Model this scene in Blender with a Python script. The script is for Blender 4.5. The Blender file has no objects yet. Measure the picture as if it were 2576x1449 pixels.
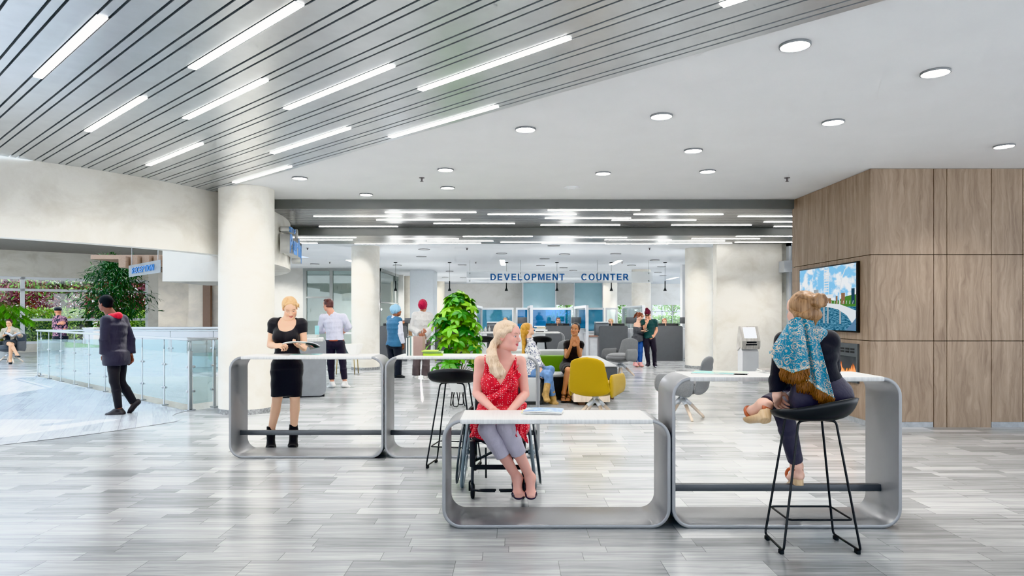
import bpy, bmesh, math, random
import numpy as np
from mathutils import Vector, Matrix, Euler
from mathutils.geometry import tessellate_polygon

random.seed(7)
FPX, CX, CY, CH = 1700.0, 1288.0, 790.0, 1.5      # focal length in px, vanishing point, eye height
SC = bpy.context.scene
COL = SC.collection
PI = math.pi


def P(x, y, Y):
    """world point seen at photo pixel x, y at distance Y"""
    return Vector(((x - CX) * Y / FPX, Y, CH - (y - CY) * Y / FPX))


def FL(x, y):
    """floor point seen at photo pixel x, y"""
    Y = FPX * CH / (y - CY)
    return Vector(((x - CX) * Y / FPX, Y, 0))


# ------------------------------------------------------------------ materials
def lin(c):
    return tuple(((v / 12.92) if v <= 0.04045 else ((v + 0.055) / 1.055) ** 2.4) for v in c)


def hexc(h):
    return lin(tuple(int(h[i:i + 2], 16) / 255 for i in (0, 2, 4)))


class NT:
    """tiny node-tree helper"""
    def __init__(s, name):
        s.m = bpy.data.materials.new(name)
        s.m.use_nodes = True
        s.t = s.m.node_tree
        s.t.nodes.clear()
        s.out = s.n('ShaderNodeOutputMaterial')

    def n(s, typ, **kw):
        nd = s.t.nodes.new(typ)
        for k, v in kw.items():
            setattr(nd, k, v)
        return nd

    def set(s, nd, key, v):
        if v is None:
            return
        if isinstance(v, bpy.types.NodeSocket):
            s.t.links.new(v, nd.inputs[key])
        else:
            nd.inputs[key].default_value = v

    def math(s, op, a, b=None, c=None):
        nd = s.n('ShaderNodeMath', operation=op)
        for i, v in enumerate((a, b, c)):
            if v is not None:
                s.set(nd, i, v)
        return nd.outputs[0]

    def pos(s, obj=False):
        if obj:
            return s.n('ShaderNodeTexCoord').outputs['Object']
        return s.n('ShaderNodeNewGeometry').outputs['Position']

    def mapping(s, vec, scale=(1, 1, 1), rot=(0, 0, 0), loc=(0, 0, 0)):
        nd = s.n('ShaderNodeMapping')
        s.set(nd, 'Vector', vec)
        nd.inputs['Scale'].default_value = scale
        nd.inputs['Rotation'].default_value = rot
        nd.inputs['Location'].default_value = loc
        return nd.outputs[0]

    def noise(s, vec, scale=5, detail=3, rough=.5, dist=0):
        nd = s.n('ShaderNodeTexNoise')
        s.set(nd, 'Vector', vec)
        nd.inputs['Scale'].default_value = scale
        nd.inputs['Detail'].default_value = detail
        nd.inputs['Roughness'].default_value = rough
        nd.inputs['Distortion'].default_value = dist
        return nd.outputs['Fac']

    def ramp(s, fac, stops, interp='LINEAR'):
        nd = s.n('ShaderNodeValToRGB')
        s.set(nd, 'Fac', fac)
        cr = nd.color_ramp
        cr.interpolation = interp
        while len(cr.elements) < len(stops):
            cr.elements.new(.5)
        for e, (p, c) in zip(cr.elements, stops):
            e.position = p
            if not isinstance(c, (tuple, list)):
                c = (c, c, c)
            e.color = (c[0], c[1], c[2], 1)
        return nd.outputs['Color']

    def mix(s, fac, a, b, mode='MIX'):
        nd = s.n('ShaderNodeMix', data_type='RGBA', blend_type=mode)
        s.set(nd, 0, fac)
        for k, v in ((6, a), (7, b)):
            if isinstance(v, (tuple, list)):
                v = (v[0], v[1], v[2], 1)
            s.set(nd, k, v)
        return nd.outputs[2]

    def bump(s, h, strength=.2, dist=.01):
        nd = s.n('ShaderNodeBump')
        s.set(nd, 'Height', h)
        nd.inputs['Strength'].default_value = strength
        nd.inputs['Distance'].default_value = dist
        return nd.outputs[0]

    def sep(s, v):
        nd = s.n('ShaderNodeSeparateXYZ')
        s.set(nd, 0, v)
        return nd.outputs

    def comb(s, x, y, z):
        nd = s.n('ShaderNodeCombineXYZ')
        for i, v in enumerate((x, y, z)):
            s.set(nd, i, v)
        return nd.outputs[0]

    def bsdf(s, color, rough=.5, metal=0., spec=None, normal=None, emit=None, estr=0., trans=None, coat=None, sheen=None, sub=None):
        b = s.n('ShaderNodeBsdfPrincipled')
        if isinstance(color, (tuple, list)):
            color = (color[0], color[1], color[2], 1)
        s.set(b, 'Base Color', color)
        s.set(b, 'Roughness', rough)
        s.set(b, 'Metallic', metal)
        if spec is not None:
            s.set(b, 'Specular IOR Level', spec)
        if normal is not None:
            s.set(b, 'Normal', normal)
        if emit is not None:
            if isinstance(emit, (tuple, list)):
                emit = (emit[0], emit[1], emit[2], 1)
            s.set(b, 'Emission Color', emit)
            s.set(b, 'Emission Strength', estr)
        if trans is not None:
            s.set(b, 'Transmission Weight', trans)
        if coat is not None:
            s.set(b, 'Coat Weight', coat)
        if sheen is not None:
            s.set(b, 'Sheen Weight', sheen)
        s.t.links.new(b.outputs[0], s.out.inputs[0])
        return b


MATS = {}


def mat(name, color, rough=.5, metal=0., var=.06, scale=8., bump=0., bscale=None, spec=None, sheen=None, coat=None, stretch=(1, 1, 1)):
    """simple procedural material: colour broken up by noise, optional bump"""
    if name in MATS:
        return MATS[name]
    t = NT(name)
    if isinstance(color, str):
        color = hexc(color)
    v = t.mapping(t.pos(True), scale=stretch)
    f = t.noise(v, scale, 4, .55)
    a = tuple(c * (1 - var) for c in color)
    b = tuple(min(1, c * (1 + var)) for c in color)
    c = t.ramp(f, [(.3, a), (.7, b)])
    nrm = None
    if bump:
        nrm = t.bump(t.noise(v, bscale or scale * 8, 2), bump, .005)
    t.bsdf(c, rough, metal, spec=spec, normal=nrm, sheen=sheen, coat=coat)
    MATS[name] = t.m
    return t.m


def emis(name, color, strength):
    if name in MATS:
        return MATS[name]
    t = NT(name)
    e = t.n('ShaderNodeEmission')
    e.inputs[0].default_value = (*color, 1)
    e.inputs[1].default_value = strength
    t.t.links.new(e.outputs[0], t.out.inputs[0])
    MATS[name] = t.m
    return t.m


def glass(name, tint=(1, 1, 1), refl=.12, rough=0.02, frost=None, body=None, bodyfac=0.):
    """thin architectural pane: transparent with fresnel reflection (optionally milky)"""
    if name in MATS:
        return MATS[name]
    t = NT(name)
    tr = t.n('ShaderNodeBsdfTransparent')
    tr.inputs[0].default_value = (*tint, 1)
    gl = t.n('ShaderNodeBsdfGlossy')
    gl.inputs['Roughness'].default_value = rough
    lw = t.n('ShaderNodeLayerWeight')
    lw.inputs[0].default_value = .35
    f = t.math('MULTIPLY_ADD', lw.outputs['Fresnel'], .7, refl * .3)
    f = t.math('MINIMUM', f, .6)
    base = tr.outputs[0]
    if body is not None:
        df = t.n('ShaderNodeBsdfDiffuse')
        df.inputs[0].default_value = (*body, 1)
        tl = t.n('ShaderNodeBsdfTranslucent')
        tl.inputs[0].default_value = (*body, 1)
        m0 = t.n('ShaderNodeMixShader')
        m0.inputs[0].default_value = .5
        t.t.links.new(df.outputs[0], m0.inputs[1])
        t.t.links.new(tl.outputs[0], m0.inputs[2])
        m1 = t.n('ShaderNodeMixShader')
        m1.inputs[0].default_value = bodyfac
        t.t.links.new(base, m1.inputs[1])
        t.t.links.new(m0.outputs[0], m1.inputs[2])
        base = m1.outputs[0]
    mx = t.n('ShaderNodeMixShader')
    t.set(mx, 0, f)
    t.t.links.new(base, mx.inputs[1])
    t.t.links.new(gl.outputs[0], mx.inputs[2])
    t.t.links.new(mx.outputs[0], t.out.inputs[0])
    MATS[name] = t.m
    return t.m


def vcol_mat(name, rough=.5, sub=0., bump=0., bscale=200, sheen=None, spec=None, attr='Col'):
    if name in MATS:
        return MATS[name]
    t = NT(name)
    a = t.n('ShaderNodeAttribute', attribute_name=attr)
    nrm = t.bump(t.noise(t.pos(True), bscale, 2), bump, .003) if bump else None
    b = t.bsdf(a.outputs['Color'], rough, normal=nrm, sheen=sheen, spec=spec)
    if sub:
        b.inputs['Subsurface Weight'].default_value = sub
        b.inputs['Subsurface Radius'].default_value = (.012, .005, .003)
        b.inputs['Subsurface Scale'].default_value = 1.0
    MATS[name] = t.m
    return t.m


# ------------------------------------------------------------------ objects
def tag(o, label=None, cat=None, group=None, kind=None):
    if label:
        o['label'] = label
    if cat:
        o['category'] = cat
    if group:
        o['group'] = group
    if kind:
        o['kind'] = kind
    return o


def thing(name, label, cat, loc=(0, 0, 0), rotz=0., group=None):
    o = bpy.data.objects.new(name, None)
    COL.objects.link(o)
    o.empty_display_size = .1
    o.location = loc
    o.rotation_euler = (0, 0, rotz)
    return tag(o, label, cat, group)


def link(name, me, material=None, parent=None, loc=None, smooth=None):
    o = bpy.data.objects.new(name, me)
    COL.objects.link(o)
    if material is not None:
        for m in (material if isinstance(material, (list, tuple)) else [material]):
            me.materials.append(m)
    if parent is not None:
        o.parent = parent
    if loc is not None:
        o.location = loc
    return o


def dup(root, loc, rotz=None, label=None, group=None):
    """copy a thing together with its parts and sub-parts"""
    def rec(o, par):
        c = o.copy()
        COL.objects.link(c)
        if par is not None:
            c.parent = par
        for ch in [x for x in KIDS.get(o, [])]:
            rec(ch, c)
        return c
    KIDS = {}
    for o in bpy.data.objects:
        if o.parent is not None:
            KIDS.setdefault(o.parent, []).append(o)
    r = rec(root, None)
    r.location = loc
    if rotz is not None:
        r.rotation_euler = (0, 0, rotz)
    if label:
        r['label'] = label
    if group:
        r['group'] = group
    return r


class MB:
    """collects simple shapes into one mesh"""
    def __init__(s):
        s.v, s.f, s.sm, s.mi = [], [], [], []
        s.cm = 0

    def add(s, vs, fs, smooth=False):
        b = len(s.v)
        s.v += [tuple(v) for v in vs]
        for f in fs:
            s.f.append([i + b for i in f])
            s.sm.append(smooth)
            s.mi.append(s.cm)
        return s

    def box(s, lo, hi, bev=0., M=None, seg=2):
        bm = bmesh.new()
        bmesh.ops.create_cube(bm, size=1)
        c = [(a + b) / 2 for a, b in zip(lo, hi)]
        d = [abs(b - a) for a, b in zip(lo, hi)]
        for v in bm.verts:
            v.co = Vector((v.co.x * d[0] + c[0], v.co.y * d[1] + c[1], v.co.z * d[2] + c[2]))
        if bev > 0:
            bev = min(bev, min(d) * .49)
            bmesh.ops.bevel(bm, geom=list(bm.edges), offset=bev, segments=seg, profile=.5, affect='EDGES')
        return s.bm(bm, M, smooth=bev > 0)

    def bm(s, bm, M=None, smooth=False):
        if M is not None:
            bmesh.ops.transform(bm, matrix=M, verts=bm.verts)
        bm.verts.index_update()
        s.add([v.co[:] for v in bm.verts], [[v.index for v in f.verts] for f in bm.faces], smooth)
        bm.free()
        return s

    def tube(s, pts, r, n=10, closed=False, cap=True, smooth=True):
        pts = [Vector(p) for p in pts]
        N = len(pts)
        rs = r if isinstance(r, (list, tuple)) else [r] * N
        vs, fs = [], []
        up = None
        for i, p in enumerate(pts):
            if closed:
                t = (pts[(i + 1) % N] - pts[i - 1])
            else:
                t = pts[min(i + 1, N - 1)] - pts[max(i - 1, 0)]
            if t.length < 1e-9:
                t = Vector((0, 0, 1))
            t.normalize()
            if up is None:
                up = Vector((0, 0, 1)) if abs(t.z) < .9 else Vector((1, 0, 0))
            a = t.cross(up)
            if a.length < 1e-6:
                a = t.orthogonal()
            a.normalize()
            b = a.cross(t).normalized()
            up = b
            for k in range(n):
                an = 2 * PI * k / n
                vs.append(p + (a * math.cos(an) + b * math.sin(an)) * rs[i])
        L = N if closed else N - 1
        for i in range(L):
            for k in range(n):
                i2 = (i + 1) % N
                k2 = (k + 1) % n
                fs.append([i * n + k, i * n + k2, i2 * n + k2, i2 * n + k])
        if cap and not closed:
            fs.append(list(range(n))[::-1])
            fs.append([(N - 1) * n + k for k in range(n)])
        return s.add(vs, fs, smooth)

    def lathe(s, prof, n=32, c=(0, 0, 0), smooth=True, M=None):
        """prof: list of (r, z), revolved about z"""
        vs, fs = [], []
        for r, z in prof:
            for k in range(n):
                a = 2 * PI * k / n
                vs.append(Vector((c[0] + r * math.cos(a), c[1] + r * math.sin(a), c[2] + z)))
        for i in range(len(prof) - 1):
            for k in range(n):
                k2 = (k + 1) % n
                fs.append([i * n + k, i * n + k2, (i + 1) * n + k2, (i + 1) * n + k])
        if prof[0][0] > 1e-5:
            fs.append(list(range(n))[::-1])
        if prof[-1][0] > 1e-5:
            fs.append([(len(prof) - 1) * n + k for k in range(n)])
        if M is not None:
            vs = [M @ v for v in vs]
        return s.add(vs, fs, smooth)

    def prism(s, poly, z0, z1, smooth=False):
        n = len(poly)
        vs = [(x, y, z0) for x, y in poly] + [(x, y, z1) for x, y in poly]
        fs = [[i, (i + 1) % n, n + (i + 1) % n, n + i] for i in range(n)]
        tri = tessellate_polygon([[Vector((x, y, 0)) for x, y in poly]])
        fs += [[t[0], t[1], t[2]] for t in tri]
        fs += [[n + t[0], n + t[1], n + t[2]] for t in tri]
        return s.add(vs, fs, smooth)

    def quad(s, a, b, c, d, smooth=False):
        return s.add([a, b, c, d], [[0, 1, 2, 3]], smooth)

    def grid(s, fn, nu, nv, smooth=True, closeu=False):
        vs = [fn(i / (nu if closeu else nu - 1), j / (nv - 1)) for i in range(nu) for j in range(nv)]
        fs = []
        for i in range(nu if closeu else nu - 1):
            for j in range(nv - 1):
                i2 = (i + 1) % nu
                fs.append([i * nv + j, i2 * nv + j, i2 * nv + j + 1, i * nv + j + 1])
        return s.add(vs, fs, smooth)

    def mesh(s, name, fixn=True):
        me = bpy.data.meshes.new(name)
        me.from_pydata(s.v, [], s.f)
        me.polygons.foreach_set('use_smooth', s.sm)
        me.polygons.foreach_set('material_index', s.mi)
        if fixn:
            bm = bmesh.new()
            bm.from_mesh(me)
            bmesh.ops.recalc_face_normals(bm, faces=bm.faces)
            bm.to_mesh(me)
            bm.free()
        me.update()
        return me

    def obj(s, name, material, parent=None, loc=None, auto=None):
        o = link(name, s.mesh(name), material, parent, loc)
        if auto is not None:
            sharp(o, auto)
        return o


def sharp(o, deg=35):
    """smooth shading with hard edges above deg"""
    me = o.data
    bm = bmesh.new()
    bm.from_mesh(me)
    for e in bm.edges:
        e.smooth = not (len(e.link_faces) == 2 and e.calc_face_angle(0) > math.radians(deg))
    for f in bm.faces:
        f.smooth = True
    bm.to_mesh(me)
    bm.free()
    return o


def solid(o, t, offset=0):
    m = o.modifiers.new('thick', 'SOLIDIFY')
    m.thickness = t
    m.offset = offset
    return o


def struct(name, mb, material, auto=None):
    o = mb.obj(name, material, auto=auto)
    o['kind'] = 'structure'
    return o


def roundpath(pts, r, n=5):
    """polyline with rounded corners"""
    pts = [Vector(p) for p in pts]
    out = [pts[0]]
    for i in range(1, len(pts) - 1):
        a, b, c = pts[i - 1], pts[i], pts[i + 1]
        d1, d2 = (a - b), (c - b)
        rr = min(r, d1.length * .49, d2.length * .49)
        p0, p1 = b + d1.normalized() * rr, b + d2.normalized() * rr
        for k in range(n + 1):
            t = k / n
            out.append(p0.lerp(b, t).lerp(b.lerp(p1, t), t))
    out.append(pts[-1])
    return out


def text_mesh(txt, size, depth=.002, spacing=1.0, bold=0.):
    cu = bpy.data.curves.new('lettering', 'FONT')
    cu.body = txt
    cu.size = size
    cu.extrude = depth
    cu.space_character = spacing
    cu.offset = bold
    cu.align_x = 'LEFT'
    tmp = bpy.data.objects.new('tmp', cu)
    COL.objects.link(tmp)
    dg = bpy.context.evaluated_depsgraph_get()
    dg.update()
    me = bpy.data.meshes.new_from_object(tmp.evaluated_get(dg))
    bpy.data.objects.remove(tmp)
    bpy.data.curves.remove(cu)
    return me


def xform_mesh(me, M):
    me.transform(M)
    me.update()
    return me


def fit_text(txt, width, height, depth, origin, right, up, bold=0., spacing=1.0):
    """lettering scaled to a width and cap height, laid on origin/right/up"""
    me = text_mesh(txt, 1.0, .5, spacing, bold)
    n = len(me.vertices)
    co = np.empty(n * 3, dtype=np.float32)
    me.vertices.foreach_get('co', co)
    co = co.reshape(-1, 3)
    lo, hi = co.min(0), co.max(0)
    s = (hi - lo)
    q = (co - lo) / np.where(s == 0, 1, s)
    right, up = Vector(right).normalized(), Vector(up).normalized()
    nrm = right.cross(up)
    R, U, Nn, O = (np.array(v[:]) for v in (right, up, nrm, origin))
    w = O + q[:, :1] * width * R + q[:, 1:2] * height * U + (q[:, 2:3]) * depth * Nn
    me.vertices.foreach_set('co', w.astype(np.float32).ravel())
    me.update()
    return me


def glyph(ch):
    """bold sans capital: (advance width, list of outline polygons) in a unit-high cell"""
    t, h = .195, .165
    bx = lambda x0, y0, x1, y1: [(x0, y0), (x1, y0), (x1, y1), (x0, y1)]

    def arc(cx, cy, rx, ry, a0, a1, n=18):
        out = []
        for i in range(n):
            q = [math.radians(a0 + (a1 - a0) * (i + k) / n) for k in (0, 1)]
            out.append([(cx + rx * math.cos(q[0]), cy + ry * math.sin(q[0])), (cx + rx * math.cos(q[1]), cy + ry * math.sin(q[1])),
                        (cx + (rx - t) * math.cos(q[1]), cy + (ry - h) * math.sin(q[1])), (cx + (rx - t) * math.cos(q[0]), cy + (ry - h) * math.sin(q[0]))])
        return out
    stem = bx(0, 0, t, 1)
    bowl = [stem, bx(t, 1 - h, .38, 1), bx(t, .40, .38, .40 + h)] + arc(.38, .70, .33, .30, -90, 90)
    G = {'E': (.70, [stem, bx(t, 0, .70, h), bx(t, 1 - h, .69, 1), bx(t, .42, .64, .42 + h)]),
         'D': (.80, [stem, bx(t, 0, .36, h), bx(t, 1 - h, .36, 1)] + arc(.36, .5, .44, .5, -90, 90)),
         'V': (.86, [[(0, 1), (.21, 1), (.43, .24), (.65, 1), (.86, 1), (.54, 0), (.32, 0)]]),
         'L': (.66, [stem, bx(t, 0, .66, h)]),
         'O': (.90, arc(.45, .5, .45, .515, 0, 360, 36)),
         'P': (.71, bowl),
         'R': (.78, bowl + [[(.30, .41), (.53, .42), (.80, 0), (.57, 0)]]),
         'M': (.94, [[(0, 0), (0, 1), (.27, 1), (.47, .32), (.67, 1), (.94, 1), (.94, 0), (.76, 0), (.76, .76), (.55, 0), (.39, 0), (.18, .76), (.18, 0)]]),
         'N': (.78, [[(0, 0), (0, 1), (.20, 1), (.60, .36), (.60, 1), (.78, 1), (.78, 0), (.59, 0), (.18, .66), (.18, 0)]]),
         'T': (.74, [bx(.2725, 0, .4675, 1 - h), bx(0, 1 - h, .74, 1)]),
         'C': (.84, arc(.45, .5, .45, .515, 38, 322, 30)),
         'U': (.78, [bx(0, .36, t, 1), bx(.78 - t, .36, .78, 1)] + arc(.39, .37, .39, .385, 180, 360)),
         'I': (.195, [stem])}
    return G[ch]


def block_text(txt, width, height, depth, origin, right, up, material, parent, gap=.16):
    R, U = Vector(right).normalized(), Vector(up).normalized()
    N, O = R.cross(U), Vector(origin)
    tot = sum(glyph(c)[0] for c in txt) + gap * (len(txt) - 1)
    sx, x = width / tot, 0.
    for c in txt:
        mb = MB()
        w_, polys = glyph(c)
        for pl in polys:
            n = len(pl)
            q = [((x + a) * sx, b * height) for a, b in pl]
            vs = [O + R * a + U * b for a, b in q] + [O + R * a + U * b + N * depth for a, b in q]
            tri = tessellate_polygon([[Vector((a, b, 0)) for a, b in q]])
            mb.add(vs, [[i, (i + 1) % n, n + (i + 1) % n, n + i] for i in range(n)] + [list(k) for k in tri] + [[n + i for i in k] for k in tri])
        mb.obj('letter', material, parent)
        x += w_ + gap


# ------------------------------------------------------------------ implicit surfaces (organic shapes)
def V3(p):
    return np.array(p[:] if isinstance(p, Vector) else p, dtype=np.float64)


class Prim:
    __slots__ = ('a', 'b', 'ra', 'rb', 'u', 'v', 'w', 'L', 'k', 'flat', 'sub', 'tag', 'cap')

    def __init__(s, a, b, ra, rb=None, u=(1, 0, 0), k=.02, flat=False, sub=False, tag='', cap=None):
        s.a, s.b = V3(a), V3(b)
        rb = ra if rb is None else rb
        s.ra = (ra, ra) if not isinstance(ra, (tuple, list)) else tuple(ra)
        s.rb = (rb, rb) if not isinstance(rb, (tuple, list)) else tuple(rb)
        n = s.b - s.a
        s.L = float(np.linalg.norm(n))
        if s.L < 1e-6:
            n = np.array((0, 0, 1.))
            s.L = 1e-6
        else:
            n = n / s.L
        s.w = n
        u = V3(u)
        u = u - n * u.dot(n)
        if np.linalg.norm(u) < 1e-4:
            u = np.array((0, 1., 0)) if abs(n[1]) < .9 else np.array((1., 0, 0))
            u = u - n * u.dot(n)
        s.u = u / np.linalg.norm(u)
        s.v = np.cross(s.w, s.u)
        s.k, s.flat, s.sub, s.tag, s.cap = k, flat, sub, tag, cap

    def grow(s, d, k=None, **kw):
        q = Prim(s.a, s.b, tuple(x + d for x in s.ra), tuple(x + d for x in s.rb), s.u, s.k if k is None else k, s.flat, s.sub, s.tag, s.cap)
        if s.cap:
            q.cap = s.cap + d
        return q

    def box(s, m):
        r = max(s.ra + s.rb + ((s.cap,) if s.cap else ())) + m + s.k
        return np.minimum(s.a, s.b) - r, np.maximum(s.a, s.b) + r

    def dist(s, X, Y, Z):
        qx, qy, qz = X - s.a[0], Y - s.a[1], Z - s.a[2]
        t = qx * s.w[0] + qy * s.w[1] + qz * s.w[2]
        qu = qx * s.u[0] + qy * s.u[1] + qz * s.u[2]
        qv = qx * s.v[0] + qy * s.v[1] + qz * s.v[2]
        tc = np.clip(t, 0, s.L)
        f = tc / s.L
        ru = s.ra[0] + (s.rb[0] - s.ra[0]) * f
        rv = s.ra[1] + (s.rb[1] - s.ra[1]) * f
        mn = np.minimum(ru, rv)
        ax = t - tc
        if s.flat:
            val = np.sqrt((qu / ru) ** 2 + (qv / rv) ** 2)
            return np.maximum((val - 1) * mn, np.abs(t - s.L / 2) - s.L / 2)
        cap = s.cap if s.cap else mn
        val = np.sqrt((qu / ru) ** 2 + (qv / rv) ** 2 + (ax / cap) ** 2)
        return (val - 1) * np.minimum(mn, cap)


def ell(c, axes, k=.015, sub=False, tag=''):
    """ellipsoid: axes = three vectors (scaled); returned as a degenerate Prim"""
    ax = [Vector(a) for a in axes]
    w = ax[2].normalized()
    p = Prim(Vector(c) - w * 1e-4, Vector(c) + w * 1e-4, (ax[0].length, ax[1].length), None, ax[0].normalized(), k, False, sub, tag, ax[2].length)
    return p


def field_mesh(name, prims, vox, clips=(), shell=None, post=None, pad=.01, raw=False):
    """polygonise a smooth union of prims (surface nets)"""
    lo = np.min([p.box(pad)[0] for p in prims if not p.sub], axis=0)
    hi = np.max([p.box(pad)[1] for p in prims if not p.sub], axis=0)
    n = np.ceil((hi - lo) / vox).astype(int) + 2
    G = np.full(n, .25, dtype=np.float32)
    xs = [(lo[i] + np.arange(n[i]) * vox).astype(np.float32) for i in range(3)]
    for p in prims:
        a, b = p.box(pad + vox * 2)
        i0 = np.clip(np.floor((a - lo) / vox).astype(int), 0, n)
        i1 = np.clip(np.ceil((b - lo) / vox).astype(int) + 1, 0, n)
        if (i1 <= i0).any():
            continue
        sl = tuple(slice(i0[j], i1[j]) for j in range(3))
        X = xs[0][sl[0]][:, None, None]
        Y = xs[1][sl[1]][None, :, None]
        Z = xs[2][sl[2]][None, None, :]
        d = p.dist(X, Y, Z).astype(np.float32)
        g = G[sl]
        k = max(p.k, 1e-5)
        if p.sub:
            d = -d
            h = np.maximum(k - np.abs(g - d), 0) / k
            G[sl] = np.maximum(g, d) + h * h * k * .25
        else:
            h = np.maximum(k - np.abs(g - d), 0) / k
            G[sl] = np.minimum(g, d) - h * h * k * .25
    X, Y, Z = xs[0][:, None, None], xs[1][None, :, None], xs[2][None, None, :]
    if post is not None:
        G = post(G, X, Y, Z).astype(np.float32)
    for c in clips:
        G = np.maximum(G, c(X, Y, Z).astype(np.float32))
    G[0], G[-1], G[:, 0], G[:, -1], G[:, :, 0], G[:, :, -1] = (.25,) * 6
    r = nets(G, lo, vox)
    return r if raw else mk_mesh(name, *r)


def nets(G, lo, vox):
    S = G < 0
    nx, ny, nz = (d - 1 for d in G.shape)
    cnt = np.zeros((nx, ny, nz), dtype=np.uint8)
    for dx in (0, 1):
        for dy in (0, 1):
            for dz in (0, 1):
                cnt += S[dx:nx + dx, dy:ny + dy, dz:nz + dz]
    act = (cnt > 0) & (cnt < 8)
    idx = np.argwhere(act)
    vid = np.full((nx, ny, nz), -1, dtype=np.int32)
    vid[act] = np.arange(len(idx))
    acc = np.zeros((len(idx), 3))
    num = np.zeros(len(idx))
    cor = [(a, b, c) for a in (0, 1) for b in (0, 1) for c in (0, 1)]
    vals = {c: G[idx[:, 0] + c[0], idx[:, 1] + c[1], idx[:, 2] + c[2]] for c in cor}
    for c in cor:
        for ax in range(3):
            if c[ax] == 0:
                e = list(c)
                e[ax] = 1
                e = tuple(e)
                va, vb = vals[c], vals[e]
                m = (va < 0) != (vb < 0)
                t = np.where(m, va / np.where(m, va - vb, 1), 0)
                pt = np.array(c, dtype=float)[None, :].repeat(len(idx), 0)
                pt[:, ax] += t
                acc[m] += pt[m]
                num[m] += 1
    co = lo + (idx + acc / np.maximum(num, 1)[:, None]) * vox
    faces = []
    for ax in range(3):
        o1, o2 = [(1, 2), (2, 0), (0, 1)][ax]
        sl0 = [slice(1, d) for d in (nx, ny, nz)]
        sl1 = [slice(1, d) for d in (nx, ny, nz)]
        sl0[ax] = slice(0, (nx, ny, nz)[ax])
        sl1[ax] = slice(1, (nx, ny, nz)[ax] + 1)
        A, B = S[tuple(sl0)], S[tuple(sl1)]
        ch = np.argwhere(A != B)
        if not len(ch):
            continue
        flip = A[ch[:, 0], ch[:, 1], ch[:, 2]]
        base = ch.copy()
        for a in range(3):
            if a != ax:
                base[:, a] += 1
        q = []
        for d1, d2 in ((1, 1), (0, 1), (0, 0), (1, 0)):
            c = base.copy()
            c[:, o1] -= d1
            c[:, o2] -= d2
            q.append(vid[c[:, 0], c[:, 1], c[:, 2]])
        q = np.stack(q, 1)
        q[~flip] = q[~flip][:, ::-1]
        faces.append(q)
    q = np.concatenate(faces) if faces else np.zeros((0, 4), int)
    q = q[(q >= 0).all(1)]
    return co, q


def mk_mesh(name, co, q):
    me = bpy.data.meshes.new(name)
    me.vertices.add(len(co))
    me.vertices.foreach_set('co', co.astype(np.float32).ravel())
    me.loops.add(len(q) * 4)
    me.loops.foreach_set('vertex_index', q.astype(np.int32).ravel())
    me.polygons.add(len(q))
    me.polygons.foreach_set('loop_start', np.arange(0, len(q) * 4, 4, dtype=np.int32))
    me.polygons.foreach_set('loop_total', np.full(len(q), 4, dtype=np.int32))
    me.polygons.foreach_set('use_smooth', np.ones(len(q), dtype=bool))
    me.update(calc_edges=True)
    me.validate()
    return me


def coords(me):
    co = np.empty(len(me.vertices) * 3, dtype=np.float32)
    me.vertices.foreach_get('co', co)
    return co.reshape(-1, 3)


def paint(me, rgb):
    """per-vertex colour attribute"""
    at = me.color_attributes.new('Col', 'FLOAT_COLOR', 'POINT')
    c = np.ones((len(me.vertices), 4), dtype=np.float32)
    c[:, :3] = rgb
    at.data.foreach_set('color', c.ravel())
    return me


def smooth_mesh(me, it=2, f=.5):
    """Laplacian smoothing"""
    co = coords(me).astype(np.float64)
    ne = len(me.edges)
    e = np.empty(ne * 2, dtype=np.int32)
    me.edges.foreach_get('vertices', e)
    e = e.reshape(-1, 2)
    deg = np.bincount(e.ravel(), minlength=len(co)).astype(float)
    for _ in range(it):
        s = np.zeros_like(co)
        for a, b in ((0, 1), (1, 0)):
            for k in range(3):
                s[:, k] += np.bincount(e[:, a], weights=co[e[:, b], k], minlength=len(co))
        co = co * (1 - f) + f * s / np.maximum(deg, 1)[:, None]
    me.vertices.foreach_set('co', co.astype(np.float32).ravel())
    me.update()
    return me
# ================================================================== render look, camera, world
SC.render.engine = 'CYCLES'
SC.cycles.use_denoising = True
SC.cycles.use_adaptive_sampling = True
SC.cycles.adaptive_threshold = .12
SC.cycles.adaptive_min_samples = 10
SC.cycles.max_bounces = 6
SC.cycles.diffuse_bounces = 3
SC.cycles.glossy_bounces = 3
SC.cycles.transmission_bounces = 6
SC.cycles.transparent_max_bounces = 14
SC.cycles.caustics_reflective = False
SC.cycles.caustics_refractive = False
SC.cycles.sample_clamp_indirect = 6
SC.view_settings.view_transform = 'Khronos PBR Neutral'
SC.view_settings.look = 'None'
SC.view_settings.exposure = 0.55

cam = bpy.data.cameras.new('camera')
cam.sensor_width = 36
cam.lens = FPX * 36 / 2576
cam.shift_y = (CY - 1449 / 2) / 2576
cam.clip_end = 300
camo = bpy.data.objects.new('camera', cam)
COL.objects.link(camo)
camo.location = (0, 0, CH)
camo.rotation_euler = (PI / 2, 0, 0)
SC.camera = camo

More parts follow.
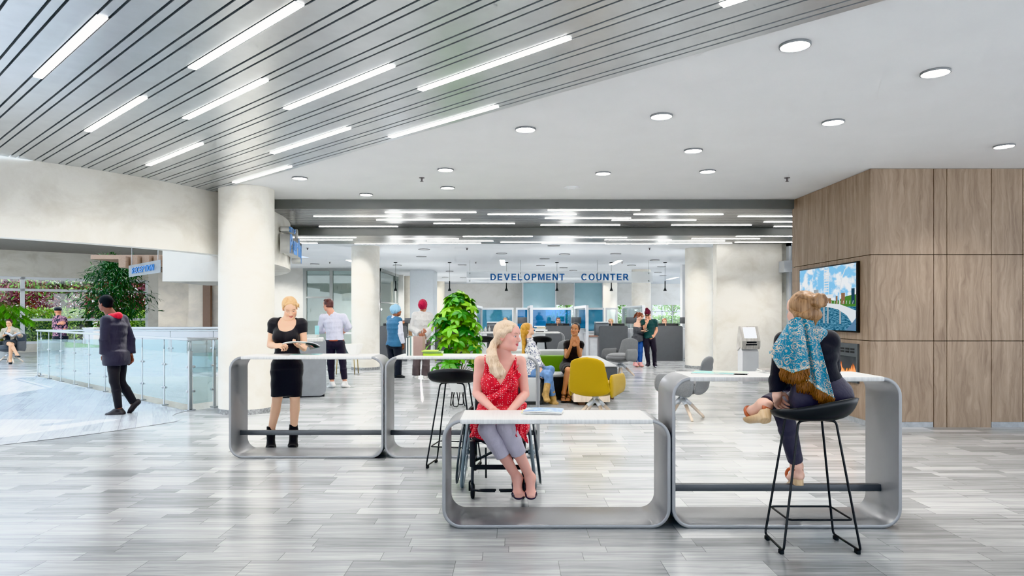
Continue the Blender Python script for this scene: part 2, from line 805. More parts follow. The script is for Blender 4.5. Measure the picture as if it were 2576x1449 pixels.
w = bpy.data.worlds.new('sky')
SC.world = w
w.use_nodes = True
wt = w.node_tree
wt.nodes.clear()
wo = wt.nodes.new('ShaderNodeOutputWorld')
bg = wt.nodes.new('ShaderNodeBackground')
tc = wt.nodes.new('ShaderNodeTexCoord')
sx = wt.nodes.new('ShaderNodeSeparateXYZ')
wt.links.new(tc.outputs['Generated'], sx.inputs[0])
rp = wt.nodes.new('ShaderNodeValToRGB')
rp.color_ramp.elements[0].position = .0
rp.color_ramp.elements[0].color = (.80, .84, .88, 1)
rp.color_ramp.elements[1].position = .6
rp.color_ramp.elements[1].color = (.62, .78, .98, 1)
wt.links.new(sx.outputs[2], rp.inputs[0])
wt.links.new(rp.outputs[0], bg.inputs[0])
bg.inputs[1].default_value = 2.3
wt.links.new(bg.outputs[0], wo.inputs[0])


# ================================================================== surface materials
def tile_mat(name, rows, length, c0, c1, c2, rot=0., gloss=.16, y0=0., contrast=1., joint=.32):
    """stone plank tiles in rows of mixed widths with streaks along the plank"""
    t = NT(name)
    pv = t.pos()
    if rot:
        pv = t.mapping(pv, rot=(0, 0, rot))
    x, y, _ = t.sep(pv)
    per = sum(rows)
    v = t.math('DIVIDE', t.math('SUBTRACT', y, y0), per)
    k = t.math('FLOOR', v)
    fr = t.math('MULTIPLY', t.math('SUBTRACT', v, k), per)
    e, acc, row, dist = [], 0, k, None
    row = t.math('MULTIPLY', k, float(len(rows)))
    prev = 0.
    dj = fr
    for r in rows[:-1]:
        acc += r
        row = t.math('ADD', row, t.math('GREATER_THAN', fr, acc))
        dj = t.math('MINIMUM', dj, t.math('ABSOLUTE', t.math('SUBTRACT', fr, acc)))
    dj = t.math('MINIMUM', dj, t.math('SUBTRACT', per, fr))
    wn = t.n('ShaderNodeTexWhiteNoise', noise_dimensions='1D')
    t.set(wn, 'W', row)
    xo = t.math('ADD', t.math('DIVIDE', x, length), wn.outputs['Value'])
    col = t.math('FLOOR', xo)
    fx = t.math('MULTIPLY', t.math('SUBTRACT', xo, col), length)
    dx = t.math('MINIMUM', fx, t.math('SUBTRACT', length, fx))
    dmin = t.math('MINIMUM', dj, dx)
    line = t.math('LESS_THAN', dmin, .0016)
    wn2 = t.n('ShaderNodeTexWhiteNoise', noise_dimensions='2D')
    t.set(wn2, 'Vector', t.comb(row, col, 0.))
    rnd = wn2.outputs['Value']
    off = t.math('MULTIPLY', rnd, 37.)
    sv = t.comb(t.math('ADD', t.math('MULTIPLY', x, 1.1), off), t.math('ADD', t.math('MULTIPLY', y, 17.), off), off)
    n1 = t.noise(sv, 1.0, 5, .6, .9)
    n2 = t.noise(t.comb(t.math('ADD', t.math('MULTIPLY', x, 2.6), off), t.math('ADD', t.math('MULTIPLY', y, 60.), off), 0.), 1.0, 3, .6, .6)
    a = t.math('ADD', t.math('MULTIPLY', n1, .62), t.math('MULTIPLY', n2, .22))
    a = t.math('ADD', a, t.math('MULTIPLY', t.math('SUBTRACT', rnd, .5), .26 * contrast))
    c = t.ramp(a, [(.22, c0), (.42, c1), (.62, c2)])
    c = t.mix(t.math('MULTIPLY', line, 1 - joint), c, tuple(q * .25 for q in c0))
    rg = t.math('ADD', gloss, t.math('MULTIPLY', t.noise(t.pos(), 3.0, 3), .10))
    t.bsdf(c, rg, spec=.5, normal=t.bump(t.math('SUBTRACT', 1., line), .15, .002))
    return t.m


M_floor = tile_mat('grey_plank_tile', [.145, .11, .155, .295], .622, hexc('838587'), hexc('a6a8a9'), hexc('c3c4c4'), y0=4.815)
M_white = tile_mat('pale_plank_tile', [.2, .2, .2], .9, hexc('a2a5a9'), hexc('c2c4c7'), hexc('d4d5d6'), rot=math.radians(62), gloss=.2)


def stone(name, base='eae6dc', dark='d9d3c6', rough=.55):
    t = NT(name)
    v = t.mapping(t.pos(), scale=(1, 1, 1.4))
    n1 = t.noise(v, 1.4, 6, .62, .5)
    n2 = t.noise(v, 26, 4, .7)
    n3 = t.noise(v, 160, 2, .6)
    c = t.ramp(n1, [(.34, hexc(dark)), (.56, hexc(base))])
    c2 = t.mix(t.math('MULTIPLY', t.ramp(n2, [(.52, 0.), (.75, 1.)]), .25), c, hexc(dark))
    c3 = t.mix(t.math('MULTIPLY', n3, .16), c2, hexc('ffffff'))
    t.bsdf(c3, rough, normal=t.bump(n3, .08, .003))
    return t.m


M_stone = stone('cream_limestone')
M_wallg = stone('pale_grey_plaster', 'e6e5e1', 'dcdad4')
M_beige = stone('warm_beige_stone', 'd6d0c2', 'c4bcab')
M_tan = stone('shaded_beige_stone', 'b3aa99', 'a0978a')  # darker beige copy, shade of the reception wall put into the colour
M_ceil = mat('white_ceiling_paint', 'e9e9e9', .75, var=.015, scale=2)
M_whitep = mat('white_paint', 'e4e5e6', .5, var=.02, scale=2)
M_bulk = mat('grey_bulkhead_paint', '747573', .45, var=.03, scale=3)
M_alu = mat('brushed_aluminium', 'cdd0d2', .30, metal=.75, var=.05, scale=6, stretch=(1, 1, 1))
M_groove = mat('shadow_gap_grey', '55585b', .5, metal=.3)
M_slat2 = mat('rear_slat_aluminium', '9c9d9c', .3, metal=.7, var=.04)
M_frame = mat('satin_grey_frame', '9da19f', .5, metal=.05, var=.03)
M_lframe = mat('pale_grey_frame', 'c3c7cb', .4, metal=.25, var=.03)
M_light = emis('light_diffuser', (1, .985, .96), 9.)
M_dlight = emis('downlight_lens', (1, .98, .95), 14.)
M_ring = mat('downlight_trim', '7c7e80', .4, metal=.3)
M_base = mat('grey_stone_base', 'a3a7ab', .35, var=.18, scale=14)
M_dark = mat('charcoal_laminate', '545659', .45, var=.04)
M_black = mat('matt_black', '1b1b1c', .45, var=.1)


def wood_mat(name, ax='x'):
    t = NT(name)
    p = t.pos()
    x, y, z = t.sep(p)
    h = t.math('ADD', x, y)
    # panel id so that grain differs between boards
    pid = t.math('FLOOR', t.math('MULTIPLY', h, 1.7))
    v = t.comb(t.math('MULTIPLY', h, 9.), t.math('MULTIPLY', pid, 3.3), t.math('MULTIPLY', z, .85))
    warp = t.noise(t.comb(t.math('MULTIPLY', h, 3.), 0., t.math('MULTIPLY', z, 1.2)), 1.2, 3, .5)
    v2 = t.comb(t.math('ADD', t.math('MULTIPLY', h, 26.), t.math('MULTIPLY', warp, 9.)), 0., t.math('MULTIPLY', z, 1.1))
    g1 = t.noise(v, 1., 6, .6, .6)
    g2 = t.noise(v2, 1., 4, .65, .3)
    fine = t.noise(t.comb(t.math('MULTIPLY', h, 190.), 0., t.math('MULTIPLY', z, 7.)), 1., 3, .6)
    kn = t.n('ShaderNodeTexVoronoi')
    t.set(kn, 'Vector', t.comb(t.math('MULTIPLY', h, 2.6), 0., t.math('MULTIPLY', z, 1.15)))
    kn.inputs['Scale'].default_value = 1.0
    kd = t.ramp(kn.outputs['Distance'], [(.02, 1.), (.16, 0.)])
    a = t.math('ADD', t.math('MULTIPLY', g1, .5), t.math('MULTIPLY', g2, .5))
    c = t.ramp(a, [(.33, hexc('6d5949')), (.47, hexc('8a7664')), (.62, hexc('a18d7a'))])
    c = t.mix(t.math('MULTIPLY', fine, .3), c, hexc('c3b19e'))
    c = t.mix(t.math('MULTIPLY', kd, .5), c, hexc('5f4a3b'))
    t.bsdf(c, .55, normal=t.bump(t.math('ADD', g2, t.math('MULTIPLY', fine, .8)), .25, .004))
    return t.m


M_wood = wood_mat('weathered_oak')

# ================================================================== floor with stair opening
RAIL = [(-11.4, 16.24), (-5.0, 10.45), (-4.76, 10.85)]
FAR = [(-4.95, 16.2), (-11.4, 16.24)]
HOLE = [RAIL[0], RAIL[1], RAIL[2], (-4.95, 16.2)]


def poly_floor(name, outer, hole, z, material):
    mb = MB()
    loops = [[Vector((x, y, 0)) for x, y in outer]]
    if hole:
        loops.append([Vector((x, y, 0)) for x, y in hole[::-1]])
    flat = [p for l in loops for p in l]
    tri = tessellate_polygon(loops)
    mb.add([(p.x, p.y, z) for p in flat], [list(t) for t in tri])
    o = link(name, mb.mesh(name), material)
    for p in o.data.polygons:
        if p.normal.z < 0:
            p.flip()
    o['kind'] = 'structure'
    return o


floor = poly_floor('floor', [(-26, -1.5), (13, -1.5), (13, 44), (-26, 44)], HOLE, 0., M_floor)

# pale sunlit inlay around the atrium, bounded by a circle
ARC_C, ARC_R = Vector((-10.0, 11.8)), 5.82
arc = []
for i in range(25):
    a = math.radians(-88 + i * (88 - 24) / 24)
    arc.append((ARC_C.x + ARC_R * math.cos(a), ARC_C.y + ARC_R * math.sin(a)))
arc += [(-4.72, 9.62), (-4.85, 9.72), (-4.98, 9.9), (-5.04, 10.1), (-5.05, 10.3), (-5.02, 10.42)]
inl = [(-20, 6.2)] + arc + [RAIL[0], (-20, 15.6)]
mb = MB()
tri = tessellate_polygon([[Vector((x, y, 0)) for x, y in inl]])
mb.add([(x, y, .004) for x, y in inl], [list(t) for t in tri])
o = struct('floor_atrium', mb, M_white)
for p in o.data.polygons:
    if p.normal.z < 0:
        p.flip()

# stairwell lining below the floor
mb = MB()
h = HOLE + [HOLE[0]]
for i in range(4):
    (x0, y0), (x1, y1) = h[i], h[i + 1]
    mb.quad((x0, y0, 0), (x1, y1, 0), (x1, y1, -2.6), (x0, y0, -2.6))
struct('wall_stairwell', mb, M_stone)
mb = MB()
mb.prism([(x, y) for x, y in HOLE], -2.7, -2.6)
struct('floor_lower', mb, M_floor)

# ================================================================== ceilings
ZC = CH + 1.927
mb = MB()
mb.box((-4.9, -1.5, ZC), (13, 11.37, ZC + .08))
mb.box((-13, -1.5, ZC + .04), (-4.9, 7.0, ZC + .08))
struct('ceiling', mb, M_ceil)

# diagonal metal slat soffit
E2 = Vector((2.2656, 4.0886))
SD = Vector((-.73291, .68032))
SP = Vector((-.68032, -.73291))
ZS = CH + 1.9


def SW(s, t, z=ZS):
    q = E2 + SD * s + SP * t
    return Vector((q.x, q.y, z))


prof = [(0, .03), (0, 0)]
tt = 0.
n = 0
while tt < 6.6:
    a = .066 + .2535 * n
    for g in (a, a + .075):
        prof += [(g, 0), (g + .002, .022), (g + .016, .022), (g + .018, 0)]
    n += 1
    tt = a
prof.append((tt + .3, 0))
mb = MB()
vs, fs = [], []
# the slats stop against the curved beam: the far end follows it roughly
for t_, z_ in prof:
    send = 9.55 - .26 * min(t_, 2.6) if t_ < 2.6 else 8.9
    vs += [SW(-5.5, t_, ZS + z_), SW(send, t_, ZS + z_)]
for i in range(len(prof) - 1):
    mb.cm = 1 if (prof[i][1] > .01 and prof[i + 1][1] > .01) else 0
    mb.add([vs[2 * i], vs[2 * i + 1], vs[2 * i + 3], vs[2 * i + 2]], [[0, 1, 2, 3]])
me = mb.mesh('ceiling_slats')
o = link('ceiling_slats', me, [M_alu, M_groove])
o['kind'] = 'structure'

# light bars in the diagonal soffit
ORD = ['first', 'second', 'third', 'fourth', 'fifth', 'sixth', 'seventh', 'eighth', 'ninth', 'tenth', 'eleventh', 'twelfth', 'thirteenth',
       'fourteenth', 'fifteenth', 'sixteenth', 'seventeenth', 'eighteenth', 'nineteenth', 'twentieth', 'twenty-first', 'twenty-second',
       'twenty-third', 'twenty-fourth', 'twenty-fifth', 'twenty-sixth']


def bar_light(name, a, b, wdir, width, label, group, drop=.004):
    a, b = Vector(a), Vector(b)
    c = (a + b) / 2
    L = (b - a).length
    d = (b - a).normalized()
    t = thing(name, label, 'light', c, math.atan2(d.y, d.x), group)
    mb = MB()
    mb.box((-L / 2 - .006, -width / 2 - .006, -.0), (L / 2 + .006, width / 2 + .006, .03))
    mb.obj('housing', M_ring, t)
    mb = MB()
    mb.box((-L / 2, -width / 2, -drop - .004), (L / 2, width / 2, -.001))
    mb.obj('diffuser', M_light, t)
    return t


BARS = [(3.73, 5.35, 12, 'nearest the upper left corner of the slat soffit'),
        (2.64, 4.24, 9, 'running out of the top of the photo'),
        (5.27, 6.88, 9, 'short one at the left, second from the left'),
        (4.07, 5.66, 7, 'middle of the slat soffit, behind the topmost cropped one'),
        (3.06, 4.66, 5, 'middle of the slat soffit, left of the longest one'),
        (1.75, 3.34, 3, 'longest one, near the centre top'),
        (6.54, 8.14, 5, 'just above the cream beam at the left'),
        (4.79, 6.38, 2, 'second from the slat soffit edge, above the column'),
        (3.18, 4.77, 0, 'lying along the very edge of the slat soffit'),
        (6.88, 8.46, 0, 'lowest one, ending next to the stone column'),
        (-.85, .76, 2, 'only its tip shows at the top edge')]
for s0, s1, k, lab in BARS:
    tc_ = .066 + .2535 * k + .0465
    bar_light('linear_downlight', SW(s0, tc_), SW(s1, tc_), None, .06, 'ceiling light bar: ' + lab, 'linear lights in the diagonal slat soffit')

# rear bulkheads and slat soffits
Z1, Z2, Z3 = CH + 1.772, CH + 1.617, CH + 1.83
mb = MB()
mb.box((-4.4, 11.37, Z1), (13, 11.45, ZC + .06))
struct('trim_bulkhead_front', mb, M_bulk)
mb = MB()
mb.box((-13, 13.88, Z2), (13, 13.96, Z1 + .06))
struct('trim_bulkhead_rear', mb, M_bulk)


def rear_slats(name, y0, y1, z, step):
    mb = MB()
    y = y0
    while y < y1 - .001:
        ye = min(y + step, y1)
        mb.cm = 0
        mb.box((-9, y, z), (13, ye - .022, z + .03))
        mb.cm = 1
        mb.box((-9, ye - .022, z + .018), (13, ye, z + .03))
        y = ye
    o = link(name, mb.mesh(name), [M_slat2, M_groove])
    o['kind'] = 'structure'


rear_slats('ceiling_slats_front', 11.45, 13.88, Z1, .135)
rear_slats('ceiling_slats_rear', 13.96, 15.55, Z2, .135)
mb = MB()
mb.box((-9, 15.5, Z2), (13, 15.55, Z3 + .04))
struct('trim_soffit_edge', mb, M_slat2)

R1 = [(528, 1378, 1610), (539, 1227, 1450), (539, 1594, 1819), (544, 1857, 2080), (548.7, 1371, 1587), (553.5, 1539, 1751), (558, 1922, 2130), (566, 1360, 1560),
      (566, 1689, 1890), (570, 1947, 2140), (534, 969, 1198), (544, 789, 1009), (553, 947, 1159), (562, 1091, 1295), (570, 803, 1001)]
R2 = [(594.4, 1164.5, 1340), (597.4, 722, 896), (600.5, 983, 1154), (603.5, 716, 887), (606, 1075, 1241), (609, 1259, 1422), (611.6, 1048, 1210), (611.6, 640, 798.5),
      (613.2, 892, 1052), (594, 1852, 2030), (597.4, 1404, 1577), (600.4, 1740, 1911), (603.3, 1521, 1689), (606, 1657, 1823), (609, 1849, 2010), (611.6, 1363, 1524),
      (611.6, 1679, 1841), (613.3, 1522, 1681)]
for rows, zz, where in ((R1, Z1, 'nearer'), (R2, Z2, 'farther')):
    for i, (y, x0, x1) in enumerate(sorted(rows, key=lambda r: r[1])):
        Y = (zz - CH) * FPX / (CY - y)
        a, b = P(x0, y, Y), P(x1, y, Y)
        a.z = b.z = zz
        bar_light('linear_downlight', a, b, None, .045, 'thin light bar, %s from the left in the %s rear slat soffit' % (ORD[i], where), 'light bars in the %s rear soffit' % where)

mb = MB()
mb.box((-6.6, 15.55, Z3), (13, 42, Z3 + .08))
mb.box((-13, 22, Z3), (-6.6, 42, Z3 + .08))
M_ceil2 = mat('bluish_white_ceiling', 'e3e7eb', .7, var=.015, scale=2)
struct('ceiling_rear', mb, M_ceil2)


# ------------------------------------------------------------------ round downlights
def downlight(name, loc, r, label, group, lit=True, proto={}):
    key = lit
    if key in proto:
        return dup(proto[key], loc, None, label, group)
    t = thing(name, label, 'downlight', loc, 0, group)
    mb = MB()
    mb.lathe([(r, .0), (r, -.016), (r * .985, -.018), (r * .93, -.018), (r * .915, -.012), (r * .915, 0)], 40)
    mb.obj('trim_ring', M_ring, t, auto=40)
    mb = MB()
    mb.lathe([(0.0001, -.0125), (r * .92, -.0125), (r * .92, -.004)], 40)
    mb.obj('lens', M_dlight if lit else M_whitep, t)
    proto[key] = t
    return t


NEAR = [((2000, 118), 'largest and nearest downlight on the white ceiling, right of the slat edge'),
        ((2353, 186), 'downlight above the wood wall, second nearest on the white ceiling'),
        ((1664, 295), 'downlight in the middle of the white ceiling, third from the slat soffit edge'),
        ((1322, 328), 'downlight closest to the end of the long edge light bar'),
        ((2096, 310), 'downlight above the near corner of the wood wall'),
        ((2526, 370), 'downlight just above the top of the wood wall at the far right'),
        ((1744, 381), 'downlight above the centre, behind the third row'),
        ((1121, 429), 'downlight near the left sprinkler, front one of a pair'),
        ((1517, 438), 'downlight above the round smoke detector'),
        ((1780, 433), 'downlight left of the right sprinkler'),
        ((754, 450), 'downlight beside the top of the large stone column'),
        ((1126, 474), 'downlight near the left sprinkler, rear one of a pair'),
        ((921, 491), 'downlight touching the grey bulkhead on the left')]
for (x, y), lab in NEAR:
    Y = 1.91 * FPX / (CY - y)
    p = P(x, y, Y)
    p.z = ZC
    downlight('downlight', p, .108, 'glowing ' + lab, 'round downlights on the white front ceiling')
FARL = [(1067, 626.7), (1060, 645), (1262, 637), (1370, 650.5), (1393, 617.6), (792, 663.7), (999.5, 666.7), (1162.6, 666), (1360, 667.5), (1131, 682), (1120, 697), (1165, 698),
        (1420, 639), (1549, 638), (1647, 654), (1589, 667), (1417.5, 673), (1442, 680), (1664, 670.6), (1655, 685), (1668, 693)]
FARL = sorted(FARL)
for i, (x, y) in enumerate(FARL):
    Y = (Z3 - CH) * FPX / (CY - y)
    p = P(x, y, Y)
    p.z = Z3
    downlight('downlight', p, .165, 'small unlit downlight, %s from the left on the rear ceiling' % ORD[i], 'round downlights on the rear ceiling', lit=False)


def sprinkler(loc, label, group, proto=[]):
    if proto:
        return dup(proto[0], loc, None, label, group)
    t = thing('sprinkler', label, 'sprinkler', loc, 0, group)
    mb = MB()
    mb.lathe([(.04, 0), (.04, -.006), (.014, -.01), (.012, -.045), (.016, -.05), (.0001, -.052)], 16)
    mb.obj('head', mat('sprinkler_metal', '6d6767', .4, metal=.6), t, auto=40)
    mb = MB()
    mb.lathe([(.0001, -.056), (.026, -.055), (.026, -.052), (.0001, -.051)], 16)
    mb.obj('deflector', mat('sprinkler_metal', '6d6767', .4, metal=.6), t)
    proto.append(t)
    return t


for i, (x, y, z, lab) in enumerate([(1061, 447, ZC, 'sprinkler head beside a pair of downlights, left on the front ceiling'), (1980, 447, ZC, 'sprinkler head near the wood wall, right on the front ceiling'),
                                    (773.7, 624, Z3, 'tiny sprinkler head left of the rear stone column, nearer one'), (829.7, 659, Z3, 'tiny sprinkler head left of the rear stone column, farther one'),
                                    (1174.7, 624, Z3, 'tiny sprinkler head above the plant on the rear ceiling'), (1197, 659, Z3, 'tiny sprinkler head above the left end of the glass sign'),
                                    (1634, 624, Z3, 'tiny sprinkler head left of the right rear column'), (1565, 659, Z3, 'tiny sprinkler head above the right half of the glass sign')]):
    Y = (z - CH) * FPX / (CY - y)
    p = P(x, y, Y)
    p.z = z
    sprinkler(p, lab, 'sprinkler heads')
Y = 1.9 * FPX / (CY - 476)
p = P(1438, 476, Y)
t = thing('smoke_detector', 'white round smoke detector on the front ceiling near the bulkhead', 'smoke detector', (p.x, p.y, ZC))
mb = MB()
mb.lathe([(.12, 0), (.12, -.012), (.1, -.02), (.0001, -.02)], 28)
mb.obj('base', M_whitep, t, auto=40)
mb = MB()
mb.lathe([(.06, -.02), (.055, -.03), (.0001, -.032)], 24)
mb.obj('sensor_cap', M_whitep, t, auto=40)

# short slot lights in the rear ceiling
for i, (a, b, lab) in enumerate([((1263, 654), (1266, 667), 'short slot light left of centre on the rear ceiling'), ((1538, 666), (1560, 655), 'short slot light above the right half of the glass sign'),
                                 ((1680, 703), (1704, 697.5), 'short slot light next to the right rear column'), ((876, 654), (888, 658), 'short slot light half hidden by the left rear column')]):
    pts = []
    for (x, y) in (a, b):
        Y = (Z3 - CH) * FPX / (CY - y)
        q = P(x, y, Y)
        q.z = Z3
        pts.append(q)
    bar_light('slot_downlight', pts[0], pts[1], None, .16, 'bright ' + lab, 'slot lights in the rear ceiling')

# ================================================================== curved stone beam and drum
def circ3(a, b, c):
    ax, ay, bx, by, cx, cy = *a, *b, *c
    d = 2 * (ax * (by - cy) + bx * (cy - ay) + cx * (ay - by))
    ux = ((ax * ax + ay * ay) * (by - cy) + (bx * bx + by * by) * (cy - ay) + (cx * cx + cy * cy) * (ay - by)) / d
    uy = ((ax * ax + ay * ay) * (cx - bx) + (bx * bx + by * by) * (ax - cx) + (cx * cx + cy * cy) * (bx - ax)) / d
    return Vector((ux, uy)), math.hypot(ax - ux, ay - uy)


def ring(c, r0, r1, a0, a1, z0, z1, n=64):
    mb = MB()
    q = []
    for i in range(n + 1):
        a = math.radians(a0 + (a1 - a0) * i / n)
        cs = Vector((math.cos(a), math.sin(a)))
        q.append((c + cs * r0, c + cs * r1))
    vs = []
    for a, b in q:
        vs += [(a.x, a.y, z0), (b.x, b.y, z0), (b.x, b.y, z1), (a.x, a.y, z1)]
    fs = []
    for i in range(n):
        for k in range(4):
            k2 = (k + 1) % 4
            fs.append([4 * i + k, 4 * i + k2, 4 * i + 4 + k2, 4 * i + 4 + k])
    fs += [[0, 1, 2, 3], [4 * n + k for k in range(4)]]
    mb.add(vs, fs)
    return mb


BC, BR = circ3((-6.164, 8.136), (-5.459, 8.923), (-4.596, 10.66))
mb = ring(BC, BR - .22, BR, -110, -3, 2.43, ZS + .02)
o = struct('wall_ring_beam', mb, M_stone, auto=30)
mb = ring(BC, BR - .75, BR - .22, -110, -3, 2.50, 2.62)
struct('ceiling_ring', mb, M_whitep, auto=30)
DC, DR = circ3((-4.11, 11.6), (-4.45, 13.57), (-5.46, 15.4))
mb = ring(DC, DR - .7, DR, -4, 42, CH + .861, Z1 + .01)
o = struct('wall_drum', mb, M_stone, auto=30)
mb = MB()
mb.box((-6.0, 11.6, 2.06), (-4.75, 13.3, 2.75))
struct('wall_hanging_box', mb, mat('soft_white_box', 'c6c1b8', .6, var=.02))


# ------------------------------------------------------------------ columns
def column(x, y, r, z1, label, skirt=True, m=None, name='column'):
    mb = MB()
    mb.lathe([(r, .07), (r, z1)], 56, (x, y, 0))
    o = mb.obj(name, m or M_stone)
    sharp(o, 50)
    o['kind'] = 'structure'
    tag(o, label, 'column')
    mb = MB()
    mb.lathe([(r + .006, 0), (r + .006, .075), (r - .01, .078)], 56, (x, y, 0))
    s = mb.obj('skirt', mat('mosaic_skirt', '8f9192', .4, var=.5, scale=30), o)
    sharp(s, 50)
    return o


column(-4.09, 10.42, .405, ZC, 'large round cream stone column behind the woman with the magazine')
column(-3.97, 18.33, .375, Z3, 'round cream stone column behind the white bowl')
column(5.25, 18.9, .40, Z3, 'round stone column left of the ticket kiosk')
column((1613 - CX) * 27.9 / FPX, 27.9, .39, Z3, 'round stone column behind the right end of the glass sign')
column((1535 - CX) * 37.4 / FPX, 37.4, .39, Z3, 'far round column behind the letters of the glass sign')
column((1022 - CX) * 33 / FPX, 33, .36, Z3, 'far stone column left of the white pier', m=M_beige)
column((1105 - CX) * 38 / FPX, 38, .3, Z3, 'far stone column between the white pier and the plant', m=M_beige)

# ================================================================== oak wall, right
XW, YW = 4.747, 8.947
ZH = [0.0, 1.144, 2.287, ZC]
seams_x = [XW] + [(x - CX) * YW / FPX for x in (2348.8, 2382, 2494, 2573)] + [9.0]
g = .004
mb = MB()
for i in range(len(seams_x) - 1):
    for k in range(3):
        z0 = ZH[k]
        if k == 0 and i not in (1, 2):
            z0 = .072
        mb.box((seams_x[i] + (g if i else 0), YW, z0 + (g if k else 0)), (seams_x[i + 1] - g, YW + .03, ZH[k + 1] - g))
seams_y = [YW, XW * FPX / (2084 - CX), 11.45]
for i in range(2):
    for k in range(3):
        z0 = .072 if k == 0 else ZH[k] + g
        mb.box((XW, seams_y[i] + (g if i else 0.0305), z0), (XW + .03, seams_y[i + 1] - g, ZH[k + 1] - g))
struct('wall_right', mb, M_wood)
mb = MB()
mb.box((XW + .03, YW + .03, 0), (9.0, 11.45, ZC))
struct('wall_right_core', mb, mat('seam_black', '2a2522', .8))
mb = MB()
mb.box((XW + .004, YW + .034, 0), (XW + .03, 11.45, .072))
mb.box((XW + .004, YW + .004, 0), (seams_x[1] - g, YW + .03, .072))
mb.box((seams_x[3] + g, YW + .004, 0), (9, YW + .03, .072))
struct('baseboard_right', mb, M_base)

# cream wall and glazing on the right beyond the oak wall
mb = MB()
mb.box(((1803 - CX) * 15.62 / FPX, 15.62, 0), ((1967 - CX) * 15.62 / FPX, 15.9, Z3))
mb.box(((1967 - CX) * 15.62 / FPX, 15.75, 0), (6.5, 15.9, Z3))
struct('wall_cream_right', mb, M_stone)
mb = MB()
xg = (1978 - CX) * 15.6 / FPX
mb.box((xg, 15.45, 0), (xg + .05, 15.6, Z2))
mb.box((xg - .17, 15.3, 2.45), (7.6, 15.6, 2.71))
mb.box((xg, 15.45, Z2 - .06), (7.6, 15.6, Z2))
struct('window_1_frame', mb, M_lframe)
mb = MB()
mb.box((xg + .05, 15.52, 0.02), (7.6, 15.53, Z2 - .06))
struct('window_1', mb, glass('frosted_white', (.9, .92, .92), .2, body=(.85, .86, .85), bodyfac=.75))

# ================================================================== rear rooms
def fr(x0, x1, Y):
    return (x0 - CX) * Y / FPX, (x1 - CX) * Y / FPX


YB = 41.
mb = MB()
spans = [(1150, 1234.5), (1235.5, 1314), (1399, 1443), (1517, 1554), (1577, 1642)]
xa = fr(1000, 1720, YB)
mb.box((xa[0] - 2, YB, 2.05), (xa[1] + 1.2, YB + .2, Z3))
for a, b in ((1000, 1374), (1442, 1554), (1577, 1642), (1716, 1760)):
    x0, x1 = fr(a, b, YB)
    mb.box((x0, YB, 0), (x1, YB + .2, 2.05))
mb.box((xa[0], YB, 0), (xa[1], YB + .2, .55))
struct('wall_back', mb, M_wallg)
mb = MB()
for x in (1408, 1420, 1565, 1666, 1692):
    x0, x1 = fr(x - .8, x + .8, YB)
    mb.box((x0, YB + .02, .5), (x1, YB + .1, 2.06))
x0, x1 = fr(1642, 1716, YB)
mb.box((x0, YB + .02, 1.62), (x1, YB + .1, 1.68))
struct('window_2_frame', mb, M_lframe)
mb = MB()
for a, b in ((1374, 1442), (1554, 1577), (1642, 1716)):
    x0, x1 = fr(a, b, YB)
    mb.box((x0, YB + .12, .55), (x1, YB + .13, 2.05))
struct('window_2', mb, glass('clear_window', (.93, .97, .97), .1))
# teal panels hung in front of the back wall
for i, (a, b, n) in enumerate(((1314, 1399, 'window_3'), (1443, 1517, 'window_4'))):
    x0, x1 = fr(a, b, YB - 1.5)
    mb = MB()
    mb.box((x0 + .06, YB - 1.5, 1.78), (x1 - .06, YB - 1.47, Z3 - .02))
    struct(n, mb, mat('teal_glass_panel', '8fb0ba', .25, var=.06, scale=1.5))
    mb = MB()
    mb.box((x0, YB - 1.54, 0), (x0 + .06, YB - 1.44, Z3))
    mb.box((x1 - .06, YB - 1.54, 0), (x1, YB - 1.44, Z3))
    struct(n + '_frame', mb, M_lframe)
# left rear office: plaster wall, glazed screen, white wall behind
YO = 27.
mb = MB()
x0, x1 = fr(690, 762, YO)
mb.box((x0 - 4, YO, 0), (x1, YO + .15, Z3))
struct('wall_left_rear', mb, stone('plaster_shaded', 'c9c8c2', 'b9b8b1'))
mb = MB()
x0, xe = fr(762, 955, YO)
for a, b in ((762, 771), (829, 837), (896, 904), (949, 957)):
    p0, p1 = fr(a, b, YO)
    mb.box((p0, YO, 0), (p1, YO + .12, Z3))
mb.box((x0, YO + .006, Z3 - .1), (xe, YO + .114, Z3 - .002))
mb.box((x0, YO + .006, 0.002), (xe, YO + .114, .1))
p0, p1 = fr(762, 837, YO)
mb.box((p0, YO + .006, 2.14), (p1, YO + .114, 2.2))
# return of the screen going back
xr = fr(957, 957, YO)[0]
for yy in (YO, 30.5, 34.5):
    mb.box((xr - .094, yy, 0), (xr - .006, yy + .14, Z3 - .004))
mb.box((xr - .1, YO, Z3 - .12), (xr, 34.5, Z3))
mb.box((xr - .1, YO, 1.95), (xr, 34.5, 2.0))
struct('window_5_frame', mb, M_frame)
mb = MB()
mb.box((x0 + .1, YO + .05, .1), (xe - .05, YO + .06, Z3 - .1))
mb.box((xr - .05, YO + .2, .1), (xr - .04, 34.4, Z3 - .12))
struct('window_5', mb, glass('office_glass', (.86, .93, .92), .12))
mb = MB()
mb.box((x0 - 2, 31.5, 0), (x0 + 3.3, 31.7, Z3))
struct('wall_office', mb, M_wallg)
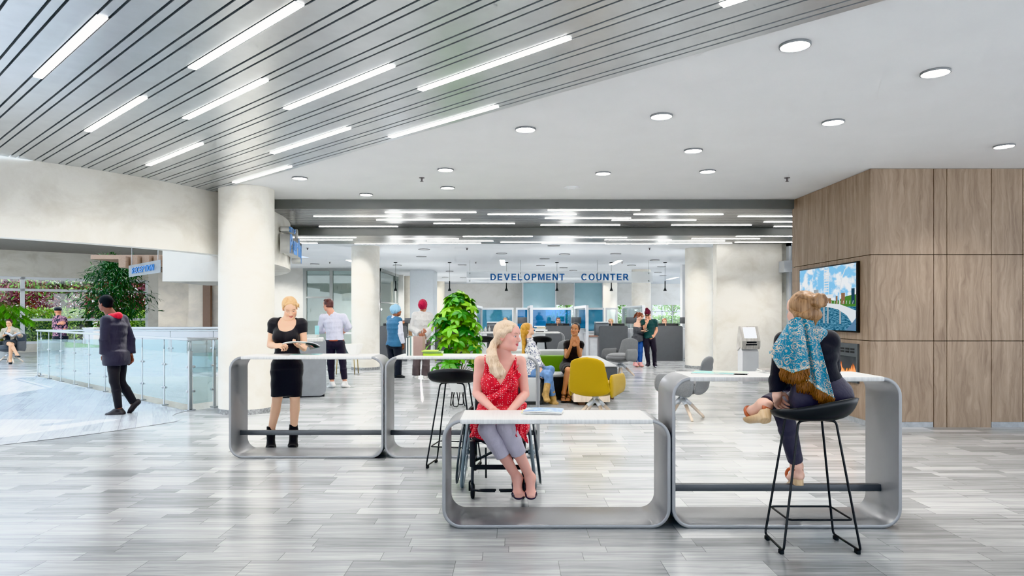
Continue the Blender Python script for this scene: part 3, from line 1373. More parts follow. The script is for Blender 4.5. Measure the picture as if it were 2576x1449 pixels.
# white pier
x0, x1 = fr(1031, 1090, 28)
mb = MB()
mb.box((x0, 28, 0), (x1, 29.5, Z3), .02)
struct('wall_pier', mb, mat('cool_white_paint', 'd5dbdf', .5, var=.02))
x0, x1 = fr(1716, 1726, 25)
mb = MB()
mb.box((x0, 25, 0), (x0 + 2.5, 25.3, Z3), .01)
struct('wall_pier_right', mb, M_whitep)
x0, x1 = fr(1796, 1803, 17.5)
mb = MB()
mb.box((5.72, 20.5, .4), (6.6, 20.55, 3.0))
struct('window_6', mb, mat('blue_window_panel', '5f9fd0', .2, var=.1, scale=1))
mb = MB()
mb.box((5.60, 20.6, 0), (13, 20.8, Z3))
struct('wall_right_rear', mb, M_wallg)

# ================================================================== atrium: far window wall and stone returns
A = Vector((-24.0, 22.25, 0))
B = Vector(((376 - CX) * 29.4 / FPX, 29.4, 0))
dv = (B - A)
LW = dv.length
ang = math.atan2(dv.y, dv.x)
MW = Matrix.Translation(A) @ Matrix.Rotation(ang, 4, 'Z')


def wbox(mb, x0, x1, y0, y1, z0, z1):
    mb.box((x0, y0, z0), (x1, y1, z1), M=MW)


mb = MB()
wbox(mb, 0, LW, 0, .3, 2.96, 4.2)
wbox(mb, 0, LW, 0, .3, 0, .32)
struct('wall_atrium', mb, M_beige)
mb = MB()
for xx in (.0, 3.15, 6.35, 9.55, LW - .12):
    wbox(mb, xx, xx + .14, .05, .2, .3, 2.98)
for zz in (.32, 1.22, 2.4, 2.86):
    wbox(mb, 0, LW, .05, .2, zz, zz + .1)
struct('window_7_frame', mb, M_whitep)
mb = MB()
wbox(mb, 0, LW, .1, .11, .35, 2.95)
struct('window_7', mb, glass('atrium_glass', (.95, .98, .98), .12))
mb = MB()
mb.box((-27, 20.5, 3.98), (-9, 31, 4.1))
struct('ceiling_atrium', mb, mat('taupe_ceiling', 'a39c93', .7))
mb = MB()
x0, x1 = fr(376, 398, 29)
mb.box((x0, 28.9, 0), (x1 + .1, 29.3, 4))
struct('wall_atrium_pier', mb, M_beige)
mb = MB()
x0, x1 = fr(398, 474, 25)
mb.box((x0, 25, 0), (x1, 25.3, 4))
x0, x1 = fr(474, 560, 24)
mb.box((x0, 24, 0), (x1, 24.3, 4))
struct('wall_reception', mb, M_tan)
mb = MB()
x0, x1 = fr(510, 529, 23.8)
mb.box((x0, 23.8, 0), (x1, 23.95, 3))
struct('door_1', mb, mat('brown_door_wood', '6b5546', .5, var=.15, stretch=(20, 20, 1)))
# suspended oak feature over the reception desk
mb = MB()
for k in range(9):
    a = 2.75 + k * .02
    x = -9.55 + k * .22
    mb.box((x, 16.4 + .12 * k, a - .12), (x + .17, 20.5, a + .16))
mb.box((-10.6, 17.0, 2.88), (-8.6, 20.5, 2.99))
o = mb.obj('ceiling_baffle', mat('oak_baffle', '8f7764', .5, var=.2, stretch=(8, 1, 8)))
o['kind'] = 'structure'
# ================================================================== lamps
def area(name, loc, size, power, rot=(0, 0, 0), color=(1, 1, 1), sy=None):
    l = bpy.data.lights.new(name, 'AREA')
    l.energy = power
    l.size = size
    l.color = color
    if sy:
        l.shape = 'RECTANGLE'
        l.size_y = sy
    o = bpy.data.objects.new(name, l)
    COL.objects.link(o)
    o.location = loc
    o.rotation_euler = rot
    return o


def spot(name, loc, power, deg=100, blend=.6, radius=.1, rot=(0, 0, 0), color=(1, .97, .93)):
    l = bpy.data.lights.new(name, 'SPOT')
    l.energy = power
    l.spot_size = math.radians(deg)
    l.spot_blend = blend
    l.shadow_soft_size = radius
    l.color = color
    o = bpy.data.objects.new(name, l)
    COL.objects.link(o)
    o.location = loc
    o.rotation_euler = rot
    return o


for (x, y), lab in NEAR:
    Y = 1.91 * FPX / (CY - y)
    p = P(x, y, Y)
    spot('downlight_lamp', (p.x, p.y, ZC - .03), 110, 125, .8, .1)
for x, y in [(-2.6, 9), (-.6, 10.6), (1.8, 10.6)]:
    pass
# rear hall fill spots, added to lift its dark back wall
for x in (-4.5, 0, 4.5):
    for y in (17.2, 21, 25, 30, 34, 37):
        spot('rear_fill', (x, y, Z3 - .03), 290, 150, .7, .15)
for x, y in ((-7.2, 29.2), (-7.5, 24.5), (-13, 22.5), (-9, 18.2), (-9.2, 25.6)):
    spot('office_fill', (x, y, Z3 - .05), 260, 150, .7, .15)  # fill spots added to brighten the left rear rooms
for x in (-3.0, 0, 3.0):
    for y, z in ((12.6, Z1), (14.7, Z2)):
        spot('soffit_lamp', (x, y, z - .03), 120, 150, .7, .2)
# column grazers
for x, y in ((-3.35, 9.6), (-3.7, 17.55), (4.95, 17.9)):
    spot('column_lamp', (x, y, ZC - .12), 55, 75, .8, .05)
for x in (5.1, 5.9):
    spot('wall_lamp', (x, 14.9, Z2 - .05), 70, 90, .8, .05)
sun = bpy.data.lights.new('sun', 'SUN')
sun.energy = 4.0
sun.angle = .02
sun.color = (1, .97, .92)
so = bpy.data.objects.new('sun', sun)
COL.objects.link(so)
so.rotation_euler = Euler((math.radians(30), 0, math.radians(168)))

for s0, s1, k, lab in BARS:
    q = SW((s0 + s1) / 2, .066 + .2535 * k + .0465)
    spot('bar_lamp', (q.x, q.y, ZS - .03), 55, 165, .9, .3)

for x, y in ((-5.75, 7.1), (-4.75, 8.2), (-3.9, 9.5), (-6.9, 6.2)):
    spot('beam_fill', (x, y, ZS - .04), 60, 150, .9, .3)  # extra spots added only to brighten the curved stone beam


def point(name, loc, power, radius):
    l = bpy.data.lights.new(name, 'POINT')
    l.energy = power
    l.shadow_soft_size = radius
    o = bpy.data.objects.new(name, l)
    COL.objects.link(o)
    o.location = loc


for x in (-3.4, 1.6, 5.6):
    for y in (19.6, 25.2, 31.5, 37):
        point('hall_fill', (x, y, 1.75), 28, .05)  # unseen point lights added to lift the rear ceiling and walls
# ================================================================== furniture materials
M_loop = mat('satin_grey_lacquer', '939496', .34, metal=.35, var=.03, scale=5)
M_rail = mat('dark_grey_rail', '5a5c5f', .4, metal=.3, var=.03)


def grain_mat(name, a, b, sx=90):
    t = NT(name)
    v = t.mapping(t.pos(), scale=(sx, 3.5, 3.5))
    f = t.noise(v, 1.0, 3, .6)
    c = t.ramp(f, [(.35, hexc(a)), (.65, hexc(b))])
    t.bsdf(c, .42)
    return t.m


M_top = grain_mat('white_linen_laminate', 'c6c6c5', 'd6d6d5')
M_plastic = mat('black_shell_plastic', '1c1c1d', .42, var=.05)
M_rod = mat('black_powder_coat', '18181a', .35, metal=.2, var=.05)
M_rubber = mat('black_rubber', '141415', .7)


def fabric(name, a, b, scale=140):
    t = NT(name)
    v = t.mapping(t.pos(True), scale=(1, 1, 3.2))
    f = t.noise(v, scale, 3, .7)
    g = t.noise(t.pos(True), 4, 3)
    c = t.ramp(f, [(.36, hexc(a)), (.64, hexc(b))])
    c = t.mix(t.math('MULTIPLY', g, .15), c, hexc(a))
    t.bsdf(c, .9, normal=t.bump(f, .25, .003), sheen=.25)
    return t.m


F_grey = fabric('grey_melange_wool', '55575a', '8c8e90')
F_yellow = fabric('mustard_yellow_felt', '967900', 'ab8c00', 300)
F_green = fabric('lime_green_felt', '4f7a0c', '678f16', 250)
F_lgrey = fabric('light_grey_felt', 'a4a7a9', 'bfc2c3', 200)
F_char = fabric('charcoal_felt', '2b2c2d', '3c3d3e', 250)
F_dgrey = fabric('slate_felt', '515558', '65696c', 250)
M_beech = grain_mat('pale_beech', 'd9c7b2', 'ead9c6', 20)
M_whitemetal = mat('white_cast_metal', 'd5d9de', .35, metal=.2)


# ------------------------------------------------------------------ loop tables
def loop_table(x0, x1, y0, y1, H, label, group, rail=True, dx=.0):
    W, D, t, r = x1 - x0, y1 - y0, .026, .125
    root = thing('loop_table', label, 'table', ((x0 + x1) / 2, (y0 + y1) / 2, 0), 0, group)
    # centre line of the band
    a, b = W / 2 - t / 2, H - t / 2
    path = []
    for cx, cz, s in ((a - r, b - r, 0), (-a + r, b - r, 90), (-a + r, t / 2 + r, 180), (a - r, t / 2 + r, 270)):
        for k in range(9):
            an = math.radians(s + k * 90 / 8)
            path.append((cx + r * math.cos(an), cz + r * math.sin(an), math.cos(an), math.sin(an)))
    e = .007
    sec = []
    for sx, sy, s in ((1, 1, 0), (-1, 1, 90), (-1, -1, 180), (1, -1, 270)):
        for k in range(3):
            an = math.radians(s + k * 45)
            sec.append((sx * (t / 2 - e) + e * math.cos(an), sy * (D / 2 - e) + e * math.sin(an)))
    mb = MB()
    n, m = len(path), len(sec)
    vs = [(px + nx * q[0], q[1], pz + nz * q[0]) for px, pz, nx, nz in path for q in sec]
    fs = [[i * m + j, ((i + 1) % n) * m + j, ((i + 1) % n) * m + (j + 1) % m, i * m + (j + 1) % m] for i in range(n) for j in range(m)]
    mb.add(vs, fs, True)
    mb.obj('loop_frame', M_loop, root, auto=35)
    mb = MB()
    mb.box((-W / 2 + r + .0, -D / 2 - .004, H - .032), (W / 2 - r - .0, D / 2 + .004, H + .002), .008)
    mb.obj('worktop', M_top, root, auto=35)
    if rail:
        mb = MB()
        mb.box((-W / 2 + t, .0, .202), (W / 2 - t, .045, .252), .003)
        mb.obj('foot_rail', M_rail, root, auto=35)
    return root


TH, TL = 1.06, .763
YT0, YT1 = 4.722, 5.172
loop_table(-.489, 1.111, YT0, YT1, TL, 'low grey loop table without a foot rail, in front of the wheelchair', 'grey loop tables', rail=False)
loop_table(1.118, 2.728, YT0, YT1, TH, 'tall grey loop table the woman in the turquoise scarf sits at', 'grey loop tables')
YL0, YL1 = 7.02, 7.47
loop_table(-2.944, -1.333, YL0, YL1, TH, 'tall grey loop table with the white bowl on it', 'grey loop tables')
loop_table(-1.327, .289, YL0, YL1, TH, 'tall grey loop table with upright books and a brown file holder', 'grey loop tables')
loop_table((1195 - CX) * 16.3 / FPX, (1421 - CX) * 16.3 / FPX, 16.3, 16.85, 1.06, 'small-looking grey loop table far back, with vases and stacked books', 'grey loop tables')


# ------------------------------------------------------------------ bar stools
def shell_mesh(yaw, hz, back=.155, front=.035, side=.085):
    """low bucket seat: high behind, dipping to the front"""
    R = (.265, .235)

    def fn(u, v):
        a = 2 * PI * u
        c, s = math.cos(a), math.sin(a)          # s=+1 front, -1 back
        rim = side + (front - side) * max(0, s) ** 1.3 + (back - side) * max(0, -s) ** 1.2
        rr = math.sin(min(1, v * 1.02) * PI / 2) ** .8
        z = rim * v ** 3.2
        x, y = R[0] * rr * c, R[1] * rr * s
        y -= .05 * max(0, -s) * v ** 3
        q = Vector((x, y, z))
        q.rotate(Euler((0, 0, yaw)))
        return (q.x, q.y, q.z + hz)
    mb = MB()
    mb.grid(fn, 48, 14, True, closeu=True)
    return mb


def bar_stool(loc, rot, shell_yaw, label, group, hs=.83, foot=(.228, .168), top=(.118, .10)):
    t = thing('bar_stool', label, 'bar stool', loc, rot, group)
    o = shell_mesh(shell_yaw, hs - .004).obj('seat_shell', M_plastic, t)
    solid(o, .014, 1)
    for sx in (-1, 1):
        mb = MB()
        pts = roundpath([(sx * .05, top[1], hs), (sx * top[0], top[1], hs - .004), (sx * foot[0], foot[1], .028), (sx * (foot[0] + .012), -foot[1], .028), (sx * top[0], -top[1], hs - .004), (sx * .05, -top[1], hs)], .03)
        mb.tube(pts, .0075, 10)
        mb.obj('leg', M_rod, t)
        for yy in (foot[1] - .035, -foot[1] + .04):
            mb = MB()
            xx = foot[0] + (.0 if yy > 0 else .011)
            mb.box((sx * xx - .012, yy - .02, 0), (sx * xx + .012, yy + .02, .024), .003)
            mb.obj('glide', M_rubber, t)
    mb = MB()
    f = .74
    zz = hs * (1 - f)
    rx, ry = top[0] + (foot[0] - top[0]) * f, top[1] + (foot[1] - top[1]) * f
    c = [(rx, ry, zz), (-rx, ry, zz), (-rx, -ry, zz), (rx, -ry, zz)]
    pts = []
    for i in range(4):
        a, b, d = Vector(c[i - 1]), Vector(c[i]), Vector(c[(i + 1) % 4])
        for k in range(5):
            u = k / 4
            p0, p1 = b + (a - b).normalized() * .03, b + (d - b).normalized() * .03
            pts.append(p0.lerp(b, u).lerp(b.lerp(p1, u), u))
    mb.tube(pts, .0065, 8, closed=True)
    mb.obj('foot_ring', M_rod, t)
    return t


STOOL_R = (1.925, 4.362, 0)
bar_stool(STOOL_R, 0, math.radians(38), 'black shell bar stool on thin rods, holding the woman in the scarf', 'black bar stools')
bar_stool((-.565, 6.66, 0), math.radians(-10), math.radians(8), 'empty black shell bar stool left of the wheelchair', 'black bar stools')


def far_stool(x, y, Y, label):
    t = thing('bar_stool', label, 'bar stool', ((x - CX) * Y / FPX, Y, 0), 0, 'black bar stools')
    o = shell_mesh(0, .84).obj('seat_shell', M_plastic, t)
    solid(o, .02, 1)
    for sx in (-1, 1):
        mb = MB()
        mb.tube(roundpath([(sx * .1, .1, .845), (sx * .2, .17, .012), (sx * .21, -.17, .012), (sx * .1, -.1, .845)], .03), .011, 8)
        mb.obj('leg', M_rod, t)


far_stool(1360.5, 0, 15.7, 'black bar stool in front of the far loop table, left of the clapping woman')
far_stool(1220, 0, 15.7, 'black bar stool half hidden behind the tall plant')


# ------------------------------------------------------------------ lounge chairs
def lounge_chair(loc, rot, cloth, label, group='upholstered lounge chairs', vox=.012):
    t = thing('lounge_chair', label, 'armchair', loc, rot, group)
    X, Yv, Z = Vector((1, 0, 0)), Vector((0, 1, 0)), Vector((0, 0, 1))
    # bowl-shaped seat shell with arms, hollowed by the sitting space
    pr = [ell((0, .045, .44), (X * .33, Yv * .315, Z * .115), .03),
          Prim((-.30, -.20, .50), (-.345, .20, .525), (.165, .032), (.135, .028), Z, .03, cap=.08),
          Prim((.30, -.20, .50), (.345, .20, .525), (.165, .032), (.135, .028), Z, .03, cap=.08)]
    me = field_mesh('shell', pr, vox)
    o = link('arm_shell', me, cloth, t)
    pr = [Prim((0, -.285, .45), (0, -.37, .81), (.305, .034), (.25, .030), X, .02, cap=.10)]
    me = field_mesh('backrest', pr, vox)
    link('backrest', me, cloth, t)
    me = field_mesh('seat', [ell((0, .05, .495), (X * .29, Yv * .29, Z * .07), .02)], vox)
    link('seat_cushion', me, cloth, t)
    mb = MB()
    mb.lathe([(.05, .34), (.045, .26), (.03, .235), (.0001, .23)], 20)
    for k in range(4):
        a = math.radians(45 + 90 * k)
        c, s = math.cos(a), math.sin(a)
        mb.tube([(.02 * c, .02 * s, .285), (.13 * c, .13 * s, .20)], [.034, .026], 12)
    mb.obj('hub', M_whitemetal, t)
    for k in range(4):
        a = math.radians(45 + 90 * k)
        c, s = math.cos(a), math.sin(a)
        mb = MB()
        mb.tube([(.125 * c, .125 * s, .204), (.325 * c, .325 * s, .018), (.328 * c, .328 * s, 0.0)], [.025, .019, .017], 12)
        mb.obj('leg', M_beech, t)
    return t


def yaw_of(dx, dy):
    return math.atan2(dy, dx) - PI / 2


pf = FL(1497, 1050)
lounge_chair((1.19, 9.63, 0), yaw_of(.42, .91), F_yellow, 'mustard yellow armchair seen from behind, in front of the clapping woman')
lounge_chair(((1716 - CX) * 9.75 / FPX, 9.75, 0), yaw_of(-.82, .57), F_grey, 'grey melange armchair behind the left end of the tall right table')
lounge_chair(((1561 - CX) * 16.4 / FPX, 16.4, 0), yaw_of(-.72, -.69), F_grey, 'grey melange armchair facing the sofa, left of the young couple')
lounge_chair(((1408 - CX) * 15.2 / FPX, 15.2, 0), yaw_of(-.55, -.83), F_grey, 'grey armchair mostly hidden behind the green sofa')
lounge_chair(((26 - CX) * 20.9 / FPX, 20.9, 0), yaw_of(.1, -1), fabric('dark_slate_wool', '34373b', '55585c'), 'dark slate armchair the woman reading by the windows sits in')

# ------------------------------------------------------------------ sofa group
t = thing('modular_sofa', 'modular sofa with charcoal seat, lime green backrest and grey top cushion', 'sofa', (.73, 12.3, 0))
mb = MB()
mb.box((-1.05, -.48, .05), (.34, .4, .40), .03)
mb.obj('base', F_char, t, auto=40)
mb = MB()
mb.box((-1.05, -.5, .395), (.34, .14, .445), .02)
mb.obj('seat_cushion', F_lgrey, t, auto=40)
mb = MB()
mb.box((-1.05, .14, .40), (.34, .34, .735), .035)
mb.obj('backrest', F_green, t, auto=40)
mb = MB()
mb.box((-1.05, .36, .40), (.34, .62, .83), .05)
mb.obj('back_cushion', F_lgrey, t, auto=40)
t = thing('ottoman', 'light grey ottoman bench the blonde woman in jeans sits on', 'ottoman', (.05, 11.62, 0))
mb = MB()
mb.box((-.36, -.46, .05), (.42, .16, .44), .025)
mb.obj('seat', F_lgrey, t, auto=40)
mb = MB()
mb.box((-.35, -.45, .0), (.44, .15, .06), .005)
mb.box((.415, -.44, .0), (.45, .15, .36), .006)
mb.obj('base', F_char, t, auto=40)
t = thing('low_cabinet', 'slate grey upholstered block table right of the sofa', 'side table', (1.5, 13.3, 0))
mb = MB()
mb.box((-.38, -1.42, .08), (.36, 1.5, .565), .03)
mb.obj('body', F_dgrey, t, auto=40)
mb = MB()
mb.box((-.385, -1.425, .565), (.365, 1.5, .587), .008)
mb.obj('top', F_lgrey, t, auto=40)
mb = MB()
for xx in (-.3, .2):
    for yy in (-1.35, 1.3):
        mb = MB()
        mb.box((xx, yy, 0), (xx + .1, yy + .1, .08))
        mb.obj('foot', mat('walnut_brown', '6e5545', .5), t)
t = thing('wood_cube_table', 'pale beech cube table behind the yellow armchair', 'side table', (1.31, 11.35, 0))
mb = MB()
mb.box((-.3, -.26, .05), (.3, .26, .37), .012)
mb.obj('box', M_beech, t, auto=40)
mb = MB()
for xx in (-.2, .12):
    mb = MB()
    mb.box((xx, -.2, 0), (xx + .1, .2, .05))
    mb.obj('foot', mat('walnut_brown', '6e5545', .5), t)

# ------------------------------------------------------------------ information counter, left
CA = math.radians(15.4)
cc_ = Vector((.625, -.33))
cc_.rotate(Matrix.Rotation(CA, 2))
t = thing('information_counter', 'grey counter with rounded corners and white top behind the reading woman', 'counter', (-3.375 - cc_.x, 12.27 - cc_.y, 0), CA)
mb = MB()
prof_ = []
W, H, r = 1.25, 1.05, .11
for cx, cz, s in ((W / 2 - r, H - r, 0), (-W / 2 + r, H - r, 90), (-W / 2 + r, r + .02, 180), (W / 2 - r, r + .02, 270)):
    for k in range(7):
        an = math.radians(s + k * 15)
        prof_.append((cx + r * math.cos(an), cz + r * math.sin(an)))
vs = [(x, -.33, z) for x, z in prof_] + [(x, .33, z) for x, z in prof_]
n = len(prof_)
mb.add(vs, [[i, (i + 1) % n, n + (i + 1) % n, n + i] for i in range(n)] + [list(range(n)), list(range(n, 2 * n))])
mb.obj('body', mat('counter_grey', '8d9094', .4, metal=.2), t, auto=40)
mb = MB()
mb.box((-W / 2 + r, -.34, H - .05), (W / 2 - r * .4, .34, H + .01), .012)
mb.obj('worktop', M_top, t, auto=40)
mb = MB()
mb.box((-W / 2 + .03, -.3, 0), (W / 2 - .03, .3, .03))
mb.obj('plinth', M_black, t)


# ------------------------------------------------------------------ books and magazines
def booklet(name, loc, rot, size, label, cat, group, colors, thick=.008, curl=.0, tilt=(0, 0)):
    """a bound booklet: cover with printed bands and a block of pages"""
    t = thing(name, label, cat, loc, rot, group)
    w_, d_ = size
    mb = MB()
    nx = 10

    def z_(x):
        return curl * (1 - (2 * x) ** 2)
    top, bot = [], []
    for j in range(2):
        for i in range(nx + 1):
            x = i / nx - .5
            top.append((x * w_, (j - .5) * d_, thick + z_(x)))
            bot.append((x * w_, (j - .5) * d_, z_(x)))
    vs = top + bot
    n1, N = nx + 1, 2 * (nx + 1)
    fs = []
    for i in range(nx):
        fs += [[N + i, N + i + 1, N + n1 + i + 1, N + n1 + i], [i, N + i, N + i + 1, i + 1], [n1 + i, n1 + i + 1, N + n1 + i + 1, N + n1 + i]]
    fs += [[0, n1, N + n1, N], [nx, N + nx, N + n1 + nx, n1 + nx]]
    mb.add(vs, fs)
    mb.obj('pages', mat('paper_white', 'ecebe7', .6, var=.03, scale=60), t)
    # printed cover on top
    tt = NT('cover_' + label[:18].replace(' ', '_'))
    tx, ty, tz = tt.sep(tt.pos(True))
    nn = tt.noise(tt.comb(tt.math('MULTIPLY', tx, 7.), tt.math('MULTIPLY', ty, 14.), 0.), 1.3, 3, .6, .7)
    cr = tt.ramp(nn, [(.3 + .45 * i / max(1, len(colors) - 1), hexc(c)) for i, c in enumerate(colors)], 'EASE')
    tt.bsdf(cr, .3, spec=.5)
    mb = MB()
    vs = [(v[0], v[1], v[2] + .0012) for v in top]
    mb.add(vs, [[i, i + 1, n1 + i + 1, n1 + i] for i in range(nx)])
    mb.obj('cover', tt.m, t)
    return t


BL = ['e9edf0', 'b9d3e6', '5f93c8', 'dfe8ea', '8fb98a', 'f2efe6']
TQ = ['e7f2f0', '9fdcd8', '44b8bd', 'eef0dc', 'b7d98a', 'dff0ee']
booklet('magazine', (.235, 5.03, TL + .0125), math.radians(-9), (.285, .20), 'blue and white magazine on top of the pile on the low table', 'magazine', 'magazines on the loop tables', BL, .009, .006)
booklet('magazine', (.215, 5.04, TL + .003), math.radians(-4), (.285, .19), 'white magazine with a yellow edge, bottom of the low table pile', 'magazine', 'magazines on the loop tables', ['eeeeea', 'f0e9a0', 'e8e8e4'], .008, .001)
booklet('magazine', (1.49, 4.99, TH + .003), math.radians(-24), (.30, .215), 'turquoise magazine on the left half of the tall right table', 'magazine', 'magazines on the loop tables', TQ, .006)
booklet('magazine', (1.60, 4.955, TH + .010), math.radians(-12), (.24, .16), 'pale magazine lying over the turquoise one on the right table', 'magazine', 'magazines on the loop tables', ['e9efe9', 'cfe3d6', 'e6d9c9', 'f2f2ee'], .005)
booklet('magazine', (1.985, 5.06, TH + .003), math.radians(15), (.25, .17), 'dark magazine at the bottom, beside the woman in the scarf', 'magazine', 'magazines on the loop tables', ['3a3a3c', '8f8b87', 'c8c4be'], .010)
booklet('magazine', (1.975, 5.07, TH + .0145), math.radians(-6), (.23, .16), 'upper magazine beside the woman in the scarf', 'magazine', 'magazines on the loop tables', ['b9b2a8', '6f6a66', 'e2ded6'], .010)
booklet('magazine', (-2.19, 7.2, TH + .003), math.radians(5), (.30, .21), 'turquoise magazine in front of the woman in the black dress', 'magazine', 'magazines on the loop tables', TQ, .007)


def book(loc, dims, colors, label, group, rot=0, upright=False):
    """hardback: cover boards, spine and page block; dims = spine length, depth, thickness"""
    L, D, T = dims
    t = thing('book', label, 'book', loc, rot, group)
    a = mat('cover_' + colors, colors, .4, var=.08, scale=30)
    mb = MB()
    if upright:      # spine faces -y, standing
        mb.box((-T / 2, 0, 0), (-T / 2 + .002, D, L))
        mb.box((T / 2 - .002, 0, 0), (T / 2, D, L))
        mb.box((-T / 2, -.001, 0), (T / 2, .002, L))
        mb.obj('cover', a, t)
        mb = MB()
        mb.box((-T / 2 + .0022, .0022, .003), (T / 2 - .0022, D - .004, L - .003))
    else:            # lying, spine faces -y
        mb.box((-L / 2, 0, 0), (L / 2, D, .002))
        mb.box((-L / 2, 0, T - .002), (L / 2, D, T))
        mb.box((-L / 2, -.001, 0), (L / 2, .002, T))
        mb.obj('cover', a, t)
        mb = MB()
        mb.box((-L / 2 + .004, .0022, .0022), (L / 2 - .004, D - .004, T - .0022))
    mb.obj('pages', mat('paper_white', 'ecebe7', .6, var=.03, scale=60), t)
    return t


ub = 'upright books on the loop table'
xx = -1.108
for T, L, c, lab in ((.011, .185, 'd9dcd8', 'thin pale upright book at the left end of the upright row'), (.012, .20, '3c4a4d', 'thin dark upright book, second in the upright row'),
                     (.016, .19, 'e4e2da', 'white upright book between dark and teal spines'), (.012, .205, '7d9b98', 'teal upright book in the upright row'),
                     (.018, .2, 'efeae0', 'cream upright book touching the brown file holder')):
    book((xx, 7.10, TH + .002), (L, .17, T), c, lab, ub, upright=True)
    xx += T + .0025
t = thing('file_holder', 'dusty brown file holder standing on the middle loop table', 'file holder', (-.99, 7.1, TH + .002))
mb = MB()
mb.box((-.052, 0, 0), (.052, .006, .203), .001)
mb.box((-.052, .006, 0), (-.046, .22, .203))
mb.box((.046, .006, 0), (.052, .22, .203))
mb.box((-.046, .006, 0), (.046, .22, .005))
mb.obj('shell', mat('dusty_brown_card', '9b837b', .7, var=.04, scale=30), t)
mb = MB()
mb.box((-.044, .012, .006), (.044, .21, .19))
mb.obj('papers', mat('paper_white', 'ecebe7', .6, var=.03, scale=60), t)
gb = 'flat green books on the loop table'
book((-.83, 7.09, TH + .002), (.205, .2, .022), '9dbb2c', 'lime green book at the bottom of the flat stack', gb, .05)
book((-.845, 7.1, TH + .025), (.21, .19, .019), '6f8f4a', 'olive green book in the middle of the flat stack', gb, -.04)
book((-.865, 7.1, TH + .045), (.17, .15, .011), 'b9cf5a', 'small pale green book on top of the flat stack', gb, .02)
t = thing('bowl', 'white ceramic bowl on the left loop table', 'bowl', (-1.70, 7.27, TH + .002))
mb = MB()
mb.lathe([(.0001, .004), (.042, .004), (.045, .0), (.05, .0), (.052, .006), (.078, .05), (.094, .10), (.098, .116), (.094, .116), (.088, .10), (.072, .05), (.045, .012), (.0001, .010)], 12)
mb.obj('body', mat('white_porcelain', 'f0efea', .2, var=.02), t, auto=22)

# things on the information counter
t = thing('brochure_stack', 'stack of pale brochures on the grey counter', 'brochures', (-3.72, 12.5, 1.06))
for k in range(5):
    mb = MB()
    mb.box((-.12 + .006 * (k % 2), -.09, .012 * k), (.12 + .004 * k % 3, .09, .012 * k + .011))
    mb.obj('brochure', mat('brochure_%d' % (k % 3), ['e2e4e0', 'c9d0cc', 'ecebe6'][k % 3], .5), t)
t = thing('card_display', 'pale turquoise card standing on the grey counter', 'sign', (-3.68, 12.75, 1.06))
mb = MB()
mb.box((-.04, -.002, .004), (.04, .002, .22))
mb.obj('card', mat('pale_turquoise_card', 'a5dce2', .5), t)
mb = MB()
mb.box((-.045, -.03, 0), (.045, .03, .005))
mb.obj('foot', M_whitep, t)

# waiting seat and small table behind the man in the white shirt
t = thing('padded_stool', 'grey padded seat on thin brass legs beside the rear column', 'stool', ((874 - CX) * 17 / FPX, 17.0, 0))
mb = MB()
for k in range(4):
    mb.box((-.26, -.24 + .12 * k, .52), (.24, -.125 + .12 * k, .66), .04)
mb.obj('seat', fabric('blue_grey_wool', '4a555c', '6b767c'), t, auto=40)
for sx in (-.2, .2):
    for sy in (-.18, .18):
        mb = MB()
        mb.tube([(sx, sy, .52), (sx * 1.15, sy * 1.1, 0)], .012, 8)
        mb.obj('leg', mat('brass', 'b79f6a', .3, metal=.8), t)
t = thing('side_table', 'white side table half hidden by the rear column', 'side table', ((886 - CX) * 19.3 / FPX, 19.3, 0))
mb = MB()
mb.box((-.4, -.25, .93), (.42, .25, .97), .008)
mb.obj('table_top', M_whitep, t)
for sx in (-.3, .3):
    mb = MB()
    mb.box((sx - .02, -.2, 0), (sx + .02, .2, .93))
    mb.obj('leg', M_whitep, t)

# ------------------------------------------------------------------ development counter desks
DY = 21.6


def px(x, Y):
    return (x - CX) * Y / FPX


def desk(a, b, label, Y=DY, z=1.125):
    x0, x1 = px(a, Y), px(b, Y)
    t = thing('service_desk', label, 'desk', ((x0 + x1) / 2, Y, 0), 0, 'charcoal service desks')
    W = x1 - x0
    r = .06
    mb = MB()
    pts = [(-W / 2, 0), (W / 2, 0)]
    for k in range(5):
        an = math.radians(k * 22.5)
        pts.append((W / 2 - r + r * math.cos(an), z - r + r * math.sin(an)))
    for k in range(5):
        an = math.radians(90 + k * 22.5)
        pts.append((-W / 2 + r + r * math.cos(an), z - r + r * math.sin(an)))
    n = len(pts)
    vs = [(x, -.03, q) for x, q in pts] + [(x, .03, q) for x, q in pts]
    mb.add(vs, [[i, (i + 1) % n, n + (i + 1) % n, n + i] for i in range(n)] + [list(range(n)), list(range(n, 2 * n))])
    mb.obj('front_panel', M_dark, t)
    mb = MB()
    mb.box((-W / 2, .05, .74), (W / 2, .8, .78), .006)
    mb.obj('worktop', M_whitep, t)
    for s in (-1, 1):
        mb = MB()
        mb.box((s * W * .48 - .02, .05, 0), (s * W * .48 + .02, .75, .74))
        mb.obj('side_panel', M_whitep, t)
        # monitor seen from behind, edge above the panel
        mm = MB()
        mm.box((s * W * .24 - W * .22, .36, .86), (s * W * .24 + W * .22, .39, 1.195), .006)
        mo = mm.obj('monitor', M_black, t)
        mm = MB()
        mm.box((s * W * .24 - .02, .39, .8), (s * W * .24 + .02, .42, 1.0))
        mm.box((s * W * .24 - .1, .33, .78), (s * W * .24 + .1, .5, .79))
        mm.obj('stand', M_black, mo)
    return t


desk(956, 1024, 'charcoal service desk left of the man in the blue turban')
desk(1094, 1165, 'charcoal service desk behind the tall leafy plant')
desk(1225, 1290, 'charcoal service desk behind the head of the woman in red', 21.9)
desk(1372, 1437, 'charcoal service desk with a dark-haired clerk, left of the clapping woman')
desk(1507, 1579, 'charcoal service desk with a blonde clerk')
desk(1646, 1717, 'charcoal service desk with a red-haired clerk, beside the right column')

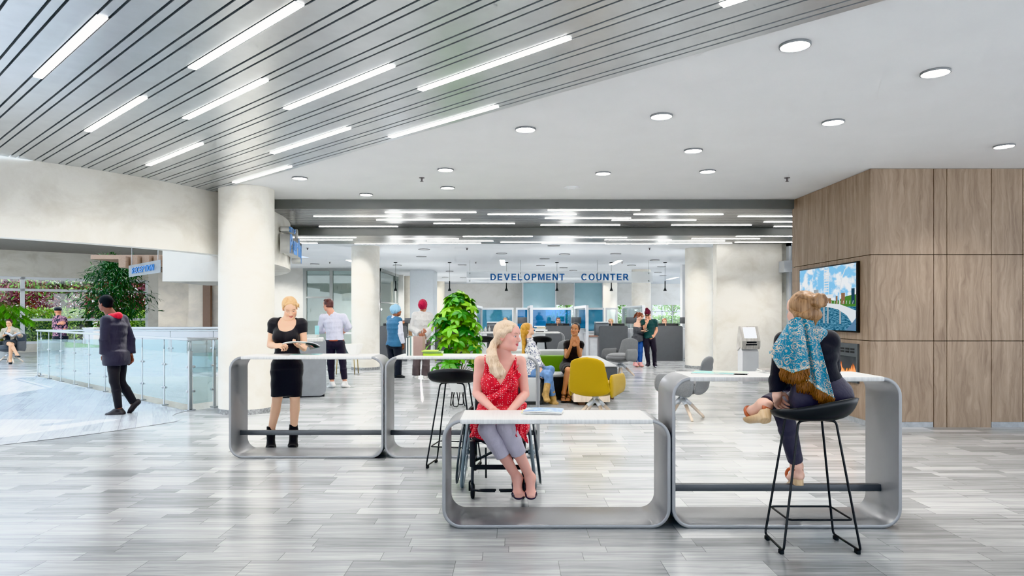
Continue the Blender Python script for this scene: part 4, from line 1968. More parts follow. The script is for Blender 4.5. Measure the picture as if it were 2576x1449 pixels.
# white cabinets between the desks
for i, (a, b, z0, Y, lab) in enumerate(((1176, 1192, .98, 22.0, 'white cabinet behind the leafy plant'), (1294, 1332, .98, 22.2, 'white cabinet left of the far loop table'),
                                        (1441, 1473, 1.02, 22.2, 'white cabinet right of the clapping woman'), (1481, 1504, .78, 21.7, 'low white cabinet with a book on it'),
                                        (1583, 1614, 1.02, 22.3, 'white cabinet behind the young couple'), (1034, 1090, .62, 22.3, 'white cabinet behind the man in the red turban'),
                                        (1720, 1727, 1.02, 22.4, 'white cabinet left of the right column'))):
    x0, x1 = px(a, Y), px(b, Y)
    t = thing('cabinet', lab, 'cabinet', ((x0 + x1) / 2, Y + .3, 0), 0, 'white cabinets at the service desks')
    mb = MB()
    mb.box((-(x1 - x0) / 2, -.28, .03), ((x1 - x0) / 2, .28, z0 - .03))
    mb.obj('body', M_whitep, t)
    mb = MB()
    mb.box((-(x1 - x0) / 2 - .005, -.3, z0 - .03), ((x1 - x0) / 2 + .005, .28, z0), .005)
    mb.obj('top', M_whitep, t)
    mb = MB()
    mb.box((-(x1 - x0) / 2 + .02, -.292, .06), ((x1 - x0) / 2 - .02, -.281, z0 - .06))
    mb.obj('door', mat('cabinet_door_white', 'dcdfe3', .45), t)
book((px(1492, 21.7), 21.6, .78), (.3, .2, .03), '9c6a55', 'brown book on the low white cabinet', None)

# glass dividers with pale frames standing between the desks
GLB = glass('blue_glass', (.42, .72, .86), .12, body=(.16, .42, .62), bodyfac=.22)
GLC = glass('pale_glass', (.86, .93, .95), .12)
for i, (x, lab) in enumerate(((-1.16, 'glass divider left, beside the leafy plant'), (.62, 'glass divider above the far loop table'), (2.39, 'glass divider right of the clapping woman'), (4.19, 'glass divider behind the young couple'))):
    t = thing('glass_divider', 'pale-framed ' + lab, 'divider', (x, 23.5, 0), 0, 'framed glass dividers')
    mb = MB()
    mb.box((-.045, -2.0, 0), (.045, -1.92, 1.78))
    mb.box((-.045, 1.92, 0), (.045, 2.0, 1.78))
    mb.box((-.045, -1.92, 1.70), (.045, 1.92, 1.78))
    mb.box((-.045, -1.92, .86), (.045, 1.92, .92))
    mb.obj('frame', M_lframe, t)
    mb = MB()
    mb.box((-.006, -1.92, .92), (.006, 1.92, 1.70))
    mb.obj('pane', GLC, t)
    mb = MB()
    mb.box((-.02, -1.92, .02), (.02, 1.92, .86))
    mb.obj('lower_panel', M_whitep, t)
segs = [(1206, 1292, GLB, 'teal glass screen behind the woman in red'), (1298, 1440, glass('deep_blue_glass', (.22, .55, .82), .14, body=(.06, .30, .58), bodyfac=.28), 'deep blue glass screen behind the dark-haired clerk'),
        (1444, 1520, GLB, 'blue glass screen behind the blonde clerk'), (1523, 1552, GLC, 'clear glass screen left of the young couple')]
for a, b, gm, lab in segs:
    Y = 25.6
    x0, x1 = px(a, Y), px(b, Y)
    t = thing('glass_screen', lab, 'screen', ((x0 + x1) / 2, Y, 0), 0, 'glass screens behind the desks')
    W = x1 - x0
    mb = MB()
    mb.box((-W / 2, -.03, 1.66), (W / 2, .03, 1.74))
    mb.box((-W / 2, -.03, .78), (W / 2, .03, .86))
    mb.box((-W / 2, -.03, .0), (-W / 2 + .06, .03, 1.66))
    mb.box((W / 2 - .06, -.03, .0), (W / 2, .03, 1.66))
    mb.obj('frame', M_lframe, t)
    mb = MB()
    mb.box((-W / 2 + .06, -.006, .86), (W / 2 - .06, .006, 1.66))
    mb.obj('pane', gm, t)
    mb = MB()
    mb.box((-W / 2 + .06, -.02, .02), (W / 2 - .06, .02, .78))
    mb.obj('lower_panel', M_whitep, t)
# small screens on arms
for a, b, y0, y1, lab in ((1302, 1326, 798, 814, 'small dark screen on an arm above the woman in red'), (1437, 1462, 798, 814, 'small dark screen on an arm above the clapping woman'),
                          (1574, 1601, 798, 814, 'small dark screen on an arm left of the young couple'), (1710, 1727, 798, 814, 'small dark screen on an arm beside the right column'),
                          (1018, 1034, 800, 814, 'small dark screen on an arm between the two turbaned men')):
    Y = 22.05
    x0, x1 = px(a, Y), px(b, Y)
    z1, z0 = CH - (y0 - CY) * Y / FPX, CH - (y1 - CY) * Y / FPX
    t = thing('desk_screen', lab, 'screen', ((x0 + x1) / 2, Y, 0), 0, 'small dark screens')
    mb = MB()
    mb.box((-(x1 - x0) / 2, -.015, z0), ((x1 - x0) / 2, .015, z1), .004)
    mb.obj('display', M_dark, t)
    mb = MB()
    mb.box((-.015, .015, 0), (.015, .04, z0 + .08))
    mb.box((-.08, -.05, 0), (.08, .08, .012))
    mb.obj('stand', M_lframe, t)
for a, b, lab in ((1225, 1256, 'grey office printer left of the head of the woman in red'), (1497, 1531, 'grey office printer beside the blonde clerk')):
    Y = 22.0
    x0, x1 = px(a, Y), px(b, Y)
    t = thing('printer', lab, 'printer', ((x0 + x1) / 2, Y + .1, .78), 0, 'office printers')
    mb = MB()
    mb.box((-(x1 - x0) / 2, -.18, 0), ((x1 - x0) / 2, .2, .42), .02)
    mb.obj('body', mat('printer_grey', '6d7278', .45), t, auto=40)
    mb = MB()
    mb.box((-(x1 - x0) / 2, -.2, .42), ((x1 - x0) / 2, .2, .47), .012)
    mb.obj('lid', mat('printer_light', 'b9bec3', .45), t)

# on the far table: vases, books
for x, h, r, lab in ((1213, .10, .03, 'small straight grey vase, left of three on the far table'), (1221, .12, .035, 'rounded grey vase, middle of three on the far table'), (1231, .14, .026, 'slim grey bottle vase, right of three on the far table')):
    t = thing('vase', lab, 'vase', (px(x, 16.5), 16.5, 1.062), 0, 'grey vases on the far table')
    mb = MB()
    mb.lathe([(r * .7, 0), (r, .01), (r * 1.05, h * .5), (r * .8, h * .7), (r * .4, h * .78), (r * .4, h), (r * .5, h * 1.02), (r * .3, h * 1.02)], 16)
    mb.obj('body', mat('grey_ceramic', 'a9adab', .4), t)
    mb = MB()
    mb.lathe([(r * .52, h * 1.0), (r * .52, h * 1.08), (.0001, h * 1.1)], 14)
    mb.obj('stopper', mat('grey_ceramic_dark', '8d918f', .4), t)
zz = 1.062
for k, (w_, c, lab) in enumerate(((.2, '2c2c2e', 'black book at the bottom of the far stack'), (.30, 'dfe1e0', 'wide white book, second from the bottom of the far stack'), (.28, 'd0d3d4', 'pale grey book in the middle of the far stack'),
                                  (.22, 'b7a98d', 'tan book, second from the top of the far stack'), (.27, 'dedfdd', 'pale book topping the far stack'))):
    th = (.02, .035, .03, .025, .03)[k]
    book((px(1358 + (k % 2) * 4, 16.4), 16.42, zz), (w_, .22, th), c, lab, 'stacked books on the far table')
    zz += th + .0015

# ------------------------------------------------------------------ pendants
for i, x in enumerate((995, 1131, 1274, 1401, 1538, 1673)):
    Y = 23.9
    t = thing('pendant_lamp', 'slim black pendant lamp with cone tip, %s from the left above the desks' % ORD[i], 'pendant lamp', (px(x, Y), Y, Z3), 0, 'black pendant lamps above the desks')
    mb = MB()
    mb.lathe([(.065, 0), (.065, -.03), (.0001, -.035)], 20)
    mb.obj('canopy', M_black, t)
    mb = MB()
    mb.tube([(0, 0, -.03), (0, 0, -.68)], .005, 6)
    mb.obj('cord', M_black, t)
    mb = MB()
    mb.lathe([(.018, -.66), (.02, -.9), (.03, -.93), (.065, -1.01), (.06, -1.012), (.02, -.94), (.0001, -.93)], 20)
    mb.obj('shade', M_black, t)
    mb = MB()
    mb.lathe([(.0001, -.985), (.045, -.985), (.045, -.99), (.0001, -.992)], 14)
    mb.obj('bulb', emis('warm_bulb', (1, .75, .4), 6), t)

# ------------------------------------------------------------------ hanging glass sign
Y = 22.9
M_blue = mat('sign_blue', '0a5596', .4, var=.03)
a, b = P(1174, 683, Y), P(1642, 711, Y)
t = thing('hanging_sign', 'long glass sign with blue letters hanging over the service desks', 'sign', (0, Y, 0))
mb = MB()
mb.box((a.x, -.006, b.z), (b.x, .006, a.z))
mb.obj('pane', glass('sign_glass', (.93, .95, .96), .12, body=(.9, .92, .94), bodyfac=.34), t)
p0, p1 = P(1234, 705.3, Y), P(1420, 688.7, Y)
block_text('DEVELOPMENT', p1.x - p0.x, p1.z - p0.z, .02, (p0.x, -.008, p0.z), (1, 0, 0), (0, 0, 1), M_blue, t, .24)
p0, p1 = P(1462, 705.3, Y), P(1581, 688.7, Y)
block_text('COUNTER', p1.x - p0.x, p1.z - p0.z, .02, (p0.x, -.008, p0.z), (1, 0, 0), (0, 0, 1), M_blue, t, .24)
for x in (1182, 1310, 1503, 1632):
    q = px(x, Y)
    mb = MB()
    mb.tube([(q, 0, Z3), (q, 0, b.z + .06)], .005, 6)
    for zz in (a.z - .06, b.z + .06):
        mb.lathe([(.0001, -.0), (.022, 0), (.022, .03), (.0001, .03)], 12, M=Matrix.Translation((q, -.015, zz)) @ Matrix.Rotation(PI / 2, 4, 'X') @ Matrix.Translation((0, 0, -.015)))
    mb.obj('suspension_wire', M_frame, t)

# reception sign
tr, br, tl, bl = P(403.7, 655, 12.0), P(403.7, 687.5, 12.0), P(324.6, 666.8, 13.5), P(324.6, 695.7, 13.5)
R_ = (tr - tl)
R_.z = 0
wv = R_.length
rn = R_.normalized()
ang = math.atan2(rn.y, rn.x)
t = thing('reception_sign', 'hanging glass sign with blue reception lettering in front of the atrium tree', 'sign', (tl.x, tl.y, 0), ang)
zt, zb = (tl.z + tr.z) / 2, (bl.z + br.z) / 2
mb = MB()
mb.box((0, -.006, zb), (wv, .006, zt))
mb.obj('pane', glass('reception_glass', (.92, .95, .97), .15, body=(.78, .86, .93), bodyfac=.45), t)
block_text('RECEPTION', wv * .70, (zt - zb) * .50, .012, (wv * .13, -.008, zb + (zt - zb) * .25), (1, 0, 0), (0, 0, 1), mat('reception_blue', '2a74b8', .4), t, .13)
for q in (wv * .1, wv * .93):
    mb = MB()
    mb.tube([(q, 0, 3.2), (q, 0, zb + .03)], .006, 8)
    mb.obj('suspension_rod', M_lframe, t)

# raised letters on the drum
SIGNB = mat('letter_face_blue', '4f8fd6', .4, var=.02)
SIGNS = mat('letter_return_white', 'd9d9d6', .4)


def drum_text(txt, ang0, z0, h, parent, depth=.17, gap=.025, wid=.62):
    a = ang0
    for ch in txt:
        w_ = h * (wid if ch not in 'il ' else (.26 if ch != ' ' else .3))
        if ch == ' ':
            a += (w_ + gap) / DR
            continue
        am = a + w_ / 2 / DR
        n_ = Vector((math.cos(am), math.sin(am), 0))
        rt = Vector((-math.sin(am), math.cos(am), 0))
        base = Vector((DC.x, DC.y, 0)) + n_ * (DR + .035)
        desc = .28 * h if ch in 'g' else 0
        hh = h if ch.isupper() or ch in 'lti' else h * .72
        o_ = base - rt * w_ / 2 + Vector((0, 0, z0 - desc))
        me = fit_text(ch, w_, hh + desc, depth, o_, rt, (0, 0, 1), .04)
        o = link('letter', me, SIGNS, parent)
        me2 = fit_text(ch, w_, hh + desc, .006, o_ + n_ * (depth + .001), rt, (0, 0, 1), .04)
        link('letter_face', me2, SIGNB, o)
        a += (w_ + gap) / DR


t = thing('city_lettering', 'blue-faced raised city name letters on the curved stone drum', 'sign', (0, 0, 0))
bp = P(666, 637, 11.9)
a0 = math.atan2(bp.y - DC.y, bp.x - DC.x)
drum_text('Burlington', a0 - .004, 2.575, .34, t)
drum_text('CITY OF', a0 + .0, 2.955, .095, t, .15, .012, .7)
# wave and pier emblem above the name
am = a0 + 1.25 / DR
n_ = Vector((math.cos(am), math.sin(am), 0))
rt = Vector((-math.sin(am), math.cos(am), 0))
base = Vector((DC.x, DC.y, 0)) + n_ * (DR + .12)
mb = MB()
mb.tube([base + rt * (.16 * math.cos(k * .5) * (1 - k / 26)) + Vector((0, 0, 2.98 + .09 * math.sin(k * .5) + .004 * k)) for k in range(20)], .028, 8)
mb.obj('emblem', SIGNS, t)

# ------------------------------------------------------------------ television, fireplace
MWALL = Matrix.Translation((XW, 0, 0))


def wq(y, z, off=0.):
    return (XW - off, y, z)


y0, y1, z0, z1 = XW * FPX / 875.8, XW * FPX / 729.5, 1.247, 2.222
t = thing('television', 'wall television on the oak wall showing a bridge over water', 'television', (XW, (y0 + y1) / 2, 1.7))
yc = (y0 + y1) / 2
mb = MB()
mb.box((-.045, y0 - yc, z0 - 1.7), (-.001, y1 - yc, z1 - 1.7), .004)
mb.obj('bezel', M_black, t)


def epic(name, c, s=1.0):
    return emis(name, hexc(c), s * .62)


tt = NT('screen_sky')
tx, ty, tz = tt.sep(tt.pos(True))
cl = tt.noise(tt.comb(0., tt.math('MULTIPLY', ty, 2.2), tt.math('MULTIPLY', tz, 4.)), 1.5, 5, .55)
cc = tt.ramp(cl, [(.45, hexc('8ecbf3')), (.56, hexc('f4f8fb'))])
e = tt.n('ShaderNodeEmission')
tt.set(e, 0, cc)
e.inputs[1].default_value = .66
tt.t.links.new(e.outputs[0], tt.out.inputs[0])
S_SKY = tt.m
tt = NT('screen_water')
tx, ty, tz = tt.sep(tt.pos(True))
cl = tt.noise(tt.comb(0., tt.math('MULTIPLY', ty, 8.), tt.math('MULTIPLY', tz, 40.)), 1.5, 4, .6)
cc = tt.ramp(cl, [(.38, hexc('1d4a66')), (.6, hexc('6fa3bd'))])
e = tt.n('ShaderNodeEmission')
tt.set(e, 0, cc)
e.inputs[1].default_value = .66
tt.t.links.new(e.outputs[0], tt.out.inputs[0])
S_WAT = tt.m
mats_ = [S_SKY, S_WAT, epic('scr_white', 'e9eef2'), epic('scr_grey', 'a9b2b8'), epic('scr_tree', '5f8f4e'), epic('scr_brown', '9a7a62'), epic('scr_pillar', '6d8fae'), epic('scr_dark', '3d5466')]
# picture in screen units: u 0..1 left to right (far to near), v 0..1 up
mb = MB()


def sc(u, v, k):
    return (-.0455 - .0004 * k, (y1 - .02 - u * (y1 - y0 - .04)) - yc, (z0 + .02 + v * (z1 - z0 - .04)) - 1.7)


def spoly(pts, m, k):
    mb.cm = m
    mb.add([sc(u, v, k) for u, v in pts], [list(range(len(pts)))])


spoly([(0, .36), (1, .36), (1, 1), (0, 1)], 0, 0)
spoly([(0, 0), (1, 0), (1, .36), (0, .36)], 1, 0)
spoly([(0, .40), (.2, .46), (.4, .44), (.52, .48), (.7, .45), (.85, .52), (1, .54), (1, .36), (0, .36)], 4, 1)
for u0, u1, v1, m in ((.2, .235, .58, 3), (.245, .27, .56, 2), (.285, .375, .65, 3), (.68, .71, .53, 5), (.77, .83, .57, 5), (.93, .98, .63, 7)):
    spoly([(u0, .40), (u1, .40), (u1, v1), (u0, v1)], m, 2)
spoly([(.43, .38), (.61, .38), (.60, .50), (.44, .50)], 5, 3)
spoly([(.41, .50), (.63, .50), (.64, .56), (.40, .56)], 2, 4)
for k in range(9):
    v = .60 + .042 * k
    spoly([(.475, v), (.565, v), (.565, v + .022), (.475, v + .022)], 2, 5)
spoly([(.475, .56), (.485, .56), (.485, .985), (.475, .985)], 2, 4)
spoly([(.555, .56), (.565, .56), (.565, .985), (.555, .985)], 2, 4)
arc_ = [(.15, .36), (.35, .37), (.55, .36), (.72, .32), (.86, .23), (.95, .10), (.97, 0)]
up_ = [(.15, .40), (.35, .415), (.55, .42), (.75, .40), (.88, .35), (1, .30), (1, .12)]
for i in range(len(arc_) - 1):
    spoly([arc_[i], arc_[i + 1], up_[i + 1], up_[i]], 2, 6)
for k in range(16):
    u = .2 + k * .05
    spoly([(u, .40), (u + .006, .40), (u + .014, .45), (u + .006, .45)], 2, 7)
for u in (.25, .33, .46, .53, .74):
    spoly([(u, .10), (u + .03, .10), (u + .03, .36), (u, .36)], 6 if u < .4 else 3, 5)
lamp = [(.735, .36), (.745, .6), (.775, .8), (.83, .93), (.90, .985)]
for i in range(4):
    (a0_, b0_), (a1_, b1_) = lamp[i], lamp[i + 1]
    spoly([(a0_, b0_), (a1_, b1_), (a1_ + .012, b1_ - .004), (a0_ + .012, b0_ - .004)], 2, 8)
spoly([(.9, .97), (.98, .965), (.98, .995), (.9, .995)], 2, 8)
spoly([(.84, 0), (.93, .1), (1, .19), (1, 0)], 6, 7)
me = mb.mesh('screen', fixn=False)
link('screen', me, mats_, t)

fy0, fy1, fz0, fz1 = 9.23, 11.0, .55, 1.09
t = thing('electric_fireplace', 'built-in electric fireplace with orange flames below the television', 'fireplace', (XW, 10.1, .8))
mb = MB()
mb.box((-.03, fy0 - 10.1, fz0 - .8), (-.001, fy1 - 10.1, fz0 - .76))
mb.box((-.03, fy0 - 10.1, fz1 - .98), (-.001, fy1 - 10.1, fz1 - .8))
mb.box((-.03, fy0 - 10.1, fz0 - .76), (-.001, fy0 - 10.06, fz1 - .98))
mb.box((-.03, fy1 - 10.14, fz0 - .76), (-.001, fy1 - 10.1, fz1 - .98))
mb.obj('surround', mat('gunmetal', '63676a', .35, metal=.4), t)
mb = MB()
for k in range(12):
    q = fy0 - 10.02 + k * .14
    mb.box((-.032, q, fz1 - .93), (-.0301, q + .11, fz1 - .905))
    mb.box((-.032, q, fz1 - .89), (-.0301, q + .11, fz1 - .865))
mb.obj('vent_grille', M_black, t)
mb = MB()
mb.box((-.012, fy0 - 10.06, fz0 - .76), (-.008, fy1 - 10.14, fz1 - .98))
mb.obj('glass_front', mat('black_glass', '4b4f52', .06, spec=.8), t)
random.seed(5)
tt = NT('flame')
tx, ty, tz = tt.sep(tt.pos(True))
cc = tt.ramp(tt.math('MULTIPLY_ADD', tz, 4.2, .9), [(.0, (1, .75, .25)), (.45, (1, .35, .03)), (1., (.75, .12, .01))])
e = tt.n('ShaderNodeEmission')
tt.set(e, 0, cc)
e.inputs[1].default_value = 1.7
tt.t.links.new(e.outputs[0], tt.out.inputs[0])
for k in range(34):
    y = fy0 - 10.02 + (fy1 - fy0 - .12) * (k + random.random() * .6) / 34
    h = .07 + .11 * random.random()
    w_ = .018 + .018 * random.random()
    ln = random.uniform(-.03, .03)
    pts = [(-w_, 0), (-w_ * 1.1, h * .3), (-w_ * .3 + ln * .6, h * .7), (ln, h), (w_ * .5 + ln * .4, h * .6), (w_, h * .25), (w_ * .8, 0)]
    mb = MB()
    mb.add([(-.014 - .0004 * (k % 5), y + a_, fz0 - .70 + b_) for a_, b_ in pts], [list(range(7))])
    mb.obj('flame', tt.m, t)

# ------------------------------------------------------------------ ticket kiosk
Y = 14.7
t = thing('ticket_kiosk', 'white ticket kiosk with slanted bright screen before the cream wall', 'kiosk', (px(1883, Y), Y, 0), math.radians(6))
M_ash = grain_mat('grey_ash_veneer', 'b9b4ac', 'd8d4ce', 30)
prof_ = [(-.02, .78), (-.1, .74), (-.13, .80), (-.13, .92), (.0, 1.235), (.05, 1.235), (.16, .78), (.12, .70)]


def extr(prof, w_, M_, name, parent):
    mb = MB()
    n = len(prof)
    mb.add([(-w_, y, z) for y, z in prof] + [(w_, y, z) for y, z in prof], [[i, (i + 1) % n, n + (i + 1) % n, n + i] for i in range(n)] + [list(range(n)), list(range(n, 2 * n))])
    return mb.obj(name, M_, parent)


extr(prof_, .205, M_ash, 'head', t)
extr([(-.10, .0), (-.10, .68), (-.02, .76), (.12, .76), (.14, .66), (.14, 0)], .18, M_whitep, 'pedestal', t)
mb = MB()
d = Vector((0, .13, .315)).normalized()
nn = Vector((0, -d.z, d.y))
o_ = Vector((0, -.13, .92)) + nn * .003
mb.add([tuple(o_ + Vector((sx * .14, 0, 0)) + d * k) for sx, k in ((-1, .06), (1, .06), (1, .31), (-1, .31))], [[0, 1, 2, 3]])
mb.obj('screen', emis('kiosk_screen', (.93, .96, 1), 1.6), t)
mb = MB()
mb.box((-.10, -.135, .872), (.12, -.128, .905), .002)
mb.box((-.12, -.135, .825), (.13, -.128, .85), .002)
mb.obj('card_slot', M_black, t)

# ------------------------------------------------------------------ glass railings around the stair opening
M_steel = mat('brushed_steel', 'b5babd', .28, metal=.85, var=.04)
GLR = glass('railing_glass', (.86, .95, .96), .16, body=(.75, .88, .9), bodyfac=.10)


def railing(p, q, n, label, ends=True, group='steel and glass railings'):
    p, q = Vector((*p, 0)), Vector((*q, 0))
    d = q - p
    L = d.length
    t = thing('glass_railing', label, 'railing', p, math.atan2(d.y, d.x), group)
    st = L / n
    mb = MB()
    mb.box((-.05, -.028, 1.085), (L + .03, .028, 1.125), .008)
    mb.obj('handrail', M_steel, t, auto=40)
    for i in range(n + 1):
        x = i * st
        mb = MB()
        mb.box((x - .022, -.006, .02), (x + .022, .006, .93))
        mb.box((x - .05, -.05, 0), (x + .05, .05, .02))
        mb.tube([(x, 0, .92), (x, 0, 1.09)], .009, 8)
        po = mb.obj('post', M_steel, t)
        for zz in (.3, .68):
            for s in (-1, 1):
                if (i == 0 and s < 0) or (i == n and s > 0):
                    continue
                mb = MB()
                mb.box((x + s * .045 - .024, -.018, zz - .018), (x + s * .045 + .024, .018, zz + .018), .006)
                mb.obj('glass_clamp', M_steel, po)
    for i in range(n):
        mb = MB()
        mb.box((i * st + .04, -.006, .10), ((i + 1) * st - .04, .006, .89))
        mb.obj('glass_panel', GLR, t)
    return t


railing(RAIL[0], RAIL[1], 9, 'long diagonal glass railing in front, behind the walking man in the suit')
railing((-4.99, 10.50), (-4.78, 10.86), 1, 'short glass railing panel beside the large stone column')
railing((-11.35, 16.28), (-5.1, 16.24), 6, 'far glass railing behind the stair opening, before the reception desk')

# reception desk
t = thing('reception_desk', 'white curved reception desk behind the glass railings', 'desk', (-9.2, 19.2, 0))
mb = MB()
mb.box((-2.0, -.2, 0), (1.6, .2, 1.08), .02)
mb.obj('front_panel', M_whitep, t)
mb = MB()
mb.box((-2.05, -.28, 1.08), (1.65, .35, 1.13), .01)
mb.obj('worktop', M_whitep, t)
mb = MB()
mb.grid(lambda u, v: (1.2 * math.cos(u * PI * .6 + PI * 1.2) + 1.2, -.5 * math.sin(u * PI * .6 + .5) - .3, .35 + .5 * v), 14, 2)
o = mb.obj('wood_fascia', mat('desk_oak', '8b7565', .5, var=.15, stretch=(2, 2, 30)), t)
solid(o, .03)
t = thing('white_plinth', 'small white display block left of the walking man', 'plinth', (px(231, 23), 23, 0))
mb = MB()
mb.box((-.18, -.2, 0), (.18, .2, 1.0), .01)
mb.obj('block', M_whitep, t)
mb = MB()
mb.box((-.2, -.22, 1.0), (.2, .22, 1.04), .005)
mb.obj('top', M_whitep, t)
# ================================================================== people
M_skin = {}


def skin_mat():
    if 'skin' not in MATS:
        t = NT('skin')
        a = t.n('ShaderNodeAttribute', attribute_name='Col')
        n = t.noise(t.pos(True), 60, 3)
        c = t.mix(t.math('MULTIPLY', n, .12), a.outputs['Color'], (.75, .35, .28), 'SOFT_LIGHT')
        b = t.bsdf(c, .48, spec=.35)
        b.inputs['Subsurface Weight'].default_value = .12
        b.inputs['Subsurface Radius'].default_value = (.012, .005, .003)
        MATS['skin'] = t.m
    return MATS['skin']


def cloth_mat(name, color, rough=.85, fold=.35, scale=9, weave=True, sheen=.15, var=.05):
    if name in MATS:
        return MATS[name]
    t = NT(name)
    if isinstance(color, str):
        color = hexc(color)
    p = t.pos(True)
    f1 = t.noise(t.mapping(p, scale=(1.3, 1.3, .7)), scale, 4, .55, .6)
    a, b = tuple(c * (1 - var * 2) for c in color), tuple(min(1, c * (1 + var)) for c in color)
    c = t.ramp(f1, [(.35, a), (.65, b)])
    h = f1
    if weave:
        h = t.math('ADD', f1, t.math('MULTIPLY', t.noise(p, 400, 2), .08))
    t.bsdf(c, rough, normal=t.bump(h, fold, .03), sheen=sheen)
    MATS[name] = t.m
    return t.m


def hair_mat(name, a, b, c=None, stretch=(1, 1, .05), scale=150):
    if name in MATS:
        return MATS[name]
    t = NT(name)
    p = t.mapping(t.pos(True), scale=stretch)
    n = t.noise(p, scale, 2, .5, .1)
    big = t.noise(t.mapping(t.pos(True), scale=(1, 1, .3)), 22, 3, .5)
    f = t.math('ADD', t.math('MULTIPLY', n, .5), t.math('MULTIPLY', big, .5))
    st = [(.26, hexc(a)), (.60, hexc(b))]
    col = t.ramp(f, st)
    t.bsdf(col, .42, spec=.4, normal=t.bump(n, .22, .004))
    MATS[name] = t.m
    return t.m


def folds(amp, freq=16., seed=0):
    rs = np.random.RandomState(seed)
    dirs = rs.normal(size=(6, 3))
    dirs /= np.linalg.norm(dirs, axis=1)[:, None]
    ph = rs.uniform(0, 6.28, 6)
    fr_ = freq * rs.uniform(.6, 1.8, 6)

    def post(G, X, Y, Z):
        d = 0
        for i in range(6):
            d = d + np.sin(fr_[i] * (dirs[i, 0] * X + dirs[i, 1] * Y + dirs[i, 2] * Z * .6) + ph[i])
        return G + np.minimum(amp * d / 2.2, amp * .25)
    return post


def half(p, n):
    """clip: keep the side the normal points away from"""
    p, n = V3(p), V3(Vector(n).normalized())
    return lambda X, Y, Z: (X - p[0]) * n[0] + (Y - p[1]) * n[1] + (Z - p[2]) * n[2]


